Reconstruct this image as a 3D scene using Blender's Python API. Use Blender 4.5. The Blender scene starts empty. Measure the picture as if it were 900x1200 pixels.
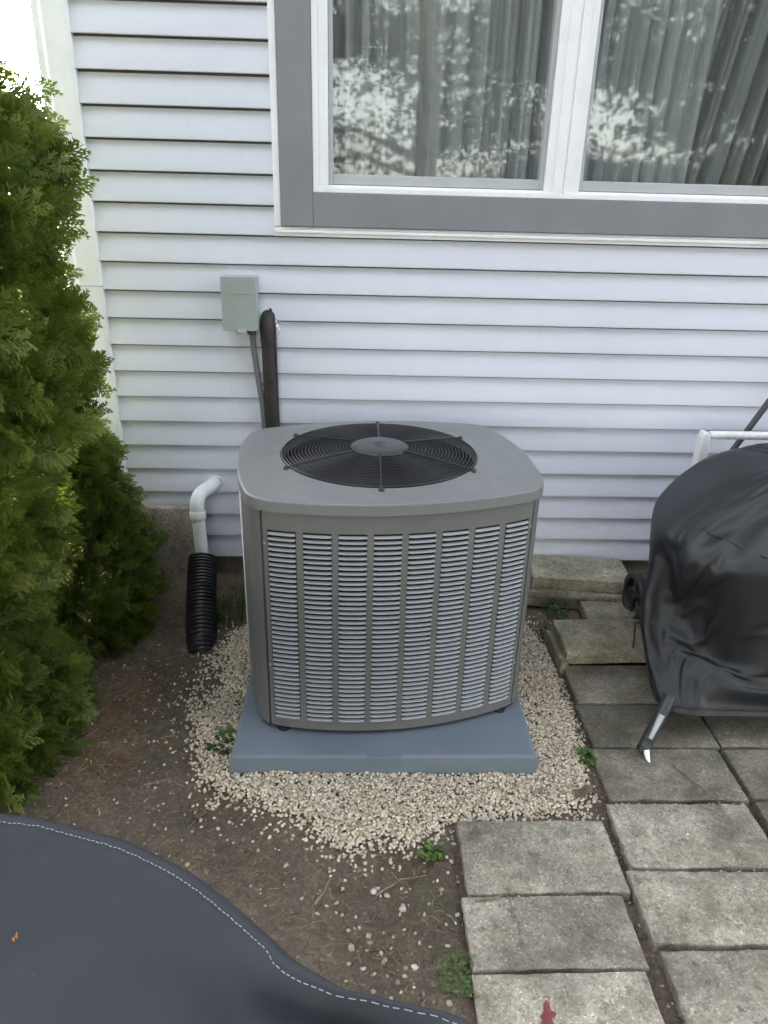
import bpy, bmesh, math, random
import numpy as np
from mathutils import Vector, Matrix, Euler, noise as mnoise

S = bpy.context.scene
COL = S.collection
rnd = random.Random(7)
PI = math.pi

# ------------------------------------------------------------------ camera
cd = bpy.data.cameras.new("camera")
cam = bpy.data.objects.new("camera", cd)
COL.objects.link(cam)
cd.sensor_fit = 'VERTICAL'
cd.sensor_height = 36.0
cd.lens = 24.96
cd.clip_start = 0.05
cd.clip_end = 2000
R_ = Vector((0.99938221, -0.02534116, 0.0243519))
U_ = Vector((-0.01224006, 0.39855159, 0.91706424))
F_ = Vector((0.03294496, 0.91679576, -0.39799519))
M3 = Matrix((R_, U_, -F_)).transposed()
cam.matrix_world = Matrix.Translation((0, -2.8224, 1.5581)) @ M3.to_4x4()
S.camera = cam

# ------------------------------------------------------------------ light
SUN_EL, SUN_AZ = math.radians(11), math.radians(-17)     # azimuth from +Y towards +X
w = bpy.data.worlds.new("World")
S.world = w
w.use_nodes = True
nt = w.node_tree
bg = nt.nodes['Background']
sk = nt.nodes.new('ShaderNodeTexSky')
sk.sky_type = 'NISHITA'
sk.sun_disc = False
sk.sun_elevation = SUN_EL
sk.sun_rotation = SUN_AZ
sk.air_density = 1.0
sk.dust_density = 2.0
sk.ozone_density = .6
hs_ = nt.nodes.new('ShaderNodeHueSaturation')
hs_.inputs['Saturation'].default_value = .28
nt.links.new(sk.outputs[0], hs_.inputs['Color'])
nt.links.new(hs_.outputs[0], bg.inputs[0])
bg.inputs[1].default_value = 0.15
ld = bpy.data.lights.new("sun", 'SUN')
ld.energy = 2.0
ld.angle = math.radians(3)
ld.color = (1.0, 0.82, 0.62)
sun = bpy.data.objects.new("sun", ld)
COL.objects.link(sun)
sd = Vector((math.sin(SUN_AZ) * math.cos(SUN_EL), math.cos(SUN_AZ) * math.cos(SUN_EL), math.sin(SUN_EL)))
sun.rotation_euler = sd.to_track_quat('Z', 'Y').to_euler()
sun.location = (-3, 6, 5)

S.view_settings.view_transform = 'Standard'
S.view_settings.look = 'None'
S.view_settings.gamma = 1.0
S.view_settings.exposure = 3.84
S.cycles.max_bounces = 8
S.cycles.transparent_max_bounces = 12


# ------------------------------------------------------------------ helpers
class MB:
    def __init__(s):
        s.v = []
        s.f = []

    def add(s, verts, faces):
        o = len(s.v)
        s.v += [tuple(p) for p in verts]
        s.f += [tuple(i + o for i in f) for f in faces]
        return s

    def box(s, x0, x1, y0, y1, z0, z1, M=None):
        P = [Vector((x, y, z)) for z in (z0, z1) for y in (y0, y1) for x in (x0, x1)]
        if M is not None:
            P = [M @ p for p in P]
        return s.add(P, [(0, 2, 3, 1), (4, 5, 7, 6), (0, 1, 5, 4), (1, 3, 7, 5), (3, 2, 6, 7), (2, 0, 4, 6)])

    def tube(s, path, r, seg=8, caps=True):
        path = [Vector(p) for p in path]
        n = len(path)
        rr = r if isinstance(r, (list, tuple)) else [r] * n
        V, F = [], []
        up = None
        for i, p in enumerate(path):
            t = (path[min(i + 1, n - 1)] - path[max(i - 1, 0)]).normalized()
            if up is None:
                up = Vector((0, 0, 1)) if abs(t.z) < .9 else Vector((0, 1, 0))
            a = t.cross(up).normalized()
            up = a.cross(t).normalized()
            for k in range(seg):
                an = 2 * PI * k / seg
                V.append(p + (a * math.cos(an) + up * math.sin(an)) * rr[i])
        for i in range(n - 1):
            for k in range(seg):
                k2 = (k + 1) % seg
                F.append((i * seg + k, i * seg + k2, (i + 1) * seg + k2, (i + 1) * seg + k))
        if caps:
            F.append(tuple(range(seg - 1, -1, -1)))
            F.append(tuple((n - 1) * seg + k for k in range(seg)))
        return s.add(V, F)

    def lathe(s, prof, seg=48, c=(0, 0), M=None):
        V, F = [], []
        for (r, z) in prof:
            for k in range(seg):
                a = 2 * PI * k / seg
                p = Vector((c[0] + r * math.cos(a), c[1] + r * math.sin(a), z))
                V.append(M @ p if M is not None else p)
        for i in range(len(prof) - 1):
            for k in range(seg):
                k2 = (k + 1) % seg
                F.append((i * seg + k, i * seg + k2, (i + 1) * seg + k2, (i + 1) * seg + k))
        return s.add(V, F)

    def ring(s, R, r, z, seg=72, ms=5, c=(0, 0)):
        V, F = [], []
        for i in range(seg):
            a = 2 * PI * i / seg
            for j in range(ms):
                b = 2 * PI * j / ms
                q = R + r * math.cos(b)
                V.append((c[0] + q * math.cos(a), c[1] + q * math.sin(a), z + r * math.sin(b)))
        for i in range(seg):
            for j in range(ms):
                i2, j2 = (i + 1) % seg, (j + 1) % ms
                F.append((i * ms + j, i2 * ms + j, i2 * ms + j2, i * ms + j2))
        return s.add(V, F)

    def prism(s, out, z0, z1, M=None):
        n = len(out)
        V = [Vector((x, y, z0)) for x, y in out] + [Vector((x, y, z1)) for x, y in out]
        if M is not None:
            V = [M @ p for p in V]
        F = [(i, (i + 1) % n, n + (i + 1) % n, n + i) for i in range(n)]
        F += [tuple(range(n - 1, -1, -1)), tuple(range(n, 2 * n))]
        return s.add(V, F)

    def mesh(s, name, mat=None, smooth=None):
        me = bpy.data.meshes.new(name)
        me.from_pydata(s.v, [], s.f)
        if mat:
            me.materials.append(mat)
        finish(me, smooth)
        return me

    def build(s, name, mat=None, parent=None, smooth=None, bevel=0, bseg=2):
        return link(name, s.mesh(name, mat, smooth), parent, bevel, bseg)


def finish(me, smooth):
    bm = bmesh.new()
    bm.from_mesh(me)
    bmesh.ops.recalc_face_normals(bm, faces=bm.faces)
    bm.to_mesh(me)
    bm.free()
    if smooth is not None:
        me.polygons.foreach_set('use_smooth', [True] * len(me.polygons))
        if smooth < 180:
            me.set_sharp_from_angle(angle=math.radians(smooth))
    me.update()


def link(name, me, parent=None, bevel=0, bseg=2):
    o = bpy.data.objects.new(name, me)
    COL.objects.link(o)
    if parent:
        o.parent = parent
    if bevel:
        b = o.modifiers.new('bevel', 'BEVEL')
        b.width = bevel
        b.segments = bseg
        b.limit_method = 'ANGLE'
        b.angle_limit = math.radians(40)
        b.harden_normals = False
    return o


def np_mesh(name, V, F, mat, smooth=False, attr=None):
    """V (n,3) float array, F (m,k) int array with k = 3 or 4; attr: per-vertex float called tone"""
    me = bpy.data.meshes.new(name)
    k = F.shape[1]
    me.vertices.add(len(V))
    me.vertices.foreach_set('co', np.ascontiguousarray(V, dtype=np.float32).ravel())
    me.loops.add(F.size)
    me.loops.foreach_set('vertex_index', np.ascontiguousarray(F, dtype=np.int32).ravel())
    me.polygons.add(len(F))
    me.polygons.foreach_set('loop_start', np.arange(0, F.size, k, dtype=np.int32))
    me.polygons.foreach_set('loop_total', np.full(len(F), k, dtype=np.int32))
    me.update(calc_edges=True)
    if attr is not None:
        a = me.attributes.new('tone', 'FLOAT', 'POINT')
        a.data.foreach_set('value', np.ascontiguousarray(attr, dtype=np.float32))
    me.materials.append(mat)
    if smooth:
        me.polygons.foreach_set('use_smooth', [True] * len(F))
    me.validate()
    return me


def thing(name, label, cat, loc=(0, 0, 0), rotz=0, group=None):
    o = bpy.data.objects.new(name, None)
    COL.objects.link(o)
    o.location = loc
    o.rotation_euler = (0, 0, rotz)
    return tag(o, label, cat, group)


def tag(o, label, cat, group=None, kind=None):
    o['label'] = label
    o['category'] = cat
    if group:
        o['group'] = group
    if kind:
        o['kind'] = kind
    return o


def struct(o):
    o['kind'] = 'structure'
    return o


def fbm(x, y, z=0.0, s=1.0, o=3):
    return mnoise.fractal(Vector((x * s, y * s, z * s)), 1.0, 2.0, o)


# ------------------------------------------------------------------ materials
class NT:
    def __init__(s, name):
        s.m = bpy.data.materials.new(name)
        s.m.use_nodes = True
        s.t = s.m.node_tree
        s.b = s.t.nodes['Principled BSDF']
        s.out = s.t.nodes['Material Output']
        s._co = None

    def n(s, typ, **kw):
        nd = s.t.nodes.new('ShaderNode' + typ)
        for k, v in kw.items():
            if k.startswith('i_'):
                key = k[2:]
                key = int(key) if key.isdigit() else key
                s.set(nd.inputs[key], v)
            else:
                setattr(nd, k, v)
        return nd

    def set(s, inp, v):
        if isinstance(v, bpy.types.NodeSocket):
            s.t.links.new(v, inp)
        elif isinstance(v, tuple) and len(v) == 3 and inp.type == 'RGBA':
            inp.default_value = (*v, 1)
        else:
            inp.default_value = v

    def co(s, kind='Object', scale=(1, 1, 1)):
        tc = s.n('TexCoord')
        if scale == (1, 1, 1):
            return tc.outputs[kind]
        mp = s.n('Mapping', i_Vector=tc.outputs[kind], i_Scale=scale)
        return mp.outputs[0]

    def pos(s, scale=(1, 1, 1)):
        g = s.n('NewGeometry')
        mp = s.n('Mapping', i_Vector=g.outputs['Position'], i_Scale=scale)
        return mp.outputs[0]

    def noise(s, vec, scale, detail=4, rough=.55):
        return s.n('TexNoise', i_Vector=vec, i_Scale=float(scale), i_Detail=float(detail), i_Roughness=rough).outputs['Fac']

    def ramp(s, fac, stops):
        r = s.n('ValToRGB', i_Fac=fac)
        el = r.color_ramp.elements
        while len(el) < len(stops):
            el.new(.5)
        for e, (p, c) in zip(el, stops):
            e.position = p
            e.color = (*c, 1) if isinstance(c, tuple) else (c, c, c, 1)
        return r.outputs[0]

    def mix(s, fac, a, b, mode='MIX'):
        m = s.n('Mix', data_type='RGBA', blend_type=mode)
        s.set(m.inputs[0], fac)
        s.set(m.inputs[6], a)
        s.set(m.inputs[7], b)
        return m.outputs[2]

    def bump(s, h, strength=.3, dist=.002, normal=None):
        b = s.n('Bump', i_Height=h, i_Strength=strength, i_Distance=dist)
        if normal is not None:
            s.set(b.inputs['Normal'], normal)
        return b.outputs[0]

    def p(s, **kw):
        for k, v in kw.items():
            s.set(s.b.inputs[{'base': 'Base Color', 'rough': 'Roughness', 'metal': 'Metallic', 'normal': 'Normal',
                              'spec': 'Specular IOR Level', 'sheen': 'Sheen Weight', 'coat': 'Coat Weight'}[k]], v)
        return s


def painted(name, base, rough=.45, var=.06, scale=6, bump=.05, metal=0.0, dust=None):
    t = NT(name)
    c = t.co()
    n = t.noise(c, scale, 5)
    d = tuple(x * (1 - var) for x in base)
    l = tuple(min(1, x * (1 + var)) for x in base)
    colr = t.ramp(n, [(.35, d), (.65, l)])
    if dust:
        n2 = t.noise(c, scale * 3, 6, .7)
        f = t.ramp(n2, [(.52, 0.0), (.75, 1.0)])
        f2 = t.n('Math', operation='MULTIPLY', i_0=f, i_1=dust[1]).outputs[0]
        colr = t.mix(f2, colr, dust[0])
    rr = t.n('MapRange', i_Value=t.noise(c, scale * 2.3, 4), i_3=rough - .08, i_4=rough + .08).outputs[0]
    t.p(base=colr, rough=rr, metal=metal)
    if bump:
        t.p(normal=t.bump(t.noise(c, 300, 2), bump, .001))
    return t.m


def m_siding():
    t = NT('vinyl_siding')
    c = t.pos((2.2, 1, 60))
    g = t.noise(c, 3, 5, .6)
    big = t.noise(t.pos((1.2, 1, 2.0)), 1.5, 4)
    colr = t.ramp(big, [(.3, (.622, .640, .742)), (.7, (.662, .680, .782))])
    sp = t.noise(t.pos(), 38, 3, .5)
    f = t.ramp(sp, [(.74, 0.0), (.8, 1.0)])
    f = t.n('Math', operation='MULTIPLY', i_0=f, i_1=.25).outputs[0]
    streak = t.noise(t.pos((14, 1, 1.0)), 2.0, 5, .65)
    f3 = t.ramp(streak, [(.55, 0.0), (.8, 1.0)])
    f3 = t.n('Math', operation='MULTIPLY', i_0=f3, i_1=.14).outputs[0]
    colr = t.mix(f, colr, (.42, .40, .38))
    colr = t.mix(f3, colr, (.50, .49, .47))
    # splash dirt near the ground
    sx = t.n('SeparateXYZ', i_Vector=t.n('NewGeometry').outputs['Position'])
    low = t.n('MapRange', i_Value=sx.outputs[2], i_1=.62, i_2=.10, i_3=0.0, i_4=1.0).outputs[0]
    ln = t.n('Math', operation='MULTIPLY', i_0=low, i_1=t.ramp(t.noise(t.pos((3, 1, 6)), 4, 6, .7), [(.35, 0.0), (.75, .45)])).outputs[0]
    colr = t.mix(ln, colr, (.40, .37, .34))
    t.p(base=colr, rough=.42, normal=t.bump(g, .12, .001))
    return t.m


def m_concrete(name, light, dark, moss=0.25, rust=0.0):
    t = NT(name)
    c = t.pos()
    big = t.noise(c, 4.5, 6, .65)
    colr = t.ramp(big, [(.36, dark), (.60, light)])
    colr = t.mix(.75, colr, t.ramp(t.noise(t.n('VectorMath', operation='ADD', i_0=c, i_1=(1.3, 7.7, 0)).outputs[0], 11, 6, .7), [(.3, .68), (.52, 1.0), (.72, 1.22)]), 'MULTIPLY')
    oi = t.n('ObjectInfo')
    br = t.n('MapRange', i_Value=oi.outputs['Random'], i_3=.80, i_4=1.16).outputs[0]
    # exposed aggregate: two sizes of cells, light and dark grains
    v = t.n('TexVoronoi', i_Vector=c, i_Scale=230.0)
    gr = t.n('SeparateColor', i_Color=v.outputs['Color'])
    gl = t.ramp(gr.outputs[0], [(.0, (.55, .53, .5)), (.2, (.9, .9, .88)), (.75, (1.06, 1.05, 1.03)), (.93, (1.35, 1.33, 1.27)), (1.0, (1.9, 1.85, 1.75))])
    colr = t.mix(.8, colr, gl, 'MULTIPLY')
    v2 = t.n('TexVoronoi', i_Vector=c, i_Scale=95.0)
    g2 = t.n('SeparateColor', i_Color=v2.outputs['Color'])
    gl2 = t.ramp(g2.outputs[1], [(.0, (.62, .6, .57)), (.12, (.95, .95, .94)), (.9, (1.0, 1.0, 1.0)), (1.0, (1.35, 1.32, 1.26))])
    colr = t.mix(.6, colr, gl2, 'MULTIPLY')
    # pits
    pit = t.ramp(t.noise(c, 60, 5, .7), [(.25, .55), (.40, 1.0)])
    colr = t.mix(.7, colr, pit, 'MULTIPLY')
    mo = t.ramp(t.noise(c, 7, 7, .72), [(.50, 0.0), (.68, 1.0)])
    mo = t.n('Math', operation='MULTIPLY', i_0=mo, i_1=moss).outputs[0]
    colr = t.mix(mo, colr, (.105, .10, .055))
    st = t.ramp(t.noise(t.n('VectorMath', operation='ADD', i_0=c, i_1=(3.3, 1.7, 0)).outputs[0], 5.5, 6, .7), [(.50, 0.0), (.66, 1.0)])
    st = t.n('Math', operation='MULTIPLY', i_0=st, i_1=.52 + rust).outputs[0]
    colr = t.mix(st, colr, (.10, .075, .055))
    blot = t.ramp(t.noise(t.n('VectorMath', operation='ADD', i_0=c, i_1=(9.3, 5.7, 0)).outputs[0], 26, 6, .65), [(.57, 0.0), (.66, 1.0)])
    blot = t.n('Math', operation='MULTIPLY', i_0=blot, i_1=.55).outputs[0]
    colr = t.mix(blot, colr, (.085, .08, .07))
    hs = t.n('HueSaturation', i_Value=br, i_Color=colr)
    h1 = t.n('Math', operation='MULTIPLY_ADD', i_0=gr.outputs[0], i_1=.5, i_2=t.noise(c, 140, 4, .7)).outputs[0]
    h2 = t.n('Math', operation='ADD', i_0=h1, i_1=t.noise(c, 25, 5)).outputs[0]
    t.p(base=hs.outputs[0], rough=.88, normal=t.bump(h2, .55, .003))
    return t.m


def m_dirt():
    t = NT('dirt')
    c = t.pos()
    a = t.noise(c, 3.2, 8, .65)
    colr = t.ramp(a, [(.28, (.075, .056, .041)), (.5, (.132, .101, .073)), (.72, (.19, .15, .112))])
    b = t.noise(c, 28, 6, .7)
    colr = t.mix(.55, colr, t.ramp(b, [(.3, .55), (.55, 1.0), (.75, 1.45)]), 'MULTIPLY')
    v = t.n('TexVoronoi', i_Vector=c, i_Scale=150.0)
    gs = t.n('SeparateColor', i_Color=v.outputs['Color'])
    colr = t.mix(.6, colr, t.ramp(gs.outputs[0], [(0, .6), (.5, 1.0), (.93, 1.25), (1, 2.2)]), 'MULTIPLY')
    gm = t.ramp(t.noise(c, 2.4, 6, .7), [(.52, 0.0), (.72, .5)])
    colr = t.mix(gm, colr, (.095, .092, .056))
    # far lawn
    sx = t.n('SeparateXYZ', i_Vector=t.n('NewGeometry').outputs['Position'])
    far = t.n('MapRange', i_Value=sx.outputs[1], i_1=-4.0, i_2=-5.0).outputs[0]
    colr = t.mix(far, colr, (.05, .075, .022))
    hh = t.n('Math', operation='ADD', i_0=b, i_1=t.noise(c, 160, 5, .75)).outputs[0]
    t.p(base=colr, rough=.95, normal=t.bump(hh, .9, .006))
    return t.m


def m_tone(name, stops, rough=.7, spec=.4, trans=None, bump=None):
    """colour from the per-vertex attribute tone (a real difference between pieces)"""
    t = NT(name)
    at = t.n('Attribute', attribute_name='tone')
    colr = t.ramp(at.outputs['Fac'], stops)
    if bump:
        n = t.noise(t.pos(), bump, 4, .6)
        colr = t.mix(.5, colr, t.ramp(n, [(.3, .7), (.7, 1.2)]), 'MULTIPLY')
        t.p(normal=t.bump(n, .3, .002))
    t.p(base=colr, rough=rough, spec=spec)
    if trans:
        tr = t.n('BsdfTranslucent', i_Color=t.mix(1.0, colr, trans[1], 'MULTIPLY'))
        mx = t.n('MixShader', i_0=trans[0])
        t.t.links.new(t.b.outputs[0], mx.inputs[1])
        t.t.links.new(tr.outputs[0], mx.inputs[2])
        t.t.links.new(mx.outputs[0], t.out.inputs[0])
    return t.m


def m_fabric(name, base, rough, weave, bump=.12, dirt=None, spec=.5):
    t = NT(name)
    c = t.co()
    n = t.noise(c, 5, 5)
    colr = t.ramp(n, [(.3, tuple(x * .9 for x in base)), (.7, tuple(x * 1.1 for x in base))])
    if dirt:
        f = t.ramp(t.noise(c, 9, 7, .75), [(.55, 0.0), (.8, dirt[1])])
        colr = t.mix(f, colr, dirt[0])
        sp = t.n('TexVoronoi', i_Vector=c, i_Scale=60.0)
        ff = t.ramp(sp.outputs['Distance'], [(.0, dirt[1] * 1.6), (.09, 0.0)])
        gate = t.ramp(t.n('SeparateColor', i_Color=sp.outputs['Color']).outputs[0], [(.80, 0.0), (.86, 1.0)])
        ff = t.n('Math', operation='MULTIPLY', i_0=ff, i_1=gate).outputs[0]
        colr = t.mix(ff, colr, tuple(min(.5, x * 2.5) for x in dirt[0]))
    wx = t.n('TexWave', wave_type='BANDS', bands_direction='X', i_Vector=c, i_Scale=float(weave))
    wy = t.n('TexWave', wave_type='BANDS', bands_direction='Y', i_Vector=c, i_Scale=float(weave))
    h = t.n('Math', operation='ADD', i_0=wx.outputs['Fac'], i_1=wy.outputs['Fac']).outputs[0]
    h = t.n('Math', operation='MULTIPLY_ADD', i_0=t.noise(c, 14, 5), i_1=3.0, i_2=h).outputs[0]
    t.p(base=colr, rough=rough, spec=spec, normal=t.bump(h, bump, .0012))
    return t.m


M = {}
M['siding'] = m_siding()
M['corner'] = painted('corner_vinyl', (.77, .775, .82), .45, .04, 5, .05, dust=((.5, .5, .48), .25))
M['white'] = painted('white_vinyl', (.83, .835, .88), .32, .03, 4, .03, dust=((.5, .5, .48), .2))
M['sheath'] = painted('sheathing_lap_shadow', (.17, .145, .145), .9, .1, 5, 0)  # sheathing coloured dark so the slots between laps read as shadow lines
M['trim'] = painted('grey_trim_paint', (.215, .215, .245), .5, .05, 5, .08)
M['sash'] = painted('sash_grey_vinyl', (.42, .43, .45), .4, .05, 5, .03)
M['found'] = m_concrete('foundation', (.17, .15, .12), (.075, .065, .05), .5)
M['paver'] = m_concrete('paver_concrete', (.43, .392, .325), (.225, .20, .16), .42)
M['paverdark'] = m_concrete('dark_paver_concrete', (.235, .215, .175), (.105, .095, .072), .55, .15)  # darker paver mix, used beside and under the grill
M['slabmoss'] = m_concrete('mossy_slab', (.35, .325, .25), (.18, .165, .115), .5)
M['oldslab'] = m_concrete('old_slab', (.36, .32, .265), (.21, .185, .15), .3)
M['dirt'] = m_dirt()
M['acgrey'] = painted('ac_grey_paint', (.124, .124, .122), .55, .05, 3, .06, dust=((.22, .21, .19), .3))
M['lid'] = painted('lid_skylit_grey', (.166, .171, .177), .42, .05, 3, .08, dust=((.30, .29, .27), .3))  # cabinet's own grey, lightened to imitate stronger skylight on the lid
M['slat'] = painted('louver_pale_grey', (.27, .285, .305), .36, .05, 8, .03)  # paler, bluer and glossier than the cabinet panels
M['black'] = painted('black_plastic', (.018, .018, .02), .45, .1, 8, .05)
M['wire'] = painted('black_coated_wire', (.012, .012, .014), .32, .1, 20, 0)
M['hub'] = painted('hub_grey_plastic', (.042, .046, .052), .30, .05, 20, .05)
M['dark'] = painted('coil_dark', (.02, .02, .022), .8, .3, 30, .1)
M['pad'] = painted('pad_blue_grey_plastic', (.128, .154, .19), .6, .05, 4, .2, dust=((.20, .20, .19), .35))
M['boxpaint'] = painted('green_grey_paint', (.315, .355, .345), .42, .05, 9, .08, dust=((.38, .38, .35), .3))
M['steel'] = painted('steel', (.5, .5, .5), .35, .1, 20, .05, .9)
M['conduit'] = painted('conduit_grey', (.12, .125, .135), .5, .08, 10, .05)
M['foam'] = painted('black_foam', (.020, .017, .016), .62, .3, 18, .35, dust=((.07, .05, .04), .3))
M['pvc'] = painted('white_pvc', (.76, .78, .77), .3, .03, 12, .03, dust=((.45, .42, .36), .3))
M['corr'] = painted('black_corrugated', (.018, .019, .024), .38, .2, 10, .05, dust=((.09, .075, .06), .55))
M['wplastic'] = painted('white_plastic', (.66, .66, .68), .45, .04, 6, .05, dust=((.4, .39, .36), .4))
M['gplastic'] = painted('grey_plastic', (.40, .41, .43), .45, .04, 6, .05)
M['cover'] = m_fabric('black_nylon', (.0125, .0135, .0165), .47, 900, .10, dirt=((.10, .10, .10), .14), spec=.5)
M['tcover'] = m_fabric('dark_grey_polyester', (.036, .039, .045), .80, 520, .10, dirt=((.085, .09, .10), .22), spec=.25)
M['thread'] = painted('white_thread', (.28, .29, .32), .8, .1, 30, 0)
M['blackmetal'] = painted('dark_grey_metal', (.05, .052, .058), .4, .1, 9, .05, .3)
M['rust'] = painted('rusty_wire', (.035, .028, .022), .7, .3, 40, .2)
M['bark'] = painted('bark', (.09, .07, .05), .9, .4, 25, .5)
M['twig'] = painted('dry_twig', (.20, .155, .11), .85, .35, 40, .3)
M['leafdry'] = painted('dry_leaf', (.10, .066, .045), .8, .3, 60, .3)
M['red'] = painted('red_leaf', (.19, .045, .05), .7, .2, 50, .2)
M['orange'] = painted('orange_leaf', (.42, .17, .035), .7, .3, 90, .2)
M['gravel'] = m_tone('gravel_stone', [(0, (.20, .17, .14)), (.12, (.36, .30, .22)), (.35, (.48, .40, .30)), (.6, (.58, .50, .39)), (.8, (.68, .61, .50)), (.92, (.42, .39, .36)), (1, (.54, .39, .27))], .75, .35, bump=90)
M['debris'] = m_tone('dry_debris', [(0, (.035, .026, .02)), (.4, (.10, .072, .048)), (.75, (.20, .15, .095)), (1, (.36, .28, .18))], .9, .2)
M['needles'] = m_tone('orange_needles', [(0, (.12, .055, .022)), (.6, (.27, .14, .05)), (1, (.38, .24, .10))], .85, .2)
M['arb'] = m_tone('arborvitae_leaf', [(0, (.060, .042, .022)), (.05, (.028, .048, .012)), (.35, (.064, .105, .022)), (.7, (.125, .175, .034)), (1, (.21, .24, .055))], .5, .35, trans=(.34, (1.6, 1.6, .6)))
M['weed'] = m_tone('weed_leaf', [(0, (.030, .06, .018)), (.5, (.065, .12, .032)), (1, (.13, .20, .055))], .55, .3, trans=(.25, (1.4, 1.5, .7)))
M['tree'] = m_tone('tree_leaf', [(0, (.013, .017, .012)), (.6, (.026, .032, .022)), (1, (.042, .050, .034))], .7, .2)
M['roomwall'] = painted('room_wall', (.20, .19, .17), .9, .05, 2, 0)
M['roof'] = painted('roof_shingle', (.07, .07, .075), .9, .3, 12, .4)


def m_glass():
    t = NT('window_glass')
    g = t.n('BsdfGlossy', i_Color=(.93, .97, .95), i_Roughness=.03)
    wv = t.noise(t.pos(), 3.0, 2, .5)
    t.set(g.inputs['Normal'], t.bump(wv, .05, .02))
    tr = t.n('BsdfTransparent', i_Color=(.84, .87, .87))
    mx = t.n('MixShader', i_0=.058)
    t.t.links.new(tr.outputs[0], mx.inputs[1])
    t.t.links.new(g.outputs[0], mx.inputs[2])
    t.t.links.new(mx.outputs[0], t.out.inputs[0])
    return t.m


def m_curtain(name, c1, tr):
    t = NT(name)
    n = t.noise(t.pos((30, 1, .6)), 3, 4)
    colr = t.ramp(n, [(.3, tuple(x * .85 for x in c1)), (.7, c1)])
    d = t.n('BsdfDiffuse', i_Color=colr)
    l = t.n('BsdfTranslucent', i_Color=colr)
    mx = t.n('MixShader', i_0=.3)
    t.t.links.new(d.outputs[0], mx.inputs[1])
    t.t.links.new(l.outputs[0], mx.inputs[2])
    tp = t.n('BsdfTransparent')
    m2 = t.n('MixShader', i_0=tr)
    t.t.links.new(mx.outputs[0], m2.inputs[1])
    t.t.links.new(tp.outputs[0], m2.inputs[2])
    t.t.links.new(m2.outputs[0], t.out.inputs[0])
    return t.m


M['glass'] = m_glass()
M['curt'] = m_curtain('sheer_curtain', (.62, .635, .645), .12)
M['curt2'] = m_curtain('green_grey_curtain', (.42, .435, .42), .08)

# ------------------------------------------------------------------ ground
SP = .1016           # siding exposure
Z0 = .12             # bottom edge of the siding


def gh(x, y):
    """height of the soil"""
    z = -.012 + .010 * fbm(x, y, 0, 2.2, 3) + .004 * fbm(x, y, 5, 9, 3) + .0028 * fbm(x, y, 2, 30, 2)
    if y > -.6 and x < .7:
        z += .03 * min(1, (y + .6) / .5)
    if x < -.7:
        z += .03 * min(1, (-.7 - x) / .4)
    if .25 < x < 4 and y < -.3 and (x > .73 or y < -1.37):
        z -= .012
    return z


def axis(lo, hi, step, far):
    a = list(np.arange(lo, hi + 1e-6, step))
    d = step
    left, right = [lo], [hi]
    while right[-1] < far:
        d *= 1.6
        right.append(right[-1] + d)
        left.append(left[-1] - d)
    return left[:0:-1] + a + right[1:]


gx = axis(-1.7, 1.9, .014, 400)
gy = axis(-2.4, .02, .014, 400)
V = np.array([(x, y, gh(x, y) if (-3 < x < 3 and -4 < y < 1) else -.012) for y in gy for x in gx])
nx, ny = len(gx), len(gy)
ii = np.arange(nx * ny).reshape(ny, nx)
F = np.stack([ii[:-1, :-1], ii[:-1, 1:], ii[1:, 1:], ii[1:, :-1]], -1).reshape(-1, 4)
struct(link('ground', np_mesh('ground', V, F, M['dirt'], True)))

# ------------------------------------------------------------------ house
house = thing('house', 'house wall of white vinyl clapboard with a grey trimmed double window', 'house', (0, 0, 0))
HX0, HX1, HZ = -1.075, 7.0, 5.3
WX0, WX1, WZ0, WZ1 = -.184, 1.606, 1.590, 2.83       # white window unit
TX0, TX1, TZ0, TZ1 = -.300, 1.722, 1.475, 2.95       # outside of the grey trim
mb = MB()
mb.box(HX0, WX0, .002, .14, .125, HZ)
mb.box(WX1, HX1, .002, .14, .125, HZ)
mb.box(WX0, WX1, .002, .14, .125, WZ0)
mb.box(WX0, WX1, .002, .14, WZ1, HZ)
mb.box(HX0, HX0 + .14, .14, 8, .125, HZ)
mb.box(HX1 - .14, HX1, .14, 8, .125, HZ)
mb.box(HX0, HX1, 8, 8.14, .125, HZ)
mb.build('wall', M['sheath'], house)
mb = MB()
mb.box(HX0 + .14, HX1 - .14, .3, 7.9, .2, .24)
mb.box(HX0 + .14, HX1 - .14, 3.2, 3.26, .24, 2.9)
mb.box(HX0 + .14, HX1 - .14, .145, 7.9, 2.95, 3.0)
mb.build('room_lining', M['roomwall'], house)
mb = MB()
mb.add([(HX0 - .25, -.35, HZ), (HX1 + .3, -.35, HZ), (HX1 + .3, 8.4, HZ), (HX0 - .25, 8.4, HZ), (HX0 - .25, 4, HZ + 2), (HX1 + .3, 4, HZ + 2)],
       [(0, 1, 5, 4), (2, 3, 4, 5), (0, 4, 3), (1, 2, 5), (0, 3, 2, 1)])
mb.build('roof', M['roof'], house)
mb = MB()
mb.box(HX0 + .02, HX1, .012, .15, -.4, .124)
mb.build('foundation', M['found'], house)

# clapboard: every panel is two courses high; joints as seen
LX = -.974      # right edge of the corner post
JX = {0: None, 1: -.617, 2: None, 3: -.535, 4: .31, 5: -.20, 6: -.462, 7: None}


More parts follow.
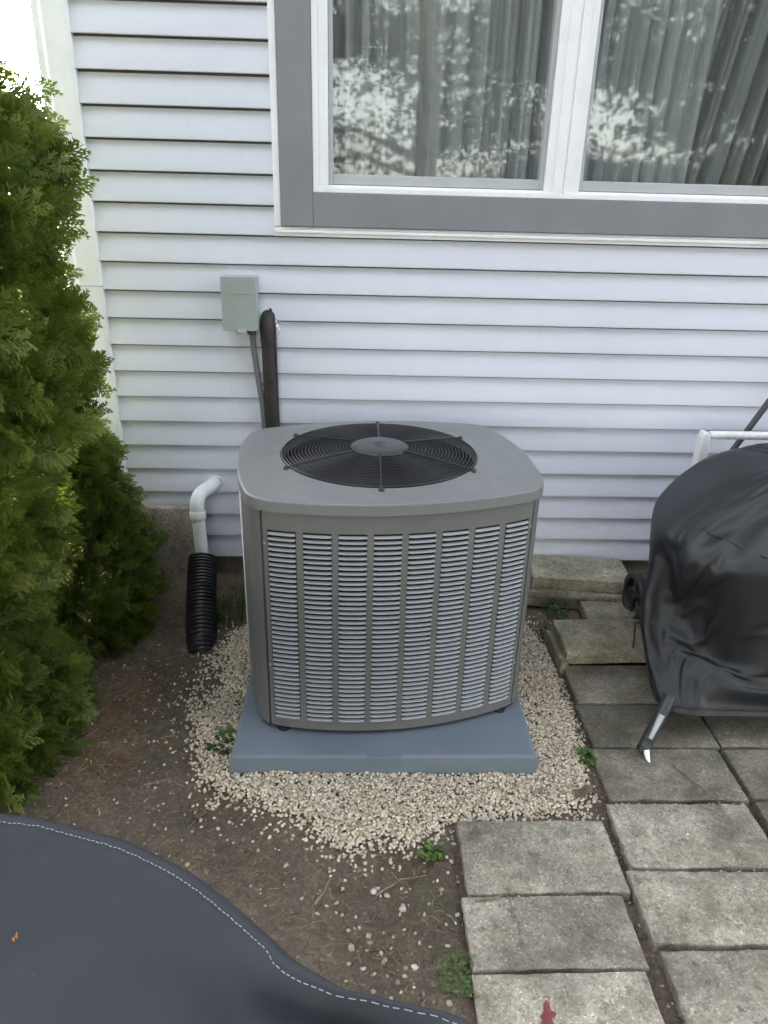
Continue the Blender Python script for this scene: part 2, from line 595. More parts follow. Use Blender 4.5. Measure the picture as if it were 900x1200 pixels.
def course(mb, x0, x1, k, dy=0.0):
    """one lap: slanted face with a rounded butt edge and its underside"""
    z = Z0 + k * SP
    zt = z + SP
    prof = [(.0005, z + .0035), (-.0190, z + .0008), (-.0228, z + .0020), (-.0235, z + .0064), (-.0030, zt - .0052), (.0005, zt - .0048)]
    n = max(2, int((x1 - x0) / .09))
    V, F = [], []
    for i in range(n + 1):
        x = x0 + (x1 - x0) * i / n
        wob = .0011 * fbm(x, k * 3.1, 1, 1.6, 2)
        wz = .0007 * fbm(x, k * 3.1, 9, 1.1, 2)
        for (y, zz) in prof:
            V.append((x, y + wob * (1 if y < -.0025 else 0) + dy, zz + wz))
    m = len(prof)
    for i in range(n):
        for j in range(m - 1):
            F.append((i * m + j, (i + 1) * m + j, (i + 1) * m + j + 1, i * m + j + 1))
    e0 = len(V)
    mb.add(V, F)
    # ends
    o = len(mb.v) - e0
    mb.f.append(tuple(o + j for j in range(m)))
    mb.f.append(tuple(o + n * m + j for j in range(m)))


def panel(x0, x1, courses, dy=0.0):
    mb = MB()
    for k in courses:
        a, b = x0, x1
        course(mb, a, b, k, dy)
    return mb.build('siding_panel', M['siding'], house, smooth=35)


RX = HX1 - .06
for j in range(0, 14):
    ks = [2 * j, 2 * j + 1]
    if j < 6:
        jx = JX.get(j)
        if jx is None:
            panel(LX, RX, ks)
        else:
            panel(LX, jx + .012, ks, -.0016)
            panel(jx, RX, ks)
    elif j == 6:        # course 12 runs under the window, course 13 stops at its trim
        panel(LX, JX[6] + .012, ks, -.0016)
        mb = MB()
        course(mb, JX[6], RX, 12)
        course(mb, JX[6], TX0 - .024, 13)
        course(mb, TX1 + .024, RX, 13)
        mb.build('siding_panel', M['siding'], house, smooth=35)
    else:
        panel(LX, TX0 - .024, ks)
        panel(TX1 + .024, RX, ks)
mb = MB()
for k in range(28, 50):
    course(mb, LX, RX, k)
o = mb.build('upper_siding', M['siding'], house, smooth=35)
o['kind'] = 'stuff'

# corner post in two lengths, with fine flutes
for (za, zb) in ((.10, 1.249), (1.251, HZ - .01)):
    prof = [(-1.098, .02), (-1.098, -.012), (-1.068, -.012), (-1.068, -.026), (-1.058, -.030)]
    for i in range(9):
        x = -1.050 + i * .0062
        prof += [(x, -.030), (x + .0016, -.0294), (x + .0032, -.030)]
    prof += [(-.990, -.030), (-.982, -.0285), (-.974, -.021), (-.974, .0)]
    mb = MB()
    n = len(prof)
    V = [(x, y, z) for z in (za, zb) for x, y in prof]
    F = [(i, i + 1, n + i + 1, n + i) for i in range(n - 1)] + [tuple(range(n)), tuple(range(n, 2 * n))]
    mb.add(V, F)
    mb.build('corner_post', M['corner'], house)

# window
win = link('window', None, house)
# J channel of siding colour round the trim: bottom and sides
mb = MB()
for (ya, yb, za, zb) in ((-.030, -.0165, TZ0 - .022, TZ0 - .011), (-.020, -.004, TZ0 - .011, TZ0 - .0015), (-.024, -.0165, TZ0 - .034, TZ0 - .022)):
    mb.box(TX0 - .026, TX1 + .026, ya, yb, za, zb)
mb.build('sill_channel', M['white'], win, bevel=.0015)
for x in (TX0 - .026, TX1 + .002):
    MB().box(x, x + .024, -.024, -.002, TZ0 + .0, TZ1).build('side_channel', M['white'], win, bevel=.002)
mb = MB().box(TX0, WX0 - .001, -.034, -.001, TZ0, TZ1)
mb.build('trim_board', M['trim'], win, bevel=.002)
mb = MB().box(WX1 + .001, TX1, -.034, -.001, TZ0, TZ1)
mb.build('trim_board', M['trim'], win, bevel=.002)
mb = MB().box(WX0 - .0005, WX1 + .0005, -.0335, -.001, TZ0, WZ0 - .001)
mb.build('trim_board', M['trim'], win, bevel=.002)
mb = MB().box(WX0 - .0005, WX1 + .0005, -.0335, -.001, WZ1 + .001, TZ1)
mb.build('trim_board', M['trim'], win, bevel=.002)
# white frame members, stepped
GZ0, GZ1 = 1.652, 2.76
LG = (-.113, .632)
RG = (.790, 1.535)


def stepped(x0, x1, y_out, y_mid):
    return x0, x1


mb = MB()
mb.box(WX0, WX0 + .022, -.030, .06, WZ0, WZ1)
mb.box(WX0 + .022, LG[0] - .016, -.022, .06, WZ0 + .018, WZ1)
mb.build('frame_jamb', M['white'], win, bevel=.002)
mb = MB()
mb.box(WX1 - .022, WX1, -.030, .06, WZ0, WZ1)
mb.box(RG[1] + .016, WX1 - .022, -.022, .06, WZ0 + .018, WZ1)
mb.build('frame_jamb', M['white'], win, bevel=.002)
mb = MB()
mb.box(WX0 + .022, WX1 - .022, -.0305, .06, WZ0, WZ0 + .0175)
mb.box(LG[0] - .016, LG[1] + .016, -.018, .06, WZ0 + .0175, WZ0 + .026)
mb.box(RG[0] - .016, RG[1] + .016, -.018, .06, WZ0 + .0175, WZ0 + .026)
mb.build('frame_sill', M['white'], win, bevel=.002)
MX0, MX1 = LG[1] + .016, RG[0] - .016
mb = MB()
mb.box(MX0, MX0 + .030, -.022, .06, WZ0 + .018, WZ1)
mb.box(MX0 + .030, MX0 + .064, -.027, .06, WZ0 + .018, WZ1)
mb.box(MX0 + .064, MX0 + .070, -.023, .06, WZ0 + .018, WZ1)
mb.box(MX0 + .070, MX1 - .026, -.027, .06, WZ0 + .018, WZ1)
mb.box(MX1 - .026, MX1, -.021, .06, WZ0 + .018, WZ1)
mb.build('mullion', M['white'], win, bevel=.0015)
for (a, b) in (LG, RG):
    mb = MB()
    mb.box(a - .0155, a, -.004, .05, GZ0 - .034, GZ1)
    mb.box(b, b + .0155, -.004, .05, GZ0 - .034, GZ1)
    mb.box(a, b, -.0035, .05, GZ0 - .034, GZ0)
    mb.box(a - .0155, b + .0155, -.003, .05, GZ1, GZ1 + .05)
    sash = mb.build('sash', M['sash'], win, bevel=.003)
    mb = MB().add([(a, .012, GZ0), (b, .012, GZ0), (b, .012, GZ1), (a, .012, GZ1)], [(0, 1, 2, 3)])
    mb.build('pane', M['glass'], win)


def curtain(name, x0, x1, y, mat, label, folds, amp, lean=0.0, seed=0):
    n, mz = int((x1 - x0) / .006), 14
    V, F = [], []
    for j in range(mz + 1):
        z = 1.50 + (2.9 - 1.50) * j / mz
        for i in range(n + 1):
            u = i / n
            x = x0 + (x1 - x0) * u
            ph = u * folds * 2 * PI + 2.4 * fbm(x, seed, 0, 4, 2) + .35 * fbm(x, z, seed, 1.5, 2)
            V.append((x + lean * (z - 1.5), y + amp * (math.sin(ph) + .45 * math.sin(2.3 * ph + 1)), z))
    for j in range(mz):
        for i in range(n):
            a = j * (n + 1) + i
            F.append((a, a + 1, a + n + 2, a + n + 1))
    o = MB().add(V, F).build(name, mat, None, smooth=180)
    return tag(o, label, 'curtain', 'curtains behind the window glass')


curtain('curtain', -.16, .70, .16, M['curt'], 'grey sheer curtain hanging behind the left window pane', 10, .022, 0, 3)
curtain('curtain', .72, 1.22, .15, M['curt'], 'pale sheer curtain behind the left half of the right window pane', 8, .017, .04, 11)
curtain('curtain', 1.10, 1.66, .20, M['curt2'], 'darker green grey curtain at the right end of the right window pane', 7, .022, .16, 23)

# ------------------------------------------------------------------ disconnect box
bx = thing('electrical_box', 'small green grey metal electrical box fixed to the white siding', 'electrical box', (-.457, -.016, 1.113))
MB().box(-.056, .060, -.088, 0, .0, .186).build('case', M['boxpaint'], bx, bevel=.003)
mb = MB()
mb.box(-.064, .064, -.0925, -.0885, -.003, .189)
mb.box(-.064, .064, -.0885, -.012, .1865, .189)
mb.box(-.064, -.0612, -.0885, -.03, -.003, .1865)
mb.box(.0612, .064, -.0885, -.03, -.003, .1865)
mb.build('cover', M['boxpaint'], bx, bevel=.0022)
mb = MB()
mb.box(-.006, .022, -.0955, -.0925, -.012, .004)
mb.tube([(-.004, -.097, .003), (-.004, -.104, -.004), (.004, -.106, -.007), (.010, -.1, -.003)], .0018, 6)
mb.tube([(.020, -.097, .003), (.020, -.104, -.004), (.013, -.106, -.007)], .0018, 6)
mb.build('hasp', M['steel'], bx)
mb = MB()
mb.tube([(-.026, -.0926, .130), (-.008, -.0935, .1325), (.008, -.0935, .133), (.040, -.0926, .130)], .0014, 6)
mb.build('embossed_rib', M['boxpaint'], bx)
MB().lathe([(0, -.001), (.021, -.001), (.021, -.012), (.017, -.0125), (.017, -.022), (0, -.022)], 20, (.034, -.045)).build('connector', M['blackmetal'], bx, smooth=40)

mb = MB()
cp = [(-.421, -.058, 1.092), (-.419, -.056, 1.03), (-.413, -.054, .97), (-.405, -.053, .90), (-.396, -.054, .83), (-.391, -.056, .75), (-.390, -.06, .64), (-.388, -.07, .50), (-.36, -.14, .36), (-.32, -.2, .30)]
pts, rads = [], []
for i in range(len(cp) - 1):
    a, b = Vector(cp[i]), Vector(cp[i + 1])
    n = max(2, int((b - a).length / .003))
    for q in range(n):
        pts.append(a.lerp(b, q / n))
        rads.append(.0112 + .0006 * math.sin(len(pts) * 1.9))
mb.tube(pts, rads, 12)
tag(mb.build('conduit', M['conduit'], None, smooth=180), 'grey flexible conduit running down from the electrical box', 'conduit')

# insulated refrigerant line
ls = thing('insulated_pipe', 'black foam insulated pipe coming out of the siding beside the electrical box', 'pipe', (-.365, 0, 0))


def foam(path, r, seg=18):
    mb = MB()
    P = [Vector(p) for p in path]
    mb.tube(P, [r * (1 + .03 * fbm(i * .7, r * 100, 0, 1, 2)) for i in range(len(P))], seg)
    return mb


def line(a, b, n):
    a, b = Vector(a), Vector(b)
    return [a.lerp(b, i / n) for i in range(n + 1)]


mb = foam([(.002, .005, 1.150), (.002, -.018, 1.150), (.001, -.036, 1.142), (0, -.046, 1.122), (0, -.048, 1.09), (0, -.048, 1.065)], .0270)
mb.build('foam_elbow', M['foam'], ls, smooth=60)
z = 1.063
for i, L in enumerate((.165, .20, .20, .28)):
    r = .0258 + (.0012 if i == 1 else 0)
    foam(line((.001 + .002 * i, -.048, z), (.003 + .002 * i, -.048, z - L + .003), 8), r).build('foam_sleeve', M['foam'], ls, smooth=60)
    z -= L
for zz, rr in ((1.064, .0288), (.897, .0288), (.70, .0285)):
    mb = MB()
    mb.lathe([(rr - .002, zz - .005), (rr, zz - .004), (rr, zz + .004), (rr - .002, zz + .005)], 20, (.002, -.048))
    mb.build('tape_band', M['black'], ls, smooth=40)
mb = MB()
mb.tube([(.020, .0, 1.158), (.026, -.03, 1.150), (.031, -.045, 1.11), (.0305, -.05, 1.0), (.031, -.05, .85), (.032, -.05, .6), (.034, -.06, .4)], .0042, 8)
mb.build('control_cable', M['blackmetal'], ls, smooth=180)
mb = MB()
mb.lathe([(0, .0), (.005, .0), (.006, .006), (.003, .013), (0, .014)], 8, (0.012, -.02))
o = mb.build('tape_knot', M['foam'], ls, smooth=180)
o.location = (0, 0, 1.170)
bmq = MB()
for q in range(9):
    a = rnd.uniform(0, 6.28)
    bmq.box(-.006, .006, -.003, .003, -.005, .005, Matrix.Translation((.036 + rnd.uniform(-.006, .006), -.02 + rnd.uniform(-.004, .004), 1.118 + rnd.uniform(-.025, .025))) @ Euler((a, a * 2, a * 3)).to_matrix().to_4x4())
bmq.build('sealant', M['white'], ls, smooth=60)

# ------------------------------------------------------------------ drain
dr = thing('drain_pipe', 'white plastic drain pipe elbowing out of the siding into a black pipe', 'pipe', (0, 0, 0))
e0 = Vector((-.606, .01, .462))
e1 = Vector((-.648, -.115, .462))
e2 = Vector((-.662, -.158, .415))
e3 = Vector((-.650, -.180, .10))
arc = [e0, e0.lerp(e1, .5), e0.lerp(e1, .93)]
for i in range(1, 8):
    t = i / 8
    arc.append((1 - t) ** 2 * e0.lerp(e1, .93) + 2 * t * (1 - t) * Vector((-.660, -.152, .462)) + t * t * e2)
arc += [e2, e2 + Vector((.0, -.002, -.022))]
MB().tube(arc, .0285, 20).build('elbow', M['pvc'], dr, smooth=60)
MB().tube([(-.662, -.1595, .398), (-.662, -.160, .392), (-.6615, -.1612, .368), (-.6613, -.1615, .362)], [.0305, .0328, .0328, .0305], 22).build('coupling', M['pvc'], dr, smooth=40)
MB().tube([(-.6615, -.1610, .375), e3], .0268, 20).build('straight_pipe', M['pvc'], dr, smooth=60)
MB().lathe([(.029, 0), (.036, 0), (.037, .004), (.029, .006)], 20, M=Matrix.Translation((-.608, -.0135, .462)) @ Matrix.Rotation(PI / 2, 4, 'X')).build('flange', M['pvc'], dr, smooth=40)

cpz = thing('corrugated_pipe', 'black corrugated drain pipe sunk into the soil under the white pipe', 'pipe', (0, 0, 0))
top, bot = Vector((-.648, -.190, .196)), Vector((-.597, -.545, -.045))
ctrl = Vector((-.640, -.33, .09))
pts, rads = [], []
N = 220
for i in range(N + 1):
    t = i / N
    pts.append((1 - t) ** 2 * top + 2 * t * (1 - t) * ctrl + t * t * bot)
    rads.append(.0550 + .0042 * (1 if math.sin(i / N * 2 * PI * 27) > 0 else -1) * min(1, abs(math.sin(i / N * 2 * PI * 27)) * 1.8))
MB().tube(pts, rads, 28, caps=False).build('pipe_wall', M['corr'], cpz, smooth=50)
MB().tube([pts[2], pts[40]], .047, 24).build('pipe_mouth', M['black'], cpz, smooth=50)
mb = MB()
for (dx, i) in ((-.012, 76), (.014, 70)):
    p = pts[i]
    tdir = (pts[i + 1] - pts[i - 1]).normalized()
    nrm = Vector((0, -1, .7)).normalized()
    q = p + nrm * .0585
    mb.box(-.016, .016, -.002, .002, -.003, .003, Matrix.Translation((q.x + dx, q.y, q.z)))
mb.build('drain_slot', M['black'], cpz)

# ------------------------------------------------------------------ loose slabs


def slab_mb(w, d, h, seed, seg=14, chip=.004, taper=0.0):
    """a rough concrete block: jittered rounded edges, w x d x h, base at z 0"""
    r = random.Random(seed)
    out = []
    for (ax, ay, bx_, by_) in ((0, 0, 1, 0), (1, 0, 1, 1), (1, 1, 0, 1), (0, 1, 0, 0)):
        for i in range(seg):
            t = i / seg
            out.append(((ax + (bx_ - ax) * t) * w - w / 2, (ay + (by_ - ay) * t) * d - d / 2))
    n = len(out)
    mb = MB()
    V = []
    for (ins, z) in ((.002, 0), (0, .004), (0, h * .5), (0, h - .006), (.0015, h - .0012), (.0045, h)):
        for k, (x, y) in enumerate(out):
            j = r.uniform(0, 1) ** 3 * chip * (1.0 if z > h * .4 else .5)
            L = math.hypot(x, y)
            cx = max(-1, min(1, x / (w / 2)))
            cy = max(-1, min(1, y / (d / 2)))
            fx = 1 if abs(cx) > .999 else 0
            fy = 1 if abs(cy) > .999 else 0
            q = ins + j
            V.append((x - math.copysign(q, x) * fx, y - math.copysign(q, y) * fy, z - (r.uniform(0, .0015) if z > h * .9 else 0)))
    F = []
    for i in range(5):
        for k in range(n):
            k2 = (k + 1) % n
            F.append((i * n + k, i * n + k2, (i + 1) * n + k2, (i + 1) * n + k))
    F.append(tuple(range(n - 1, -1, -1)))
    F.append(tuple(5 * n + k for k in range(n)))
    mb.add(V, F)
    return mb


def slab(name, label, cat, w, d, h, loc, rot, mat, seed, group=None, chip=.006):
    o = slab_mb(w, d, h, seed, chip=chip).build(name, mat, None, smooth=50)
    o.location = loc
    o.rotation_euler = rot
    return tag(o, label, cat, group)


GS = 'loose concrete slabs piled against the wall'
slab('concrete_slab', 'dark weathered concrete slab standing upright against siding behind the white drain pipe', 'concrete slab', .285, .39, .05, (-.800, -.085, .19), (math.radians(83), 0, math.radians(0)), M['oldslab'], 5, None)
slab('concrete_slab', 'thick pale slab on top of the stack below the siding', 'concrete slab', .42, .215, .055, (.935, -.145, .092), (math.radians(1), math.radians(1.4), math.radians(-4)), M['slabmoss'], 11, GS)
slab('concrete_slab', 'thin round ended slab in the middle of the stack below the siding', 'concrete slab', .41, .20, .040, (.915, -.152, .050), (0, math.radians(2.2), math.radians(-5)), M['slabmoss'], 12, GS)
slab('concrete_slab', 'lowest slab of the stack below the siding', 'concrete slab', .44, .20, .050, (.930, -.138, -.004), (0, math.radians(1.2), math.radians(-5)), M['slabmoss'], 13, GS)
slab('concrete_slab', 'small tilted slab end lying between the stack and the raised slab', 'concrete slab', .28, .17, .045, (1.06, -.345, .008), (math.radians(-3), 0, math.radians(-3)), M['slabmoss'], 14, GS)
slab('concrete_slab', 'raised mossy slab lying above the pavers left of the covered grill', 'concrete slab', .40, .215, .055, (.962, -.545, .018), (math.radians(2), math.radians(-.8), math.radians(1)), M['slabmoss'], 15, GS)
slab('concrete_edging', 'narrow concrete strip set on edge between the gravel and the raised slab', 'edging stone', .032, .225, .06, (.748, -.565, -.028), (0, math.radians(6), math.radians(1.5)), M['slabmoss'], 16)

# ------------------------------------------------------------------ pavers
patio = link('patio', None)
patio['kind'] = 'structure'


def paver(cx, cy, wx, dy, seed, z=.0, rot=0.0, tilt=(0, 0), mat='paver'):
    o = slab_mb(wx, dy, .05, seed, chip=.005).build('paver', M[mat], patio, smooth=50)
    o.location = (cx, cy, -.045 + z)
    o.rotation_euler = (math.radians(tilt[0]), math.radians(tilt[1]), math.radians(rot))
    return o


# column of pavers right of the gravel
rows = [(-.648, -.868), (-.876, -1.084), (-1.092, -1.302), (-1.313, -1.528), (-1.537, -1.735), (-1.744, -1.955), (-1.963, -2.175), (-2.183, -2.39)]
lefts = [.755, .742, .724, .708, .700, .690, .678, .676]
for i, ((a, b), l) in enumerate(zip(rows, lefts)):
    wd = .408
    off = .003 * (i % 3) - .003
    if i in (4, 5):
        l -= .010 if i == 4 else -.008
    paver(l + wd / 2, (a + b) / 2, wd, abs(b - a), 100 + i, rnd.uniform(-.002, .004), [-.3, .2, -.2, .1, -.4, .5, .2, 0][i], (rnd.uniform(-.5, .5), rnd.uniform(-.4, .4)), 'paverdark' if i < 3 else 'paver')
# short column at the lower left
for i, (a, b) in enumerate([(-1.374, -1.600), (-1.606, -1.790), (-1.797, -2.005), (-2.012, -2.22)]):
    cx = [.478, .459, .452, .45][i]
    paver(cx, (a + b) / 2, [.407, .398, .392, .40][i], abs(b - a), 130 + i, rnd.uniform(.0, .004), [.6, .5, .6, .5][i], (rnd.uniform(-.4, .4), rnd.uniform(-.4, .4)))
# columns further right, mostly under the grill
for c in range(2):
    for i, (a, b) in enumerate([(-.42, -.64), (-.648, -.858), (-.868, -1.080), (-1.088, -1.294), (-1.302, -1.515), (-1.523, -1.735), (-1.743, -1.955), (-1.963, -2.175)]):
        l = 1.168 - .006 * i + c * .42
        paver(l + .203, (a + b) / 2 + c * .06, .405, abs(b - a), 150 + i + 20 * c, rnd.uniform(-.004, .003), rnd.uniform(-.5, .5), (rnd.uniform(-.5, .5), rnd.uniform(-.4, .4)), 'paverdark' if i < 5 else 'paver')

# ------------------------------------------------------------------ condenser pad
pad = thing('equipment_pad', 'blue grey plastic equipment pad set on gravel under the air conditioner', 'equipment pad', (.081, -.735, 0))
mb = MB()
V = []
hw, hd = .457, .457
for (ins, z) in ((0, -.03), (0, .0), (.0015, .050), (.0035, .0575), (.009, .0612), (.018, .062)):
    V += [(-hw + ins, -hd + ins, z), (hw - ins, -hd + ins, z), (hw - ins, hd - ins, z), (-hw + ins, hd - ins, z)]
F = []
for i in range(5):
    for k in range(4):
        k2 = (k + 1) % 4
        F.append((i * 4 + k, i * 4 + k2, (i + 1) * 4 + k2, (i + 1) * 4 + k))
F.append((20, 21, 22, 23))
mb.add(V, F)
mb.build('slab', M['pad'], pad, smooth=35)
mb = MB()
mb.box(-.050, .048, -hd - .0012, -hd + .012, .034, .0625)
mb.build('moulded_tab', M['pad'], pad, bevel=.0015)

# ------------------------------------------------------------------ air conditioner
ac = thing('air_conditioner', 'grey air conditioner condenser with louvered panels and black fan grille on pad', 'air conditioner', (.074, -.707, 0), math.radians(7.3))
AY, AX = .385, .450         # half depth and half width at mid side
AR, AR2 = 1.10, 1.15        # radii of the bowed sides
RC = .100
ZB, ZT = .080, .800
cxx, cyy = AX - .12, AY - .12          # centre of the rounded corner, found by iteration
for _ in range(200):
    d1 = math.hypot(cxx, cyy + AR - AY)
    cyy += (AR - RC - d1) * .5
    d2 = math.hypot(cxx + AR2 - AX, cyy)
    cxx += (AR2 - RC - d2) * .5
# per side parity: half size, radius, corner centre along and across, end of the arc, tangent angle
DIM = []
for (H_, R_s, ca_, cp_) in ((AY, AR, cxx, cyy), (AX, AR2, cyy, cxx)):
    DIM.append((H_, R_s, ca_, cp_, ca_ * R_s / (R_s - RC), math.atan2(ca_, cp_ + R_s - H_)))


def side_y(u, sd_):
    H_, R_s = DIM[sd_ % 2][:2]
    return H_ - (R_s - math.sqrt(R_s * R_s - u * u))


def outline(off=0.0, nside=14, ncorner=12):
    out = []
    for k in range(4):
        H_, R_s, ca_, cp_, ut_, a_ = DIM[k % 2]
        an = DIM[(k + 1) % 2][5]
        P = [(-ut_ + 2 * ut_ * i / nside, side_y(-ut_ + 2 * ut_ * i / nside, k)) for i in range(nside + 1)]
        for i in range(1, ncorner):
            ang = (PI / 2 - a_) + (an - (PI / 2 - a_)) * i / ncorner
            P.append((ca_ + RC * math.cos(ang), cp_ + RC * math.sin(ang)))
        ca, sa = [(1, 0), (0, -1), (-1, 0), (0, 1)][k]
        out += [(x * ca - y * sa, x * sa + y * ca) for x, y in P]
    if off:
        n = len(out)
        res = []
        for i in range(n):
            t = (Vector(out[(i + 1) % n]) - Vector(out[i - 1])).normalized()
            res.append((out[i][0] - t.y * off, out[i][1] + t.x * off))
        return res
    return out


OUT = outline()
# inner dark body behind the louvers (the coil)
MB().prism(outline(-.030), ZB + .01, ZT - .005).build('coil', M['dark'], ac, smooth=40)
US = .386       # seam between panel and corner post
RK = [Matrix.Rotation(k * PI / 2, 4, 'Z') for k in range(4)]      # 0 = front (-y)


def front_pt(u, off=0.0, sd_=0):
    """point of a side seen as the front (y negative), off = outward"""
    H_, R_s, ca_, cp_, ut_, a_ = DIM[sd_ % 2]
    if abs(u) <= ut_:
        y = side_y(u, sd_)
        nrm = Vector((u, y + R_s - H_)).normalized()
        return Vector((u + nrm.x * off, -y - nrm.y * off, 0))
    s = math.copysign(1, u)
    dx = abs(u) - ca_
    yy = cp_ + math.sqrt(max(1e-9, RC * RC - dx * dx))
    nrm = Vector((dx, yy - cp_)).normalized()
    return Vector((s * (abs(u) + nrm.x * off), -(yy + nrm.y * off), 0))


USS = .235      # seam of the side panels: the corner posts wrap further round on the sides


def strip(mb, u0, u1, z0, z1, Mx, sd_, n=3, th=.0016):
    V, F = [], []
    for i in range(n + 1):
        u = u0 + (u1 - u0) * i / n
        a, b = front_pt(u, 0, sd_), front_pt(u, -th * 4, sd_)
        for p, z in ((a, z0), (a, z1), (b, z1), (b, z0)):
            V.append(Mx @ Vector((p.x, p.y, z)))
    for i in range(n):
        for j in range(4):
            j2 = (j + 1) % 4
            F.append((i * 4 + j, (i + 1) * 4 + j, (i + 1) * 4 + j2, i * 4 + j2))
    F += [(0, 1, 2, 3), (n * 4 + 3, n * 4 + 2, n * 4 + 1, n * 4)]
    mb.add(V, F)


NC, NR = 8, 40
PU = (2 * US - .030 + .018) / NC
CW = PU - .018
ZL0, ZL1 = .112, .742
DZ = (ZL1 - ZL0) / NR


def slat_mb():
    mb = MB()
    # cross section y (outward negative), z about the louver's centre
    pr = [(.0040, .0012), (.0010, .0006), (-.0036, -.0018), (-.0050, -.0033), (-.0046, -.0044), (-.0034, -.0042)]
    n = 6
    hw2 = CW / 2
    V, F = [], []
    for i in range(n + 1):
        x = -hw2 + CW * i / n
        e = abs(i - n / 2) / (n / 2)
        k = 1 if e < .99 else .4
        xx = x * (1 if e > .99 else (.97 if e > .6 else 1))
        for (y, z) in pr:
            V.append((xx, y if y > 0 else y * k, z))
    m = len(pr)
    for i in range(n):
        for j in range(m - 1):
            F.append((i * m + j, (i + 1) * m + j, (i + 1) * m + j + 1, i * m + j + 1))
    return mb.add(V, F)


slat_me = slat_mb().mesh('louver_slat', M['slat'], 50)
for side in range(4):
    Mx = RK[side]
    us = US if side in (0, 2) else USS
    nc = NC if side in (0, 2) else 2
    mb = MB()
    strip(mb, -us + .0035, us - .0035, ZL1, ZT - .004, Mx, side, 24)
    strip(mb, -us + .0035, us - .0035, ZB, ZL0, Mx, side, 24)
    u = -us + .015 + (.105 if side % 2 else 0)
    strip(mb, -us + .0035, u, ZL0, ZL1, Mx, side, 2)
    cents = []
    for c in range(nc):
        cents.append(u + CW / 2)
        u += CW
        if c < nc - 1:
            strip(mb, u, u + .018, ZL0, ZL1, Mx, side, 1)
        else:
            strip(mb, u, us - .0035, ZL0, ZL1, Mx, side, 2)
        u += .018
    pn = mb.build(['front_panel', 'side_panel', 'rear_panel', 'side_panel'][side], M['acgrey'], ac, smooth=30)
    rest = MB()
    sl = slat_mb()
    for c, u in enumerate(cents):
        p = front_pt(u, 0, side)
        nrm = Vector((u, side_y(u, side) + DIM[side % 2][1] - DIM[side % 2][0])).normalized()
        rz = math.atan2(nrm.x, nrm.y)
        for r in range(NR):
            z = ZL1 - (r + .5) * DZ
            Mt = Mx @ Matrix.Translation((p.x, p.y, z)) @ Matrix.Rotation(rz, 4, 'Z')
            if side == 0 and r < 37:
                o = bpy.data.objects.new('louver_slat', slat_me)
                COL.objects.link(o)
                o.parent = pn
                o.matrix_local = Mt
            else:
                rest.add([Mt @ Vector(v) for v in sl.v], sl.f)
    o = rest.build('louver_slats', M['slat'], pn, smooth=50)
    o['kind'] = 'stuff'
    # screws on the panel edges
    if side == 0:
        for (uu, zz) in ((-US + .008, .700), (-US + .008, .30), (US - .008, .715), (US - .008, .24)):
            p = front_pt(uu, .001)
            mb = MB().lathe([(0, .0022), (.003, .0018), (.0042, 0), (.0042, -.003)], 10)
            s_ = mb.build('screw', M['steel'], pn, smooth=40)
            s_.matrix_local = Matrix.Translation((p.x, p.y, zz)) @ Matrix.Rotation(PI / 2, 4, 'X')
    # corner post: from the seam of this side round to the next
    ul, un = (US, USS) if side in (0, 2) else (USS, US)

    def arc_from(u0, sd_):
        ue = DIM[sd_ % 2][2] + RC * math.cos(PI / 4)
        return [front_pt(u0 + .003 + (ue - u0 - .003) * i / 9, 0, sd_) for i in range(10)]
    full = [Vector((p.x, p.y, 0)) for p in arc_from(ul, side)]
    full += [Vector((-p.y, -p.x, 0)) for p in reversed(arc_from(un, side + 1)[:-1])]
    inner = [p - p.normalized() * .008 for p in full]
    poly = [(p.x, p.y) for p in full] + [(p.x, p.y) for p in reversed(inner)]
    MB().prism(poly, ZB - .004, ZT - .004, Mx).build('corner_post', M['acgrey'], ac, smooth=35)

# base pan and feet
MB().prism(outline(-.012), ZB - .014, ZB + .004).build('base_pan', M['blackmetal'], ac, smooth=40)
for sx in (-1, 1):
    for sy in (-1, 1):
        MB().lathe([(0, .0615), (.020, .0615), (.020, .0655), (.017, .0665), (.017, ZB - .012)], 16, (sx * .345, sy * .312)).build('foot', M['black'], ac, smooth=40)

# lid
RO = .303
FO = -.018        # the fan sits a little off the middle of the lid
lv = []
nO = len(OUT)
angs = [math.atan2(y, x) for x, y in outline(.006)]
O1 = outline(.007)
layers = [([(x, y) for x, y in outline(.001)], ZT - .001)]
layers.append(([(x, y) for x, y in O1], ZT - .001))
layers.append((O1, ZT + .003))
layers.append((O1, ZT + .0255))
layers.append((O1, ZT + .0275))
layers.append((outline(.0060), ZT + .0305))
layers.append((outline(.003), ZT + .0325))
layers.append((outline(-.001), ZT + .0333))
layers.append((outline(-.006), ZT + .0335))


def circ(r):
    return [(FO + r * math.cos(a), r * math.sin(a)) for a in angs]


def lerp2(A, B, t):
    return [(a[0] * (1 - t) + b[0] * t, a[1] * (1 - t) + b[1] * t) for a, b in zip(A, B)]


A_, B_ = outline(-.006), circ(RO + .016)
for t in (.25, .5, .75):
    layers.append((lerp2(A_, B_, t), ZT + .0335 + .008 * t))
layers += [(circ(RO + .016), ZT + .0415), (circ(RO + .009), ZT + .0445), (circ(RO + .004), ZT + .0445), (circ(RO), ZT + .041), (circ(RO - .002), ZT + .02), (circ(RO - .002), ZT - .012)]
mb = MB()
V = [(x, y, z) for L, z in layers for x, y in L]
F = []
for i in range(len(layers) - 1):
    for k in range(nO):
        k2 = (k + 1) % nO
        F.append((i * nO + k, i * nO + k2, (i + 1) * nO + k2, (i + 1) * nO + k))
mb.add(V, F)
mb.build('lid', M['lid'], ac, smooth=35)
n_before = set(ac.children)
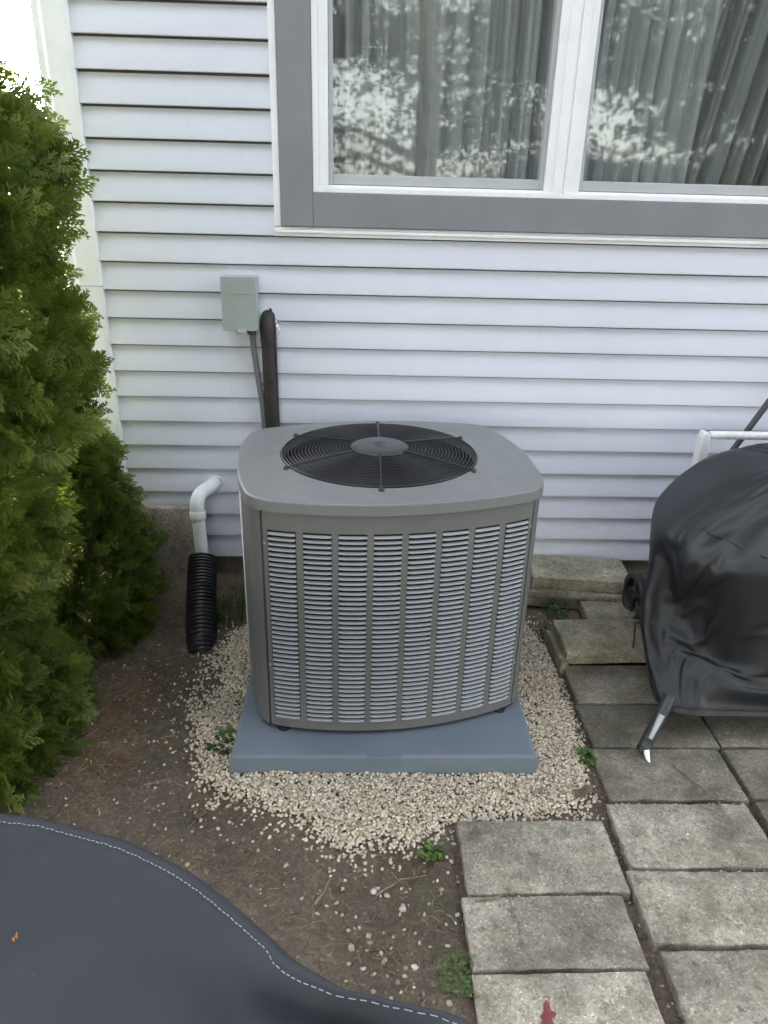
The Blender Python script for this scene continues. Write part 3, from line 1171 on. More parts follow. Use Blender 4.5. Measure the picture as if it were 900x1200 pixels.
# fan shroud, motor, blades
MB().lathe([(RO - .003, ZT + .018), (RO - .006, ZT - .02), (RO - .01, ZT - .16), (RO + .02, ZT - .24), (.30, .3), (0, .3)], 64).build('fan_shroud', M['dark'], ac, smooth=40)
mb = MB()
mb.lathe([(0, ZT - .02), (.06, ZT - .02), (.068, ZT - .03), (.068, ZT - .18), (0, ZT - .18)], 32)
mb.build('fan_motor', M['blackmetal'], ac, smooth=40)
for b in range(3):
    V, F = [], []
    nr_, na = 10, 8
    for i in range(nr_ + 1):
        r = .06 + (.285 - .06) * i / nr_
        span = math.radians(62) * (.75 + .35 * i / nr_)
        for j in range(na + 1):
            t = j / na
            a = b * 2 * PI / 3 + math.radians(20) + span * (t - .5) + .25 * i / nr_
            V.append((r * math.cos(a), r * math.sin(a), ZT - .12 + (t - .5) * -.075 + .012 * math.sin(t * PI)))
    for i in range(nr_):
        for j in range(na):
            q = i * (na + 1) + j
            F.append((q, q + 1, q + na + 2, q + na + 1))
    MB().add(V, F).build('fan_blade', M['blackmetal'], ac, smooth=180)


def dome(r):
    """height of the grille wires"""
    return ZT + .047 + .017 * (1 - (r / RO) ** 2)


mb = MB()
r = .092
while r < RO - .004:
    mb.ring(r, .0017, dome(r), 84, 5)
    r += .0106
mb.ring(RO - .001, .0026, dome(RO - .001), 84, 6)
g = mb.build('fan_grille', M['wire'], ac, smooth=180)
g['kind'] = 'stuff'
for k in range(6):
    a = math.radians(30 + 60 * k - 7.3 + 60)
    P = []
    for i in range(12):
        r = .07 + (RO + .014 - .07) * i / 11
        P.append((r * math.cos(a), r * math.sin(a), dome(min(r, RO)) + .002 - (.003 if i == 11 else 0)))
    MB().tube(P, .0027, 7).build('grille_spoke', M['wire'], ac, smooth=180)
    p = P[-1]
    MB().lathe([(0, .006), (.006, .005), (.008, 0), (.008, -.004)], 12).build('clip', M['black'], ac, smooth=50).location = (p[0], p[1], p[2])
hub = MB().lathe([(.088, dome(.09) - .006), (.090, dome(.09) - .002), (.089, dome(.09) + .002), (.080, dome(0) + .005), (.075, dome(0) + .0065), (.03, dome(0) + .0075), (0, dome(0) + .0078)], 56).build('hub_cap', M['hub'], ac, smooth=40)
mb = MB()
zt = dome(0) + .0076
ar = [(.016 * math.cos(t), .006 + .016 * math.sin(t), zt) for t in np.linspace(.1, PI - .1, 12)]
Rm = Matrix.Rotation(math.radians(-7.3), 3, 'Z')
ar = [tuple(Rm @ Vector(p)) for p in ar]
mb.tube(ar, .0022, 6)
sq = [(-.012, -.02, zt), (.012, -.02, zt), (.012, .002, zt), (-.012, .002, zt), (-.012, -.02, zt)]
mb.tube([tuple(Rm @ Vector(p)) for p in sq], .002, 6)
mb.build('embossed_mark', M['hub'], hub)

for o in ac.children:
    if o not in n_before:
        o.location.x += FO

# ------------------------------------------------------------------ covered grill
GX, GY = 1.45, -.70
gr = thing('covered_grill', 'grill under a wrinkled black nylon cover standing on the pavers', 'grill', (GX, GY, 0))
# draped cloth: 53 rings of 104 points from the hem up; each row holds x, y or z steps in quarter millimetres
CLOTH = [
    [1956,0,-1,-5,-8,-12,-13,-11,-17,-21,-22,-28,-29,-34,-35,-38,-42,-47,-51,-55,-62,-73,-89,-116,-160,-273,-1176,-154,-93,-75,-64,-56,-49,-38,-39,-36,-31,-30,-28,-28,-23,-22,-21,-21,-22,-22,-27,-28,-32,-40,-48,-70,-280,-68,-31,-16,-9,-6,-2,16,4,7,11,20,22,26,33,38,42,48,52,59,68,79,94,121,169,278,1510,260,150,118,96,77,63,53,47,40,35,33,33,35,29,27,25,22,20,18,5,5,5,7,9,4],
    [553,198,121,90,69,57,49,49,41,35,34,29,26,21,22,21,17,15,13,11,4,3,1,4,12,16,-11,9,-5,-7,-9,-10,-10,-16,-6,-12,-21,-22,-23,-22,-29,-31,-34,-37,-40,-44,-49,-55,-63,-78,-111,-208,-1128,-188,-116,-90,-74,-60,-50,-32,-40,-37,-32,-29,-29,-26,-21,-20,-17,-16,-14,-14,12,10,14,11,3,-15,-54,-13,-14,-2,10,15,18,17,18,23,26,25,22,10,22,25,28,32,36,43,51,62,74,92,120,198],
    [464,-5,-3,1,5,4,3,2,4,5,2,-8,-7,-11,-2,-1,0,1,3,3,-7,-4,-2,0,-7,-12,33,5,3,0,-2,-2,-2,-19,9,7,-1,-1,-1,-1,-1,-2,-1,-1,0,0,8,9,12,11,10,7,-55,5,5,2,0,-2,-1,-24,-8,3,6,6,6,8,0,0,0,1,0,-1,-12,-13,-13,-3,-3,3,56,-13,-10,-2,3,6,4,-8,-5,-3,2,3,3,13,-2,-3,-2,-2,-2,-1,-17,-17,-20,-22,-8,8],
    [1962,-12,-12,-14,-16,-18,-23,-27,-24,-21,-21,-18,-24,-14,-35,-37,-41,-38,-51,-44,-56,-70,-87,-117,-161,-273,-1175,-151,-91,-74,-60,-48,-44,-33,-38,-25,-23,-26,-28,-30,-30,-28,-27,-28,-30,-29,-34,-33,-34,-39,-56,-56,-302,-37,-7,-1,10,-4,-6,-21,-20,-15,18,27,31,34,38,39,42,43,53,49,68,78,88,120,168,281,1515,261,150,111,87,75,63,53,47,39,31,29,30,28,29,37,31,-15,7,13,10,12,15,51,-34,-13],
    [543,205,127,92,70,56,41,33,31,27,26,23,13,10,20,20,18,15,12,8,10,12,16,9,0,1,5,-10,-9,-7,-6,-13,0,26,-12,-26,-26,-24,-21,-16,-14,-25,-29,-31,-34,-41,-41,-50,-62,-80,-112,-217,-1104,-203,-125,-94,-72,-59,-49,-37,-33,-35,-27,-21,-17,-14,-9,-5,-18,-21,-5,-31,-8,13,29,15,5,-1,-43,-8,-13,-14,20,13,16,10,5,-17,30,29,27,26,22,4,21,30,38,43,51,61,74,78,111,196],
    [383,-7,-3,5,6,7,9,19,22,17,19,28,-28,-35,8,-7,7,28,-2,-34,-27,-19,-17,-4,1,5,24,30,20,11,-21,29,24,17,8,-8,-13,-4,1,9,12,5,3,2,2,1,7,9,11,12,12,11,-63,8,-2,-8,-18,-3,3,0,-2,2,7,5,4,2,-7,-12,4,9,-9,18,-2,-15,-22,-10,-8,-13,-21,8,6,36,-31,16,7,11,14,18,1,0,1,1,-2,12,1,-22,-16,-10,-9,-10,-8,-2,-24,-6],
    [1887,-18,-13,-15,-8,-7,-5,32,-23,-34,-37,-32,-27,-16,-36,-37,-42,-31,-51,-41,-51,-72,-82,-103,-159,-270,-1175,-154,-92,-74,-26,-42,-42,-37,-26,-22,-27,-26,-30,-29,-29,-31,-19,-26,-35,-37,-41,-44,-47,-48,-65,-64,-245,-17,-6,-5,-33,-36,-35,-26,-2,21,28,33,33,34,37,39,37,39,53,51,54,68,95,117,171,285,1515,258,151,116,80,65,63,54,45,44,42,40,36,30,11,9,23,29,34,2,15,25,19,-58,-5,40],
    [539,208,124,89,61,53,39,17,28,18,5,13,15,10,19,20,17,13,10,8,10,13,27,-3,0,0,11,-9,-11,-8,44,16,7,-23,-26,-26,-22,-22,-17,-16,-14,-17,-34,-33,-26,-31,-35,-41,-53,-77,-111,-217,-1100,-212,-130,-95,-67,-46,-32,-32,-36,-28,-21,-9,-6,-7,-10,-4,-21,-25,0,-28,-36,31,5,24,0,-10,-91,51,9,6,-40,42,-5,4,-7,3,3,9,16,24,37,36,30,25,18,47,50,55,72,67,117,193],
    [406,-15,-2,-3,28,23,25,30,20,12,-6,-18,-22,-35,1,8,3,38,-14,-39,-36,-10,26,-51,-8,-7,59,27,21,15,39,34,24,5,-14,-15,-2,1,6,10,12,11,-9,-1,12,11,12,14,15,14,16,11,-71,-15,-8,-3,6,-3,-13,-5,9,9,3,-4,-5,-7,-3,-11,11,16,-13,15,22,-28,-8,-18,-9,-9,-16,3,-9,-3,27,-2,17,13,18,13,8,0,-1,0,4,5,-4,-13,-20,-6,-11,-16,-11,-15,0,-1],
    [1880,24,-35,36,-26,13,-37,-16,-38,-20,-25,-33,-37,-32,-31,-30,-33,-45,-40,-52,-58,-56,-63,-111,-155,-267,-1175,-156,-88,-74,4,-39,-41,-24,-28,-30,-28,-23,-28,-28,-29,-31,-29,-12,-34,-37,-43,-46,-54,-69,-71,-62,-204,-32,-21,-64,-53,-41,-27,6,26,30,33,32,32,34,35,39,29,37,52,51,42,75,91,114,171,285,1513,262,154,115,84,71,42,53,48,44,40,37,36,38,34,29,27,26,17,15,16,12,-54,-19,0,22],
    [547,211,120,75,48,55,6,16,20,3,6,10,11,18,24,25,-5,12,10,9,26,44,-17,-2,-4,-2,26,-1,8,1,52,20,-25,-29,-25,-17,-19,-24,-18,-15,-13,-13,-27,-37,-30,-34,-31,-37,-43,-56,-108,-217,-1096,-216,-132,-72,-47,-41,-39,-39,-26,-16,-10,-6,-7,-6,-1,-6,-26,-26,2,-29,-45,17,-29,38,-29,-39,-74,39,16,4,38,-30,51,20,13,4,0,-3,-3,-4,17,26,29,32,41,45,50,59,41,86,114,197],
    [485,-19,4,-31,38,4,30,36,1,-35,-26,-14,-8,10,15,20,-33,21,-37,-27,13,22,-60,-20,-23,-24,107,40,41,21,36,34,3,-17,-6,4,1,-3,5,9,12,15,0,-16,8,6,17,20,26,32,20,11,-90,-13,-2,-3,-14,-9,-1,13,6,0,-8,-6,-4,-7,-13,-5,21,17,-13,15,32,-21,0,-22,-7,-20,-10,4,-6,-4,14,6,13,1,-6,11,14,14,13,11,2,-5,-7,-8,-10,-12,-11,-12,-24,4,1,-1],
    [1944,-42,46,-17,10,-49,-40,-37,-31,-15,-34,-30,-13,-27,-39,-39,-37,-51,-53,-41,-34,-46,-86,-109,-154,-248,-1176,-163,-95,-47,11,-41,-36,-17,-34,-30,-20,-21,-28,-29,-30,-28,-31,-11,-31,-44,-42,-52,-60,-53,-76,-65,-209,-43,-97,-66,-52,-33,14,25,35,31,30,33,33,33,37,37,22,37,53,50,32,79,86,118,160,288,1506,266,158,114,91,63,64,56,43,7,39,36,35,33,32,30,27,29,1,5,27,27,-32,56,4,22],
    [548,210,93,79,64,18,-23,19,12,3,10,17,31,25,6,-1,-4,10,20,41,54,-22,-4,-1,16,95,-71,-22,3,34,52,12,-30,-30,-11,-17,-25,-26,-16,-13,-4,-21,-23,-37,-34,-12,-33,-25,-35,-74,-100,-212,-1096,-215,-88,-68,-48,-47,-44,-33,-13,0,0,-7,-8,-5,-6,-14,-28,-24,1,-31,-50,1,-40,27,-72,-41,-59,19,15,12,18,40,-20,18,27,41,5,-10,10,20,21,25,28,30,42,44,46,53,56,54,92,200],
    [538,14,-62,26,16,16,-16,-1,23,-37,-11,7,19,16,5,-22,-30,-10,0,16,23,-55,-22,-19,2,-26,108,20,33,49,34,33,-4,-23,10,3,-9,-5,7,11,17,7,6,-19,2,21,16,26,29,21,31,9,-85,-14,-27,-7,-9,1,15,9,-4,-17,-16,-8,-4,-6,-4,4,25,17,-14,16,36,-11,4,-20,-10,-21,-8,1,-3,-2,1,18,-8,-3,5,20,13,14,12,4,0,-3,-5,-5,-17,-18,-1,-4,-27,-30,-64,-10],
    [1933,53,-22,34,-66,-45,-41,-17,-36,-38,-33,-10,-16,-36,-41,-43,-43,-37,-5,-47,-53,-75,-87,-97,-125,-265,-1173,-165,-68,-64,21,-39,-23,-25,-33,-32,-29,-6,-23,-30,-32,-31,-25,-14,-34,-43,-51,-49,-37,-47,-88,-52,-243,-116,-103,-70,-49,17,14,41,32,35,33,31,35,32,36,36,14,43,53,48,29,78,83,118,154,285,1496,270,160,115,90,75,56,60,52,-15,19,33,32,34,33,32,28,34,-10,25,-1,15,22,43,73,30],
    [543,189,109,76,1,22,17,-17,1,12,19,29,29,-1,1,5,23,39,57,34,-33,6,18,47,70,1,-128,-8,59,-7,51,13,-34,-29,-10,-8,-18,-28,-25,-4,-4,-16,-29,-38,-29,3,-12,-29,-65,-81,-73,-209,-1102,-185,-71,-60,-49,-52,-45,-5,1,-8,-6,-2,-10,-11,-10,-16,-30,-18,-3,-35,-52,-16,-43,12,-84,-64,-50,16,10,9,11,16,37,6,9,40,36,24,21,19,19,21,28,24,39,40,51,55,63,60,40,202],
    [624,-83,35,-6,-2,21,18,-38,-14,-3,6,19,19,-18,-10,-2,2,5,-13,20,-29,-13,-10,-15,-57,35,70,36,50,40,29,32,-18,-14,11,12,1,-19,1,16,18,12,-2,-18,8,25,22,26,2,10,57,-7,-56,-18,-36,-12,-4,17,16,-14,-23,-8,-9,-13,-4,2,0,5,28,9,-10,17,37,-1,7,-16,-5,-24,-11,2,-2,-1,0,2,12,-6,-3,21,13,3,4,4,2,1,-2,0,-19,-10,-12,-13,-10,-34,-74,-20],
    [2010,-60,91,-35,-65,-39,-41,-42,-39,-34,-26,-25,-24,-23,-22,-18,-13,-39,-51,-57,-57,-63,-61,-95,-153,-268,-1174,-139,-66,-62,20,-39,-40,-20,-19,-29,-31,-24,0,-27,-24,-23,-26,-27,-41,-45,-42,-24,-42,-55,-91,-29,-340,-148,-98,-70,-20,21,43,40,38,36,35,33,34,35,30,34,10,46,37,47,66,50,89,111,158,275,1480,273,161,112,90,76,69,61,53,32,12,7,24,26,27,25,22,19,24,27,28,30,35,42,70,10],
    [540,198,59,59,-3,29,-6,-6,14,18,24,24,26,31,34,36,30,33,-20,23,35,35,35,50,-4,-12,-56,-89,63,-38,50,10,-19,-31,-31,5,-3,-23,-35,-19,17,-27,-30,-30,-12,-19,22,-55,-60,-71,-60,-206,-1093,-149,-74,-54,-64,-51,2,-2,-5,-12,-12,-7,-7,-11,-17,-20,-31,-4,-35,-38,-25,-50,-6,-33,-16,-68,-97,26,15,-9,-5,-2,-1,8,9,36,38,33,30,28,27,30,36,37,38,38,41,45,49,61,50,208],
    [670,-46,-32,43,-8,25,-23,-13,-3,4,10,13,13,3,-6,-20,-38,16,24,14,-19,-30,-56,-25,24,33,60,43,47,20,28,31,-2,-17,-13,21,14,-8,-15,3,25,-16,5,8,20,15,31,-19,16,29,62,-48,5,-44,-29,-12,14,18,-28,-22,-14,-2,-2,-8,-10,1,10,10,28,-9,18,16,1,36,-19,12,-66,-73,95,-3,-2,11,6,2,1,-6,-5,-9,18,24,9,8,5,1,-4,-5,-13,-10,-18,-22,-26,-32,-70,-5],
    [1934,49,100,-77,-62,-52,-41,-26,-17,-2,-21,-25,-23,-24,-15,-17,-42,-46,-51,-44,-56,-66,-86,-112,-154,-273,-1165,-103,-80,-42,4,-48,-37,-36,-4,-31,-12,-33,-10,-30,-33,-24,-40,-2,-23,-20,-23,-51,-43,-74,-72,-8,-458,-154,-97,-51,-5,55,48,44,33,37,36,33,32,34,33,31,-3,47,49,54,58,62,81,106,160,240,1481,276,160,111,89,75,69,62,56,50,45,28,21,20,21,22,25,27,27,23,24,30,37,50,51,-17],
    [523,206,29,21,14,17,25,36,36,30,30,26,30,30,28,34,14,16,28,30,35,39,31,18,15,1,-84,-131,45,-60,47,-2,-21,-7,-38,-14,29,-13,-42,-16,-10,35,-5,-53,-31,34,-49,-38,-59,-41,-92,-198,-1063,-132,-71,-71,-65,-5,-9,-13,7,-6,-10,-10,-15,-12,-17,-24,-31,-14,-23,-33,-34,-44,-50,27,-33,-157,14,1,4,4,1,-1,-3,-3,-5,-7,1,24,30,32,33,32,32,31,35,38,40,45,50,63,103,210],
    [713,-7,-46,18,15,10,3,-3,-10,-24,-3,9,2,4,-24,-21,21,22,-1,-34,-23,-21,-8,4,15,17,89,35,45,-14,38,16,-8,15,-21,5,26,-1,-8,7,7,6,4,9,18,-26,20,24,17,41,48,-75,41,-52,-28,5,18,-22,-18,-14,-26,-12,-6,-4,3,2,7,13,31,-4,-1,4,27,21,14,-27,-45,-50,46,27,9,5,4,3,3,3,2,-4,-10,-24,-19,-12,-7,-2,2,12,0,-21,-24,-24,-22,-13,12,7],
    [1954,62,92,-70,-63,-52,-15,-17,-14,-13,-17,-20,-22,-24,-28,-34,-40,-46,-51,-57,-64,-75,-91,-114,-153,-270,-1167,-78,-94,-6,-34,-41,-27,-12,-42,-8,-32,-9,-43,-7,-37,-42,-14,-43,-19,-32,-34,-8,-68,-73,8,-56,-525,-158,-88,-36,43,55,50,28,39,39,30,32,32,23,27,44,23,24,55,55,58,59,87,104,83,292,1482,277,159,110,88,76,68,63,56,46,39,42,41,36,36,31,26,31,26,23,28,31,22,13,-32,-31],
    [520,202,53,41,0,17,42,37,36,34,31,30,33,30,29,27,27,25,27,23,24,25,20,6,8,23,-95,-149,3,-64,29,6,-37,33,3,-43,-23,39,7,-45,-16,-1,44,7,-49,39,-50,-62,-46,-50,-102,-213,-1036,-124,-82,-80,-55,2,-7,17,-18,-11,-20,11,-17,-22,-20,3,-37,-40,-4,-43,-40,-44,-39,8,-128,-16,24,-7,3,3,3,0,0,-2,-3,-1,-3,-1,4,6,8,12,18,26,35,37,45,49,62,81,114,214],
    [798,-14,-44,8,21,12,-21,-16,-15,-12,-8,-6,-4,-3,-2,2,2,-1,-2,-5,-8,-8,-3,9,15,8,100,27,37,-40,42,28,-27,28,5,-3,3,17,5,4,7,3,8,-2,29,-31,3,31,-10,56,-33,13,39,-50,-15,15,9,-27,-18,-37,-4,-11,5,-20,0,12,11,-4,18,36,-27,-6,21,18,-8,-1,-55,-35,-8,2,2,4,4,4,5,5,4,24,25,13,-6,-12,-18,-21,-20,-19,-13,-15,-10,-7,14,13,-12,-15],
    [2061,54,47,-52,-50,-44,-39,-37,-38,-37,-36,-38,-36,-36,-38,-38,-35,-44,-48,-54,-49,-46,-77,-114,-147,-244,-1189,-72,-93,2,-58,-22,-31,-25,-27,-26,-12,-28,-26,-23,-26,-43,-20,-43,-28,-39,-44,-32,-54,-12,6,-68,-557,-160,-86,-16,56,56,40,36,40,22,36,34,35,14,30,38,37,28,51,55,56,79,85,126,40,291,1486,271,154,110,88,75,67,60,51,34,43,43,39,38,35,32,28,31,36,42,52,-50,-16,-15,-20,-28],
    [508,203,105,66,44,35,33,27,19,13,10,7,5,1,-5,-9,28,18,7,18,46,64,-37,19,30,96,-66,-153,-28,-61,11,22,-33,22,31,-25,-42,18,32,-28,-35,0,36,19,-33,24,-33,-44,-36,-69,-143,-193,-1032,-119,-87,-85,-39,-5,11,8,-12,-34,1,-8,-3,-32,-16,-6,-25,-34,-23,-25,-33,-36,-25,-3,-178,13,141,14,6,3,1,1,2,4,-9,32,15,6,3,2,-4,-12,17,-19,-19,-15,18,29,67,86,121,214],
    [1005,-19,-32,-1,0,-2,-1,-2,-3,-3,-4,-5,-7,-10,-15,-17,0,-10,-22,-17,8,13,-41,8,10,8,29,12,21,-42,10,43,-17,24,15,-5,3,10,11,3,8,2,4,1,18,-23,-14,52,0,69,-26,11,16,-56,-10,20,1,-23,-32,-30,-10,6,-10,-5,-13,18,7,0,10,22,-7,-7,42,6,-19,2,-48,-34,5,5,25,17,14,12,11,10,19,-17,-6,4,7,5,11,19,-20,24,17,-1,-11,-12,5,-2,-9,-9],
    [2121,64,-40,-32,-52,-48,-44,-44,-42,-38,-38,-37,-38,-37,-38,-39,-42,-44,-45,-19,-14,-66,-94,-110,-141,-238,-1200,-148,42,-51,-56,-16,-43,-38,-4,-27,-31,-17,-34,-17,-36,-25,-27,-37,-47,-47,-44,-51,-7,31,-36,-72,-594,-164,-80,15,67,53,41,41,24,32,30,34,29,32,19,30,38,47,48,50,68,57,71,102,121,252,1484,265,144,112,90,76,67,60,50,39,45,29,38,38,38,38,39,41,42,34,13,38,-9,-14,-25,-82],
    [497,199,114,79,41,30,26,17,-1,13,4,5,2,-2,2,-4,10,15,25,54,66,-34,12,33,47,91,-96,-71,-82,-56,19,-48,-7,9,31,28,-15,-40,7,37,-3,-34,27,24,13,-5,-29,-30,-75,-91,-120,-195,-1008,-114,-92,-86,-12,6,9,0,-36,-20,-19,-8,13,-10,-26,-21,-16,-19,-28,-35,-18,-38,-39,-50,-104,-129,200,13,58,14,9,6,3,2,-8,25,-5,28,16,3,4,0,-1,-4,-13,-26,-44,33,69,86,117,192],
    [1087,-31,-4,1,0,-1,-2,-5,-9,-4,-7,-6,-9,-11,-10,-15,-12,-12,-10,-3,-3,-29,3,11,7,4,10,-35,38,-5,10,1,12,12,21,13,3,-1,6,17,5,4,5,2,2,-7,-1,7,20,9,15,20,20,-53,-4,21,-18,-31,-34,-23,8,-1,-3,-5,-14,-9,20,11,6,-2,6,9,-2,-51,-41,-24,65,-30,66,11,23,10,9,9,12,12,18,-9,2,-6,-2,3,3,2,2,0,0,24,28,-41,-3,-4,-1,24],
    [2195,-34,-8,-39,-61,-54,-44,-44,-42,-40,-38,-37,-38,-37,-39,-41,-40,-34,5,15,-68,-80,-84,-112,-141,-239,-1209,-163,24,-6,-59,-19,-33,-41,-19,-11,-35,-18,-33,-33,-28,-35,-35,-39,-30,-43,-50,-54,28,-14,-26,-71,-627,-161,-66,55,56,54,48,41,25,19,33,33,33,28,34,34,39,45,49,29,69,77,79,98,140,203,1494,253,157,99,86,74,66,59,52,48,44,40,36,27,36,39,40,42,40,38,51,58,-17,-27,-52,-80],
    [477,207,120,77,28,20,26,18,-2,5,-1,-1,1,1,2,5,18,33,48,46,-6,6,48,32,44,62,-99,-4,-89,-74,9,-48,-32,-5,28,33,1,-33,-10,10,18,2,-17,11,27,19,-13,-27,-67,-90,-123,-196,-986,-117,-103,-72,19,4,2,-25,-34,-33,-2,-4,-4,11,-10,-18,-17,-20,-27,-45,-16,-20,-47,-66,-98,-198,165,57,1,45,30,22,15,12,9,-3,-1,-7,-10,25,11,5,3,2,-21,30,-16,-19,70,80,103,186],
    [1161,-4,-1,1,-2,-5,-3,-6,-11,-9,-10,-10,-10,-9,-10,-10,-8,-6,-20,-30,1,-1,6,10,5,2,-7,-45,37,6,12,3,5,6,18,17,7,-2,-1,9,15,9,-11,-2,14,1,0,10,13,15,16,21,4,-48,2,10,-42,-31,-27,-4,6,6,-9,-7,-9,-18,-7,-6,-6,-8,-1,-29,-3,-7,0,1,27,32,55,36,-5,35,15,12,12,11,11,-1,0,-9,-13,13,3,2,2,1,-1,11,-13,-14,3,6,11,22],
    [2211,-41,-16,-41,-65,-53,-49,-47,-42,-40,-38,-37,-38,-39,-38,-36,-24,2,18,-25,-68,-82,-97,-116,-132,-243,-1209,-161,-35,38,-32,-53,-11,-28,-38,-17,-11,-35,-25,-28,-35,-37,-40,-39,-40,-22,-51,-59,14,-10,-25,-74,-652,-156,-40,85,51,56,51,20,19,35,33,31,30,29,31,35,37,32,39,56,70,74,72,93,153,197,1501,255,158,110,83,67,61,61,51,47,42,40,37,31,34,36,39,42,31,42,56,36,-8,-34,-81,39],
    [472,200,120,76,22,25,19,4,-3,-3,-4,0,2,5,8,22,36,45,41,50,10,1,-22,32,71,17,40,-52,-92,-60,-51,5,-44,-32,-5,29,31,6,-26,-20,-8,-2,-1,10,18,40,15,-14,-71,-92,-123,-196,-964,-122,-118,-38,25,4,-13,-43,-38,2,-6,-9,-10,-17,-16,-17,-23,-36,-41,21,-17,-30,-62,-74,-74,-204,90,59,4,28,31,32,25,-3,7,-6,-4,-3,13,19,17,-10,-6,5,19,-17,-6,49,71,78,82,196],
    [1265,-6,0,2,-3,-5,-6,-11,-13,-13,-13,-10,-10,-8,-7,-5,-5,-16,-26,-14,-3,-1,-6,9,16,-21,-40,-8,16,24,15,3,11,5,5,14,18,0,2,2,2,3,3,1,6,14,6,7,13,14,15,20,-10,-43,9,-12,-47,-32,-17,9,7,-12,-6,-4,-4,-8,-9,-6,-6,-10,-9,-20,-1,-1,2,2,23,38,35,42,0,15,24,26,20,-1,7,-7,-5,-6,6,7,8,-10,-8,5,27,-23,-2,18,6,6,-1,-14],
    [2218,-33,-24,-56,-65,-58,-52,-47,-41,-39,-39,-38,-37,-37,-29,-22,3,17,-2,-47,-67,-81,-99,-122,-142,-240,-1194,-164,-54,32,-4,-52,-41,-9,-25,-36,-31,-6,-23,-35,-33,-29,-38,-40,-44,-25,-46,-61,-21,10,-28,-76,-673,-146,-1,86,60,59,50,12,21,28,26,25,28,28,30,32,38,41,41,63,67,66,75,70,163,210,1498,271,155,112,87,71,60,52,50,47,43,39,37,32,33,35,38,30,45,50,40,6,-51,-25,52,10],
    [469,198,118,70,25,16,4,-4,-5,-6,-1,6,9,15,28,35,42,38,48,32,-9,-10,-18,25,60,-9,127,-42,-84,-63,-59,-9,-24,-40,-30,-12,20,30,26,3,-12,-20,-11,-6,2,40,29,-3,-71,-91,-125,-197,-938,-135,-124,6,17,-7,-25,-46,-34,-23,-21,-18,-17,-16,-17,-18,-22,-27,31,-8,-26,-46,-58,-99,-45,-195,108,-39,21,18,24,28,25,26,-15,-2,0,2,10,17,16,14,4,-28,-9,7,34,61,49,81,102,200],
    [1365,-8,2,3,-3,-7,-11,-14,-14,-15,-12,-9,-7,-5,-5,-6,-13,-22,-17,-6,-6,-6,-8,4,13,-35,-27,-14,11,23,19,6,5,10,6,2,5,20,5,-6,3,10,6,3,5,13,9,7,7,16,15,16,-21,-35,10,-40,-43,-24,-10,12,6,-5,-7,-7,-8,-7,-6,-7,-6,-6,-23,-3,3,1,3,-6,27,42,41,19,13,11,19,22,22,21,-9,-4,-4,-2,3,7,8,4,-3,-10,-4,4,21,18,-21,17,-11,3],
    [2223,-32,-29,-74,-70,-60,-51,-45,-41,-40,-38,-36,-32,-25,-19,10,14,2,-26,-56,-61,-80,-99,-126,-150,-239,-1185,-167,-66,30,-11,-17,-47,-39,-14,-20,-31,-35,-24,-11,-25,-37,-38,-39,-33,-47,-32,-61,-44,9,-26,-77,-694,-127,49,71,70,59,26,36,32,29,26,26,27,28,30,34,38,10,38,60,69,63,68,61,165,224,1496,279,153,113,90,75,60,47,53,46,43,40,37,35,33,34,31,38,28,49,-15,4,45,-30,28,52],
    [472,195,118,55,17,4,-4,-8,-7,4,11,15,22,30,36,38,37,44,43,3,-27,-9,-6,8,53,48,103,-7,-74,-65,-59,-48,1,-19,-35,-30,-22,-1,27,31,25,7,-10,-14,-29,11,44,10,-60,-93,-128,-199,-914,-154,-114,35,-3,-1,-50,-32,-24,-17,-19,-20,-16,-14,-13,-15,-19,-42,-37,-17,11,-51,-66,-104,-23,-182,110,-32,-29,2,9,19,28,31,8,-10,-4,-1,4,12,11,13,19,11,-34,6,53,62,58,81,112,193],
    [1462,-9,4,3,-5,-10,-14,-16,-16,-10,-8,-7,-5,-6,-7,-15,-19,-15,-9,-6,-9,-8,-7,-3,11,-24,-36,-20,3,21,16,13,3,-2,13,8,4,-1,7,14,6,2,6,7,11,10,14,8,4,15,12,12,-28,-25,0,-54,-32,-28,5,3,-5,-10,-9,-4,-6,-11,-10,-10,-11,24,-17,-8,16,2,0,-9,28,48,55,18,11,6,10,16,24,25,4,-8,-5,-3,0,4,5,5,10,4,-8,3,12,18,-7,19,-4,-13],
    [2227,-22,-54,-86,-72,-60,-49,-46,-42,-37,-34,-25,-25,-12,6,18,5,-16,-50,-55,-56,-77,-96,-123,-163,-238,-1178,-166,-80,6,14,-20,-22,-43,-39,-25,-16,-21,-32,-34,-27,-10,-30,-42,-37,-41,-38,-57,-62,-2,-29,-67,-711,-99,80,68,69,61,33,43,34,29,27,27,26,27,29,31,29,37,2,41,66,64,63,57,164,235,1498,282,152,111,87,77,69,43,55,46,45,40,37,36,35,33,28,19,39,44,33,16,18,-27,27,24],
    [477,195,112,35,14,-5,-13,-6,8,17,23,29,29,37,37,33,41,42,6,14,-33,-9,-8,1,18,95,93,22,-55,-72,-56,-48,-40,5,-5,-27,-30,-28,-19,13,24,31,24,1,-26,-28,40,25,-41,-94,-127,-203,-904,-171,-92,39,-2,-8,-46,-10,-21,-20,-19,-19,-20,-18,-19,-23,-33,-34,-55,-47,18,-49,-70,-104,-5,-164,104,-26,-25,1,-28,-9,10,35,3,14,-1,-4,-2,4,8,10,22,31,16,-22,44,62,71,83,113,199],
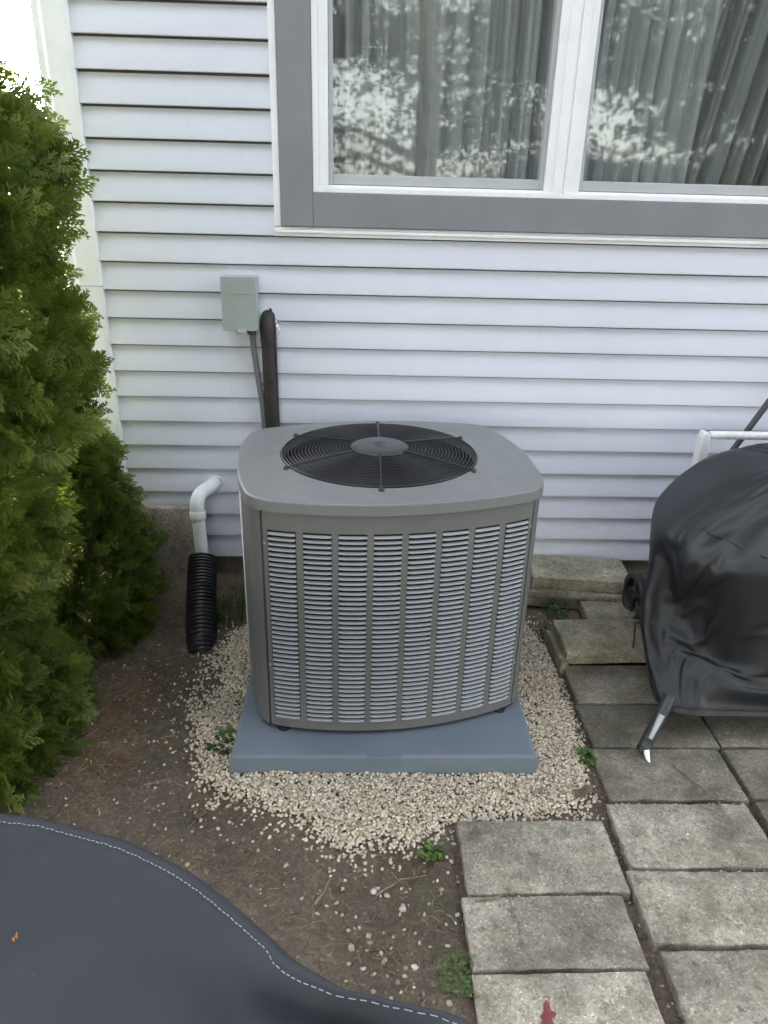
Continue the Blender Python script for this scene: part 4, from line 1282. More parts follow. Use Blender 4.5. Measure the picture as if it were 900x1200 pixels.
    [1545,-9,7,0,-4,-12,-16,-13,-8,-4,-5,-7,-7,-9,-15,-19,-16,-11,-4,-5,-10,-9,-9,-4,-1,-10,-45,-21,-6,14,19,10,8,-2,-2,5,13,9,1,-2,8,21,11,6,10,12,14,10,2,12,8,11,-31,-16,-15,-54,-33,-25,-1,-20,-10,-6,-5,-6,-3,-4,-4,-3,-1,1,10,-8,20,3,-2,-12,29,53,73,17,9,7,11,6,10,28,1,9,-2,-2,-1,1,3,5,8,14,-2,1,-3,8,10,19,-3,-7],
    [2229,-20,-74,-91,-72,-58,-51,-45,-36,-34,-26,-21,-7,0,18,6,-11,-35,-50,-56,-51,-73,-92,-119,-161,-251,-1173,-167,-92,-11,3,10,-20,-34,-39,-38,-33,-25,-16,-19,-35,-36,-22,-9,-43,-32,-56,-45,-72,-29,-25,-57,-718,-69,99,67,70,60,35,36,30,33,31,30,26,26,27,22,20,26,48,-7,68,66,59,57,162,245,1502,279,153,108,91,71,66,63,44,50,45,41,37,33,34,34,34,31,15,37,47,-23,20,37,5,11],
    [480,197,101,23,3,-13,-7,11,24,23,29,34,38,38,33,38,41,30,-5,11,-38,-17,-2,6,20,98,111,-1,-29,-72,-58,-48,-42,-24,8,-1,-16,-25,-30,-28,-17,17,29,32,14,-39,1,42,-15,-89,-126,-207,-906,-183,-63,38,-4,-14,-45,-31,-28,-12,-12,-14,-22,-20,-23,-32,-38,-42,-32,-62,1,-45,-73,-102,7,-138,104,-26,-14,-20,-9,-31,-23,-3,28,-7,2,4,10,11,10,8,12,23,36,29,26,59,71,77,114,198],
    [1626,-7,7,-3,-8,-15,-13,-8,-5,-5,-4,-6,-8,-9,-16,-15,-13,-7,-3,-7,-9,-9,-9,-5,0,-14,-56,-16,-13,8,14,17,6,2,-2,-3,0,6,14,12,-5,3,18,28,11,12,9,15,2,4,8,11,-29,-13,-28,-55,-32,-23,-2,-12,-9,-6,-6,-5,-4,-3,-3,0,1,1,-1,3,18,4,-4,-13,29,57,90,18,5,11,9,10,5,5,20,-3,2,3,1,2,1,1,2,5,13,4,0,1,11,18,4,-5],
    [2233,-26,-89,-91,-71,-58,-51,-35,-34,-28,-17,-8,-6,16,6,-9,-26,-45,-46,-52,-48,-71,-87,-114,-159,-260,-1175,-167,-82,-69,23,5,-7,-18,-37,-37,-36,-35,-33,-25,-13,-18,-42,-29,5,-46,-45,-51,-72,-55,-29,-49,-715,-41,108,70,70,60,47,31,17,36,31,29,26,23,16,18,21,41,28,-15,64,73,63,52,161,251,1510,273,152,109,88,76,64,57,56,50,44,39,30,32,33,35,35,35,35,36,1,-7,-2,25,42,14],
    [483,200,85,10,-9,-7,11,30,26,29,35,37,38,33,38,41,35,15,20,-23,-40,-12,-2,7,18,103,110,-10,-49,-22,-52,-49,-45,-38,-11,7,-1,-7,-15,-27,-33,-32,-8,30,33,14,-33,36,7,-73,-123,-209,-916,-190,-29,32,-15,-20,-30,-39,-38,-5,-18,-16,-19,-24,-35,-36,-39,-27,-49,-61,-28,-27,-70,-106,14,-107,86,-8,-17,-12,-21,-23,-28,-27,-13,8,12,14,24,15,13,6,2,12,20,30,52,62,74,83,104,196],
    [1705,-4,5,-7,-13,-11,-8,-5,-5,-5,-7,-8,-10,-15,-12,-9,-5,0,-8,-2,-8,-9,-9,-5,0,-20,-66,-13,-18,-6,20,15,10,7,-1,-3,-1,-2,1,6,14,11,-1,15,34,19,8,14,5,-1,6,13,-29,-12,-41,-54,-29,-21,-13,-6,0,-7,-4,-3,-2,-2,-1,0,1,-1,1,2,8,13,-3,-15,31,59,104,20,7,10,9,8,6,6,5,1,2,2,5,2,2,1,2,4,5,5,5,5,5,13,15,-5],
    [2236,-33,-102,-88,-70,-58,-39,-34,-28,-13,-12,-15,11,1,-1,-29,-28,-29,-44,-49,-60,-70,-84,-109,-157,-268,-1173,-165,-87,-72,-24,24,2,-12,-26,-37,-35,-35,-35,-35,-29,-21,7,-39,-33,5,-55,-63,-65,-69,-41,-46,-704,-13,102,83,70,56,48,19,16,22,23,30,33,30,24,21,27,28,21,-18,53,72,77,44,163,256,1523,261,150,109,87,76,69,59,52,51,46,38,31,27,29,31,34,37,25,39,29,-13,-8,-7,39,30],
    [485,201,66,-4,-5,6,33,30,32,37,36,35,34,38,39,30,34,36,-24,-29,-20,-7,-7,5,21,102,122,-39,-42,6,-55,-40,-44,-40,-28,-9,0,3,-3,-11,-24,-33,-38,-21,29,37,-8,5,30,-56,-116,-209,-928,-194,14,-1,-8,-31,-30,-45,-40,-30,-26,-16,-4,-16,-27,-36,-36,-41,-51,-59,-44,-29,-56,-113,-24,-29,10,26,7,-5,-26,-29,-18,-24,-25,-1,5,16,22,25,19,16,10,-6,32,25,43,61,73,87,106,192],
    [1787,-1,0,-12,-12,-8,-5,-5,-5,-8,-8,-6,-14,-12,-11,-6,-5,-6,5,4,-6,-9,-9,-6,-4,-21,-82,-10,-14,-8,6,22,12,8,3,-3,-2,-1,-2,0,3,8,16,4,22,36,12,8,10,-2,4,16,-31,-12,-56,-43,-32,-18,-13,-1,-1,-8,-8,-2,4,1,0,-1,-1,1,1,1,3,13,3,-15,10,84,91,48,12,8,7,6,7,0,0,1,2,3,5,5,3,1,1,5,4,5,5,5,5,7,15,-2],
    [2236,-39,-109,-85,-68,-53,-32,-26,-17,-12,-15,-2,-16,-4,-5,-1,-27,-46,-51,-46,-62,-68,-83,-109,-157,-272,-1168,-157,-98,-68,-43,-8,1,13,-19,-29,-34,-34,-35,-36,-36,-26,-6,-5,-43,-21,-15,-63,-69,-79,-56,-47,-688,18,104,80,55,63,49,33,20,11,3,17,28,32,34,28,25,25,21,-17,39,69,85,50,166,256,1529,259,142,108,92,77,64,63,53,49,45,42,33,30,27,25,29,30,42,17,38,4,-22,2,-13,49],
    [484,202,41,-8,6,25,39,37,38,38,35,37,34,37,38,40,35,-2,-5,-34,-5,-18,-10,2,24,102,109,-68,-10,28,-42,-49,-45,-35,-35,-22,-10,-4,1,1,-8,-29,-40,-43,-22,40,45,-3,19,-37,-107,-209,-939,-196,11,16,-47,-14,-25,-36,-37,-37,-36,-30,-19,-13,-13,-29,-38,-43,-50,-59,-54,-34,-47,-114,-18,49,-89,3,26,7,7,-33,-32,-13,-22,-15,4,4,19,19,22,24,21,23,-2,43,39,62,70,88,114,189],
    [1872,1,-6,-15,-10,-5,-5,-5,-8,-9,-6,-11,-7,-12,-11,-13,-6,4,5,7,3,-6,-10,-9,-7,-22,-97,-18,-2,-9,3,14,11,18,5,1,-3,-3,-2,-2,-1,5,11,13,3,28,33,8,8,1,3,20,-38,-13,-56,-45,-29,-17,-13,-7,-3,-1,-3,-4,-2,3,6,0,-1,0,1,1,0,11,9,-10,16,48,126,43,25,10,9,5,-3,0,1,1,2,1,4,3,4,4,4,3,4,6,4,4,5,7,4,5],
    [2232,-42,-113,-81,-65,-31,-24,-30,-22,-7,-8,-13,-9,-2,-5,-7,-38,-45,-45,-58,-59,-66,-84,-112,-160,-271,-1163,-154,-96,-73,-52,18,-34,-20,-6,-14,-25,-29,-34,-36,-36,-38,-19,-12,1,-52,-10,-41,-71,-84,-73,-53,-663,42,104,83,38,62,11,45,35,23,10,4,16,24,34,35,28,12,36,-9,22,67,88,59,167,257,1536,256,141,105,93,84,63,55,56,49,44,41,38,29,16,22,26,37,30,46,3,18,-4,-26,-13,38],
    [480,202,8,10,20,47,44,35,35,39,37,35,36,37,38,39,21,14,-25,1,-19,-27,-16,6,18,104,97,-76,31,16,-31,-47,-30,-36,-36,-33,-25,-18,-7,-3,4,-10,-36,-43,-48,-6,46,43,4,-21,-96,-207,-949,-194,23,-4,-62,-16,-47,-17,-23,-30,-33,-37,-29,-26,-13,-22,-34,-47,-40,-59,-62,-39,-41,-114,-13,36,-100,1,21,17,15,5,-38,-33,-9,-15,-7,4,5,20,31,29,26,13,31,12,55,60,74,85,117,193],
    [1961,2,-16,-11,-8,-9,-8,-3,-6,-9,-9,-8,-9,-12,-12,-11,-2,0,8,2,8,7,-8,-14,-10,-21,-114,-19,-4,-3,2,11,7,5,13,10,2,-2,-3,-3,-2,0,6,8,13,7,35,24,6,3,4,23,-45,-15,-56,-44,-27,-17,-29,7,2,-3,-3,-2,-3,-2,6,3,0,-3,5,1,-2,10,14,-5,21,42,130,47,26,16,11,-3,-2,0,3,1,1,1,1,2,6,4,3,2,2,5,4,5,4,6,5,2],
    [2229,-51,-109,-80,-23,-43,-23,-33,-27,-6,-4,-6,-8,-14,-9,-8,-34,-46,-51,-53,-56,-68,-87,-117,-165,-268,-1160,-162,-102,-55,-61,-7,5,-28,-37,-26,-20,-14,-25,-29,-35,-38,-31,-8,-19,-11,-51,-17,-63,-87,-89,-64,-634,64,106,82,50,21,-9,45,38,34,26,13,7,10,25,31,30,40,8,29,-7,62,91,66,171,261,1536,257,139,107,90,82,74,53,46,49,44,41,37,36,28,12,12,24,35,48,22,-9,7,-25,-16,31],
    [475,201,18,-2,60,39,45,31,33,39,38,36,36,34,37,39,26,-6,7,-22,-31,-24,-2,3,8,105,86,-66,-7,52,-5,-51,-44,-29,-9,-26,-27,-30,-23,-18,-10,8,-26,-44,-45,-52,23,51,31,-13,-82,-206,-956,-190,22,-18,-49,-60,-45,-13,-16,-16,-24,-30,-37,-34,-28,-24,-33,-27,-52,-51,-65,-44,-38,-112,-9,12,-91,-6,12,9,30,21,-4,-37,-34,-8,-5,3,6,7,22,35,35,33,28,9,52,63,74,87,118,197],
    [2053,0,-16,-13,-21,-2,-9,-1,-4,-10,-11,-10,-10,-8,-11,-11,-5,4,2,8,9,7,2,-15,-13,-22,-126,-20,-10,6,0,9,13,4,0,0,5,9,2,-2,-3,-1,3,7,7,8,16,36,15,5,4,25,-52,-18,-54,-44,-34,-16,-31,8,6,3,-2,-3,-3,-2,-1,3,0,3,1,1,2,8,18,0,27,35,141,47,25,15,8,3,-1,2,3,1,1,1,0,-1,1,5,5,0,2,5,2,3,5,7,8,2],
    [2225,-59,-109,-28,-54,-31,-22,-28,-33,-23,2,-3,-2,-9,-13,-15,-37,-46,-51,-50,-53,-71,-87,-119,-168,-269,-1161,-173,-99,-68,-43,-26,1,-7,-31,-36,-30,-27,-25,-23,-12,-29,-40,-25,-1,-13,-45,-43,-37,-90,-104,-77,-601,83,108,79,16,-12,16,34,37,37,33,28,15,8,19,27,32,40,25,17,-9,51,92,78,175,262,1532,256,140,108,94,75,74,65,43,40,44,41,37,35,34,30,22,22,-5,25,49,-4,0,-24,-13,24],
    [473,199,-13,73,41,49,45,36,27,33,37,36,36,35,35,37,21,6,-3,-29,-35,-19,18,-1,-12,101,71,-42,-34,36,44,-45,-43,-41,-19,-4,-15,-20,-23,-26,-32,-22,-1,-36,-48,-51,-36,42,54,7,-70,-204,-963,-183,17,-32,-68,-57,-48,-31,-17,-3,-9,-18,-29,-37,-34,-30,-29,-25,-45,-55,-64,-57,-36,-108,2,23,-106,-19,-2,8,16,37,10,0,-37,-30,-4,3,8,8,13,22,33,35,44,44,27,65,74,88,118,199],
    [2145,-2,-23,-24,-5,-8,-9,-5,-1,-5,-11,-12,-11,-10,-10,-10,-3,1,4,8,9,8,-2,-3,-12,-26,-134,-23,-11,1,6,7,13,9,0,-3,-1,-1,1,4,7,-2,3,3,8,7,6,25,31,10,6,24,-55,-24,-54,-43,-35,-29,-21,-9,5,14,7,3,-2,-4,-1,0,1,3,0,2,3,6,21,6,31,37,149,44,24,9,3,14,4,0,4,2,0,0,-1,-1,-1,-2,0,0,11,-6,12,2,5,8,10,5],
    [2222,-74,-108,1,-55,-16,-29,-39,-36,6,-4,-6,-9,-10,-14,-20,-39,-45,-50,-43,-55,-74,-87,-119,-165,-276,-1167,-172,-102,-64,-50,-52,3,0,-10,-28,-34,-31,-31,-29,-23,-11,-16,-41,-21,-11,-12,-64,-38,-80,-117,-94,-566,99,110,63,-15,14,14,4,34,37,32,33,30,23,23,26,27,31,18,29,-7,36,93,89,177,265,1525,257,139,108,95,76,72,64,55,33,41,40,36,36,34,32,32,20,26,-26,14,35,-2,-16,-17,24],
    [474,193,18,79,41,56,42,26,23,36,37,35,34,34,34,35,16,13,-12,-38,-33,3,22,5,-38,92,59,-49,-28,43,34,-3,-43,-40,-37,-20,-3,-10,-13,-19,-27,-34,-36,-11,-42,-50,-57,-9,56,42,-54,-199,-972,-175,9,-56,-68,-56,-48,-42,-21,-8,-3,-6,-13,-25,-31,-31,-33,-33,-49,-49,-64,-70,-38,-100,7,24,-107,-24,-1,7,-8,36,19,-4,13,-38,-18,3,11,12,11,18,24,38,39,44,56,52,74,88,118,199],
    [2237,-5,-26,-25,-5,-13,-6,0,0,-14,-9,-10,-10,-10,-9,-9,-2,-1,5,8,9,3,-2,5,-8,-31,-138,-28,-13,1,5,-2,14,12,7,-3,-1,-1,-1,0,1,5,4,5,4,7,6,10,32,24,9,23,-58,-32,-54,-43,-35,-27,-21,-18,0,9,12,10,5,-2,-3,0,1,3,0,3,5,5,22,11,33,42,158,41,26,4,0,17,7,-1,5,3,0,-1,-2,-2,-2,-2,-2,0,0,5,-1,16,5,8,11,9],
    [2215,-86,-95,18,-55,-9,-42,-44,-11,-26,-8,2,-2,-5,-12,-23,-38,-47,-38,-52,-58,-74,-85,-118,-161,-281,-1174,-167,-105,-66,-56,-40,-37,4,6,-12,-26,-30,-32,-33,-32,-20,-4,-21,-41,-5,-10,-47,-72,-60,-129,-114,-532,114,109,39,-17,1,3,10,25,34,33,33,32,29,13,34,33,30,32,23,14,15,91,100,177,269,1518,260,139,107,90,83,69,65,48,49,32,40,34,29,36,35,34,38,17,-20,-5,-4,32,-5,-22,26],
    [475,185,55,79,43,58,33,16,39,28,35,34,35,34,34,32,20,7,-35,-23,-27,3,33,-5,-46,84,46,-62,-10,40,22,33,-27,-38,-36,-34,-24,-13,-1,-9,-18,-31,-38,-36,-22,-50,-56,-44,19,66,-24,-190,-987,-164,-8,-74,-67,-55,-46,-41,-30,-12,-3,-5,-8,-20,-34,-21,-26,-35,-41,-53,-64,-78,-44,-90,11,23,-116,-12,0,15,-35,18,26,6,29,-14,-30,2,17,23,6,14,22,20,44,47,57,63,62,88,119,199],
    [2325,-7,-30,-23,-7,-14,-1,2,-8,-7,-10,-10,-10,-10,-10,-7,-3,0,4,8,8,4,-4,6,-1,-34,-140,-36,-12,-3,1,0,3,13,11,4,0,0,0,-1,-1,3,6,5,4,7,6,6,18,37,15,23,-61,-40,-56,-42,-34,-29,-23,-17,-7,6,11,11,9,1,-8,7,6,3,3,4,5,7,21,14,35,47,166,42,18,6,-1,11,12,2,6,1,0,-1,-4,-4,0,-2,-2,0,2,4,1,4,17,9,10,10],
    [2205,-125,-49,26,-55,-37,-8,-46,-24,-21,-14,-3,-1,5,-5,-27,-38,-43,-53,-49,-51,-69,-86,-116,-160,-281,-1180,-167,-104,-53,-52,-47,-44,-30,5,5,-12,-24,-31,-34,-34,-29,-20,3,-33,-31,-10,-12,-74,-71,-131,-135,-503,130,102,12,-4,-3,-13,4,17,30,33,33,33,32,9,25,39,32,40,24,37,10,86,106,174,275,1517,261,138,107,85,84,73,56,49,49,40,40,30,23,35,33,24,41,42,-7,-21,-6,-12,27,-16,28],
    [473,155,106,80,45,47,53,8,35,31,34,34,34,34,36,29,22,-19,-1,-27,-37,28,-29,18,-39,75,38,-65,-1,54,29,17,-7,-29,-36,-34,-33,-25,-14,0,-10,-23,-33,-41,-30,-39,-55,-63,-18,59,12,-173,-1008,-148,-37,-83,-66,-54,-43,-40,-35,-19,-7,-2,-6,-14,-35,-31,-15,-34,-31,-55,-57,-80,-55,-76,12,13,-125,11,-1,9,-45,11,19,30,29,-2,-22,4,22,28,11,17,31,8,16,50,51,61,68,82,120,200],
    [2409,-32,-9,-22,-8,-13,-4,6,-6,-8,-10,-10,-10,-10,-9,-7,-4,3,-1,9,10,-5,4,9,4,-34,-146,-37,-15,-9,-4,2,2,3,11,10,5,2,0,0,0,1,3,9,5,4,6,7,12,35,25,22,-61,-52,-57,-41,-35,-27,-23,-17,-12,-1,9,13,11,6,-9,-3,16,5,11,5,12,8,18,16,33,52,175,48,8,5,-3,9,9,7,6,1,-1,-2,-4,-6,-1,-2,-7,6,9,4,4,5,7,17,10,9],
    [2186,-130,11,-28,-30,-58,15,-18,-17,-28,-30,-12,-4,3,-8,-33,-40,-48,-45,-48,-57,-70,-76,-115,-160,-275,-1189,-162,-101,-49,-45,-49,-44,-40,-28,7,3,-9,-22,-35,-36,-30,-7,-38,-2,-37,-25,0,-53,-92,-120,-158,-477,151,65,-4,-7,-7,-5,2,14,25,30,33,33,33,30,8,27,43,46,36,21,32,79,110,170,279,1523,259,135,106,84,83,60,61,56,49,44,36,32,29,22,33,21,36,38,27,-25,3,-5,-30,11,30],
    [467,148,118,84,66,25,53,42,37,27,21,33,33,35,36,24,19,6,-27,-30,-27,23,-48,22,-30,67,29,-67,8,55,38,5,2,-10,-27,-34,-34,-34,-27,-12,1,-21,-39,-18,-43,-32,-49,-65,-57,29,47,-146,-1034,-117,-88,-81,-64,-52,-44,-39,-35,-27,-14,-6,-2,-7,-21,-40,-33,-12,-24,-50,-68,-75,-61,-63,10,3,-115,9,18,-19,-47,18,44,22,-4,7,5,20,19,23,27,16,33,20,-15,39,47,59,67,82,120,201],
    [2488,-36,-14,-15,-10,-10,-1,-12,-12,1,2,-8,-9,-10,-9,-5,-4,-5,7,8,8,-3,6,10,9,-32,-156,-38,-16,-12,-8,2,1,1,3,10,10,6,2,1,0,1,1,7,9,5,4,7,11,25,37,23,-60,-73,-48,-43,-34,-28,-22,-17,-13,-5,3,10,15,12,1,-7,1,23,16,9,9,14,15,17,31,54,192,51,-3,-1,-6,9,8,8,0,3,3,-4,-3,-4,-5,-1,-7,1,21,5,6,5,6,14,12,9],
    [2167,-119,6,-26,-29,-58,-1,-25,20,-2,-26,-24,-1,-8,-27,-37,-45,-46,-44,-55,-46,-73,-64,-115,-160,-267,-1197,-159,-95,-40,-50,-44,-42,-40,-39,-29,4,3,-8,-21,-36,-38,-20,-6,-43,-10,-37,6,-41,-96,-113,-180,-450,143,35,-5,-7,-12,1,4,11,20,27,32,33,32,35,29,7,34,48,54,32,33,74,109,166,285,1533,252,135,97,73,84,68,64,54,46,39,35,32,30,31,29,27,19,37,41,-4,-32,3,6,-27,43],
    [458,156,119,86,67,26,56,40,38,39,26,26,35,35,28,19,0,-13,29,-16,-41,10,-61,17,-24,62,25,-68,22,57,28,-20,12,12,-6,-23,-35,-34,-35,-30,-12,2,-34,-41,-13,-47,-41,-64,-67,-13,58,-111,-1061,-124,-100,-78,-63,-50,-43,-39,-36,-30,-21,-14,-8,0,-9,-28,-45,-36,-22,-14,-65,-74,-65,-54,4,-6,-60,-38,20,-43,52,7,-12,7,16,20,21,21,21,20,20,22,26,36,-11,-7,51,47,67,87,120,200],
    [2566,-36,-16,-14,-10,-10,-4,-13,-5,-7,0,-1,-11,-7,-6,-5,-6,-11,10,1,16,0,9,11,8,-23,-169,-36,-16,-16,-8,-6,3,3,1,2,10,10,6,3,0,0,1,5,8,9,5,5,12,20,38,29,-61,-78,-54,-44,-33,-28,-20,-17,-13,-8,-1,4,11,18,11,0,-4,6,20,33,12,14,14,17,31,54,204,50,-5,-13,-36,19,29,7,1,2,-3,-3,-3,-2,-1,-2,-4,-7,19,22,4,5,7,11,13,10],
    [2145,-104,-2,-12,-57,-41,-14,17,-20,27,-9,-17,-22,-17,-33,-40,-43,-47,-52,-25,-64,-52,-78,-117,-162,-256,-1203,-158,-66,-58,-49,-44,-39,-39,-37,-38,-31,-6,5,-4,-24,-38,-40,18,-40,-37,-26,12,-39,-86,-114,-194,-431,125,0,-6,2,11,5,1,0,16,25,26,31,35,32,37,10,27,46,55,62,33,64,109,165,290,1537,244,135,57,94,84,73,50,51,36,39,35,33,31,30,28,31,33,35,30,33,-38,-14,19,-17,39],
    [449,165,119,89,45,50,55,45,39,30,37,31,28,34,19,-9,-9,-12,11,47,-5,-53,-43,4,-9,59,15,-70,63,36,24,-17,-20,13,14,0,-22,-35,-35,-37,-31,-10,-8,-39,-21,-32,-49,-63,-67,-46,52,-84,-1081,-140,-100,-75,-64,-50,-42,-38,-37,-32,-21,-24,-17,-8,3,-10,-45,-43,-33,-27,-19,-74,-71,-45,-4,-9,-12,-60,-15,54,13,13,5,25,8,25,17,19,19,20,20,24,17,16,-14,-26,36,42,65,86,123,205],
    [2647,-37,-17,-14,-17,-4,-6,-12,-5,-4,-4,-4,-4,-7,-6,-10,-11,-10,-4,22,4,11,14,12,9,-15,-182,-34,-28,-6,-9,-7,-2,2,3,2,2,6,10,7,2,-1,-1,4,9,9,7,5,13,19,34,40,-66,-83,-62,-43,-30,-25,-21,-15,-14,-8,-2,-1,4,11,22,13,-3,3,14,24,36,15,13,19,31,54,217,47,-12,-74,16,14,17,-33,23,-24,13,6,2,1,-2,-8,11,14,20,23,11,4,5,13,13,11],
    [2121,-86,-2,-25,-59,-19,13,-33,5,24,-2,-17,-23,-35,-36,-39,-44,-37,-50,-45,-31,-74,-69,-115,-162,-247,-1202,-165,-69,-65,-23,-47,-35,-41,-38,-35,-38,-30,-14,-8,7,-28,-40,-14,18,-47,-37,19,-53,-63,-116,-195,-426,69,17,19,26,24,-8,-13,-17,4,35,19,16,31,35,37,43,9,31,55,61,69,50,107,166,296,1534,241,129,43,94,82,69,47,44,50,14,35,33,31,32,32,33,34,37,39,41,-9,-47,21,2,32],
    [443,173,118,86,41,62,54,36,44,32,38,32,28,14,14,13,-6,-31,-15,35,51,-22,-59,-34,-1,60,16,-57,60,-7,50,4,-24,-8,9,15,3,-22,-35,-37,-36,-29,-8,-40,-43,-6,-40,-61,-57,-74,46,-83,-1089,-168,-98,-73,-55,-41,-45,-39,-35,-36,-11,-28,-32,-21,-11,4,-11,-51,-50,-32,-33,-24,-79,-39,-8,6,12,-60,25,55,10,3,24,26,1,8,36,22,23,18,16,3,2,-3,-4,-9,-12,55,48,86,127,210],
    [2729,-38,-18,-15,-20,0,-11,-10,-2,-3,-4,-4,-4,-8,-7,-8,-10,-11,-13,9,26,2,21,14,11,-11,-188,-30,-28,-17,-2,-6,-3,-1,1,3,2,1,3,3,13,2,-2,0,3,16,10,4,13,21,34,48,-69,-98,-57,-42,-35,-31,-13,-10,-9,-8,1,-2,-2,3,11,23,13,3,6,21,25,38,14,21,30,54,219,45,-43,-85,18,25,-14,-35,35,7,-25,-2,-3,10,11,20,20,18,18,18,24,3,2,13,13,13],
    [2091,-66,-10,-33,-50,22,-42,-4,28,9,-9,-21,-32,-32,-36,-36,-38,-48,-35,-54,-10,-79,-95,-97,-160,-241,-1199,-173,-76,-62,-15,-43,-39,-35,-39,-38,-35,-37,-23,2,-30,-2,-37,-18,32,-25,-52,18,-58,-44,-118,-182,-419,62,27,26,16,-40,-4,-13,2,0,31,35,28,3,25,38,40,49,17,26,62,64,72,110,169,300,1525,246,110,38,91,82,49,59,53,23,30,37,40,32,26,34,23,34,38,36,30,14,-10,-42,44,31],
    [440,182,116,83,52,61,34,49,34,38,37,30,16,19,16,-15,-17,9,-37,22,59,7,-12,-68,-14,63,8,-39,55,-27,54,21,-17,-21,1,1,11,5,-29,-39,-24,-38,-18,-40,-34,-42,-6,-62,-50,-85,41,-104,-1097,-170,-94,-68,-62,-37,-47,-39,-39,-37,-14,-12,-21,-39,-29,-16,10,-15,-56,-60,-26,-39,-48,-30,5,13,27,-49,51,54,-1,19,26,24,11,-22,35,23,-4,-18,-28,-12,15,4,-8,5,25,51,66,79,117,214],
    [2811,-39,-18,-18,-18,-2,-13,-4,-4,-1,-3,-5,-6,-6,-6,-15,-16,2,-16,2,28,8,8,29,13,-13,-187,-28,-27,-18,-2,-7,-3,-1,0,-1,2,2,0,3,3,10,-3,1,2,10,17,5,15,21,34,44,-72,-101,-61,-46,-28,-17,-11,-10,-10,-8,1,1,-4,3,3,10,25,10,9,13,27,29,29,22,29,51,217,39,-73,-88,31,5,-47,-2,21,41,-12,0,12,13,-10,8,28,22,13,25,28,11,4,-4,28,16],
    [2058,-42,-38,-34,-34,23,-41,18,36,-1,-15,-24,-32,-36,-36,-38,-23,-45,-40,-57,-52,-25,-96,-114,-140,-242,-1192,-180,-87,-58,-40,-15,-43,-31,-36,-37,-33,-37,-32,-13,0,-39,-25,-8,34,-2,-52,6,-59,-29,-119,-163,-403,8,25,57,-47,-22,-11,-3,7,13,19,31,36,25,-1,33,40,44,13,67,39,64,72,108,176,302,1512,256,70,56,88,54,64,58,49,45,34,33,24,19,32,32,32,29,29,26,24,19,19,-33,3,60],
    [443,188,110,83,65,59,36,44,25,39,33,29,19,7,-3,-11,-33,15,-31,10,43,56,18,-40,-65,70,-14,-7,45,-39,41,47,-10,-26,14,-2,-14,7,-17,-35,-38,-9,-32,-42,-31,-49,1,-63,-46,-91,38,-134,-1100,-185,-96,-48,-48,-52,-46,-42,-38,-35,-29,-14,11,-26,-40,-26,-21,19,-57,-7,-43,-37,-45,-31,16,31,-9,-18,68,55,-1,20,32,11,2,-1,-22,-29,-33,-32,-18,0,6,11,20,28,36,49,61,82,126,204],
    [2890,-35,-25,-17,-14,-2,-13,-1,-5,0,-3,-4,-7,-7,-10,-14,-21,6,-14,-4,-8,52,4,16,30,-13,-184,-28,-26,-18,-8,-1,-4,-1,-3,-1,2,1,0,0,2,3,3,2,1,7,17,9,17,20,36,36,-86,-89,-60,-45,-20,-16,-12,-9,-8,-8,-5,0,5,0,6,6,12,23,8,-1,41,27,30,24,24,37,236,24,-107,-79,34,-61,4,23,29,28,27,-6,-11,-23,14,21,23,27,24,23,21,16,18,-4,6,38],
    [2001,-38,-17,-24,-28,23,-27,33,-2,-14,-21,-28,-30,-32,-34,-37,-37,-37,-46,-36,-62,-59,-64,-111,-127,-235,-1144,-175,-96,-48,-54,-10,-42,-39,-37,-34,-35,-32,-31,-29,-21,-12,-29,-6,31,4,-49,-4,-61,-18,-112,-129,-383,19,-39,4,40,-27,-13,-17,7,10,12,14,27,29,31,32,39,45,46,58,30,57,79,109,174,288,1440,255,64,30,86,78,42,53,45,37,30,32,29,36,37,30,29,27,25,25,23,23,19,19,-18,54],
    [425,181,112,82,65,55,44,33,41,36,27,16,-3,-4,-3,-3,21,-26,21,45,-25,50,52,-24,-69,67,-7,2,27,-50,20,49,9,-2,-5,-6,-7,-11,-13,-19,-28,-35,-23,-39,-29,-46,-8,-60,-40,-88,27,-163,-1059,-166,-106,-71,-42,-49,-45,-39,-35,-35,-30,-31,-22,-19,-17,-26,-21,-20,27,-18,-41,-34,-28,-27,21,36,-45,10,69,45,23,6,-55,18,-28,12,-33,-28,-25,-8,4,16,20,25,28,32,35,41,60,79,118,190],
    [2977,-37,-13,-14,-11,-4,-9,-5,-3,-5,-9,-12,-20,-15,-11,-8,-6,-7,-4,-4,-10,16,44,11,30,-16,-173,-27,-21,-21,-7,-1,1,0,-1,0,2,1,1,3,1,2,4,2,1,6,16,9,17,18,36,14,-85,-111,-9,-44,-34,-14,-11,-2,-9,-6,-2,2,-1,4,3,8,11,10,-11,5,42,24,18,36,21,20,254,14,-107,-92,-11,4,-1,22,4,31,-16,5,16,18,18,18,17,17,17,20,23,27,18,25,-1,40],
    [1925,-16,-10,-24,22,-2,-6,-13,-16,-17,-21,-26,-28,-29,-31,-34,-33,-34,-42,-48,-65,-70,-67,-92,-111,-223,-1092,-164,-87,-72,-52,-8,-43,-33,-35,-33,-33,-32,-30,-28,-29,-26,-17,-21,-8,32,-38,-13,-57,-6,-105,-85,-371,22,-41,3,-36,-4,1,4,7,11,15,21,20,25,30,37,41,45,48,46,29,70,74,104,165,266,1367,246,45,33,84,72,27,46,45,41,38,36,35,35,33,29,28,25,25,24,23,20,19,21,22,28],
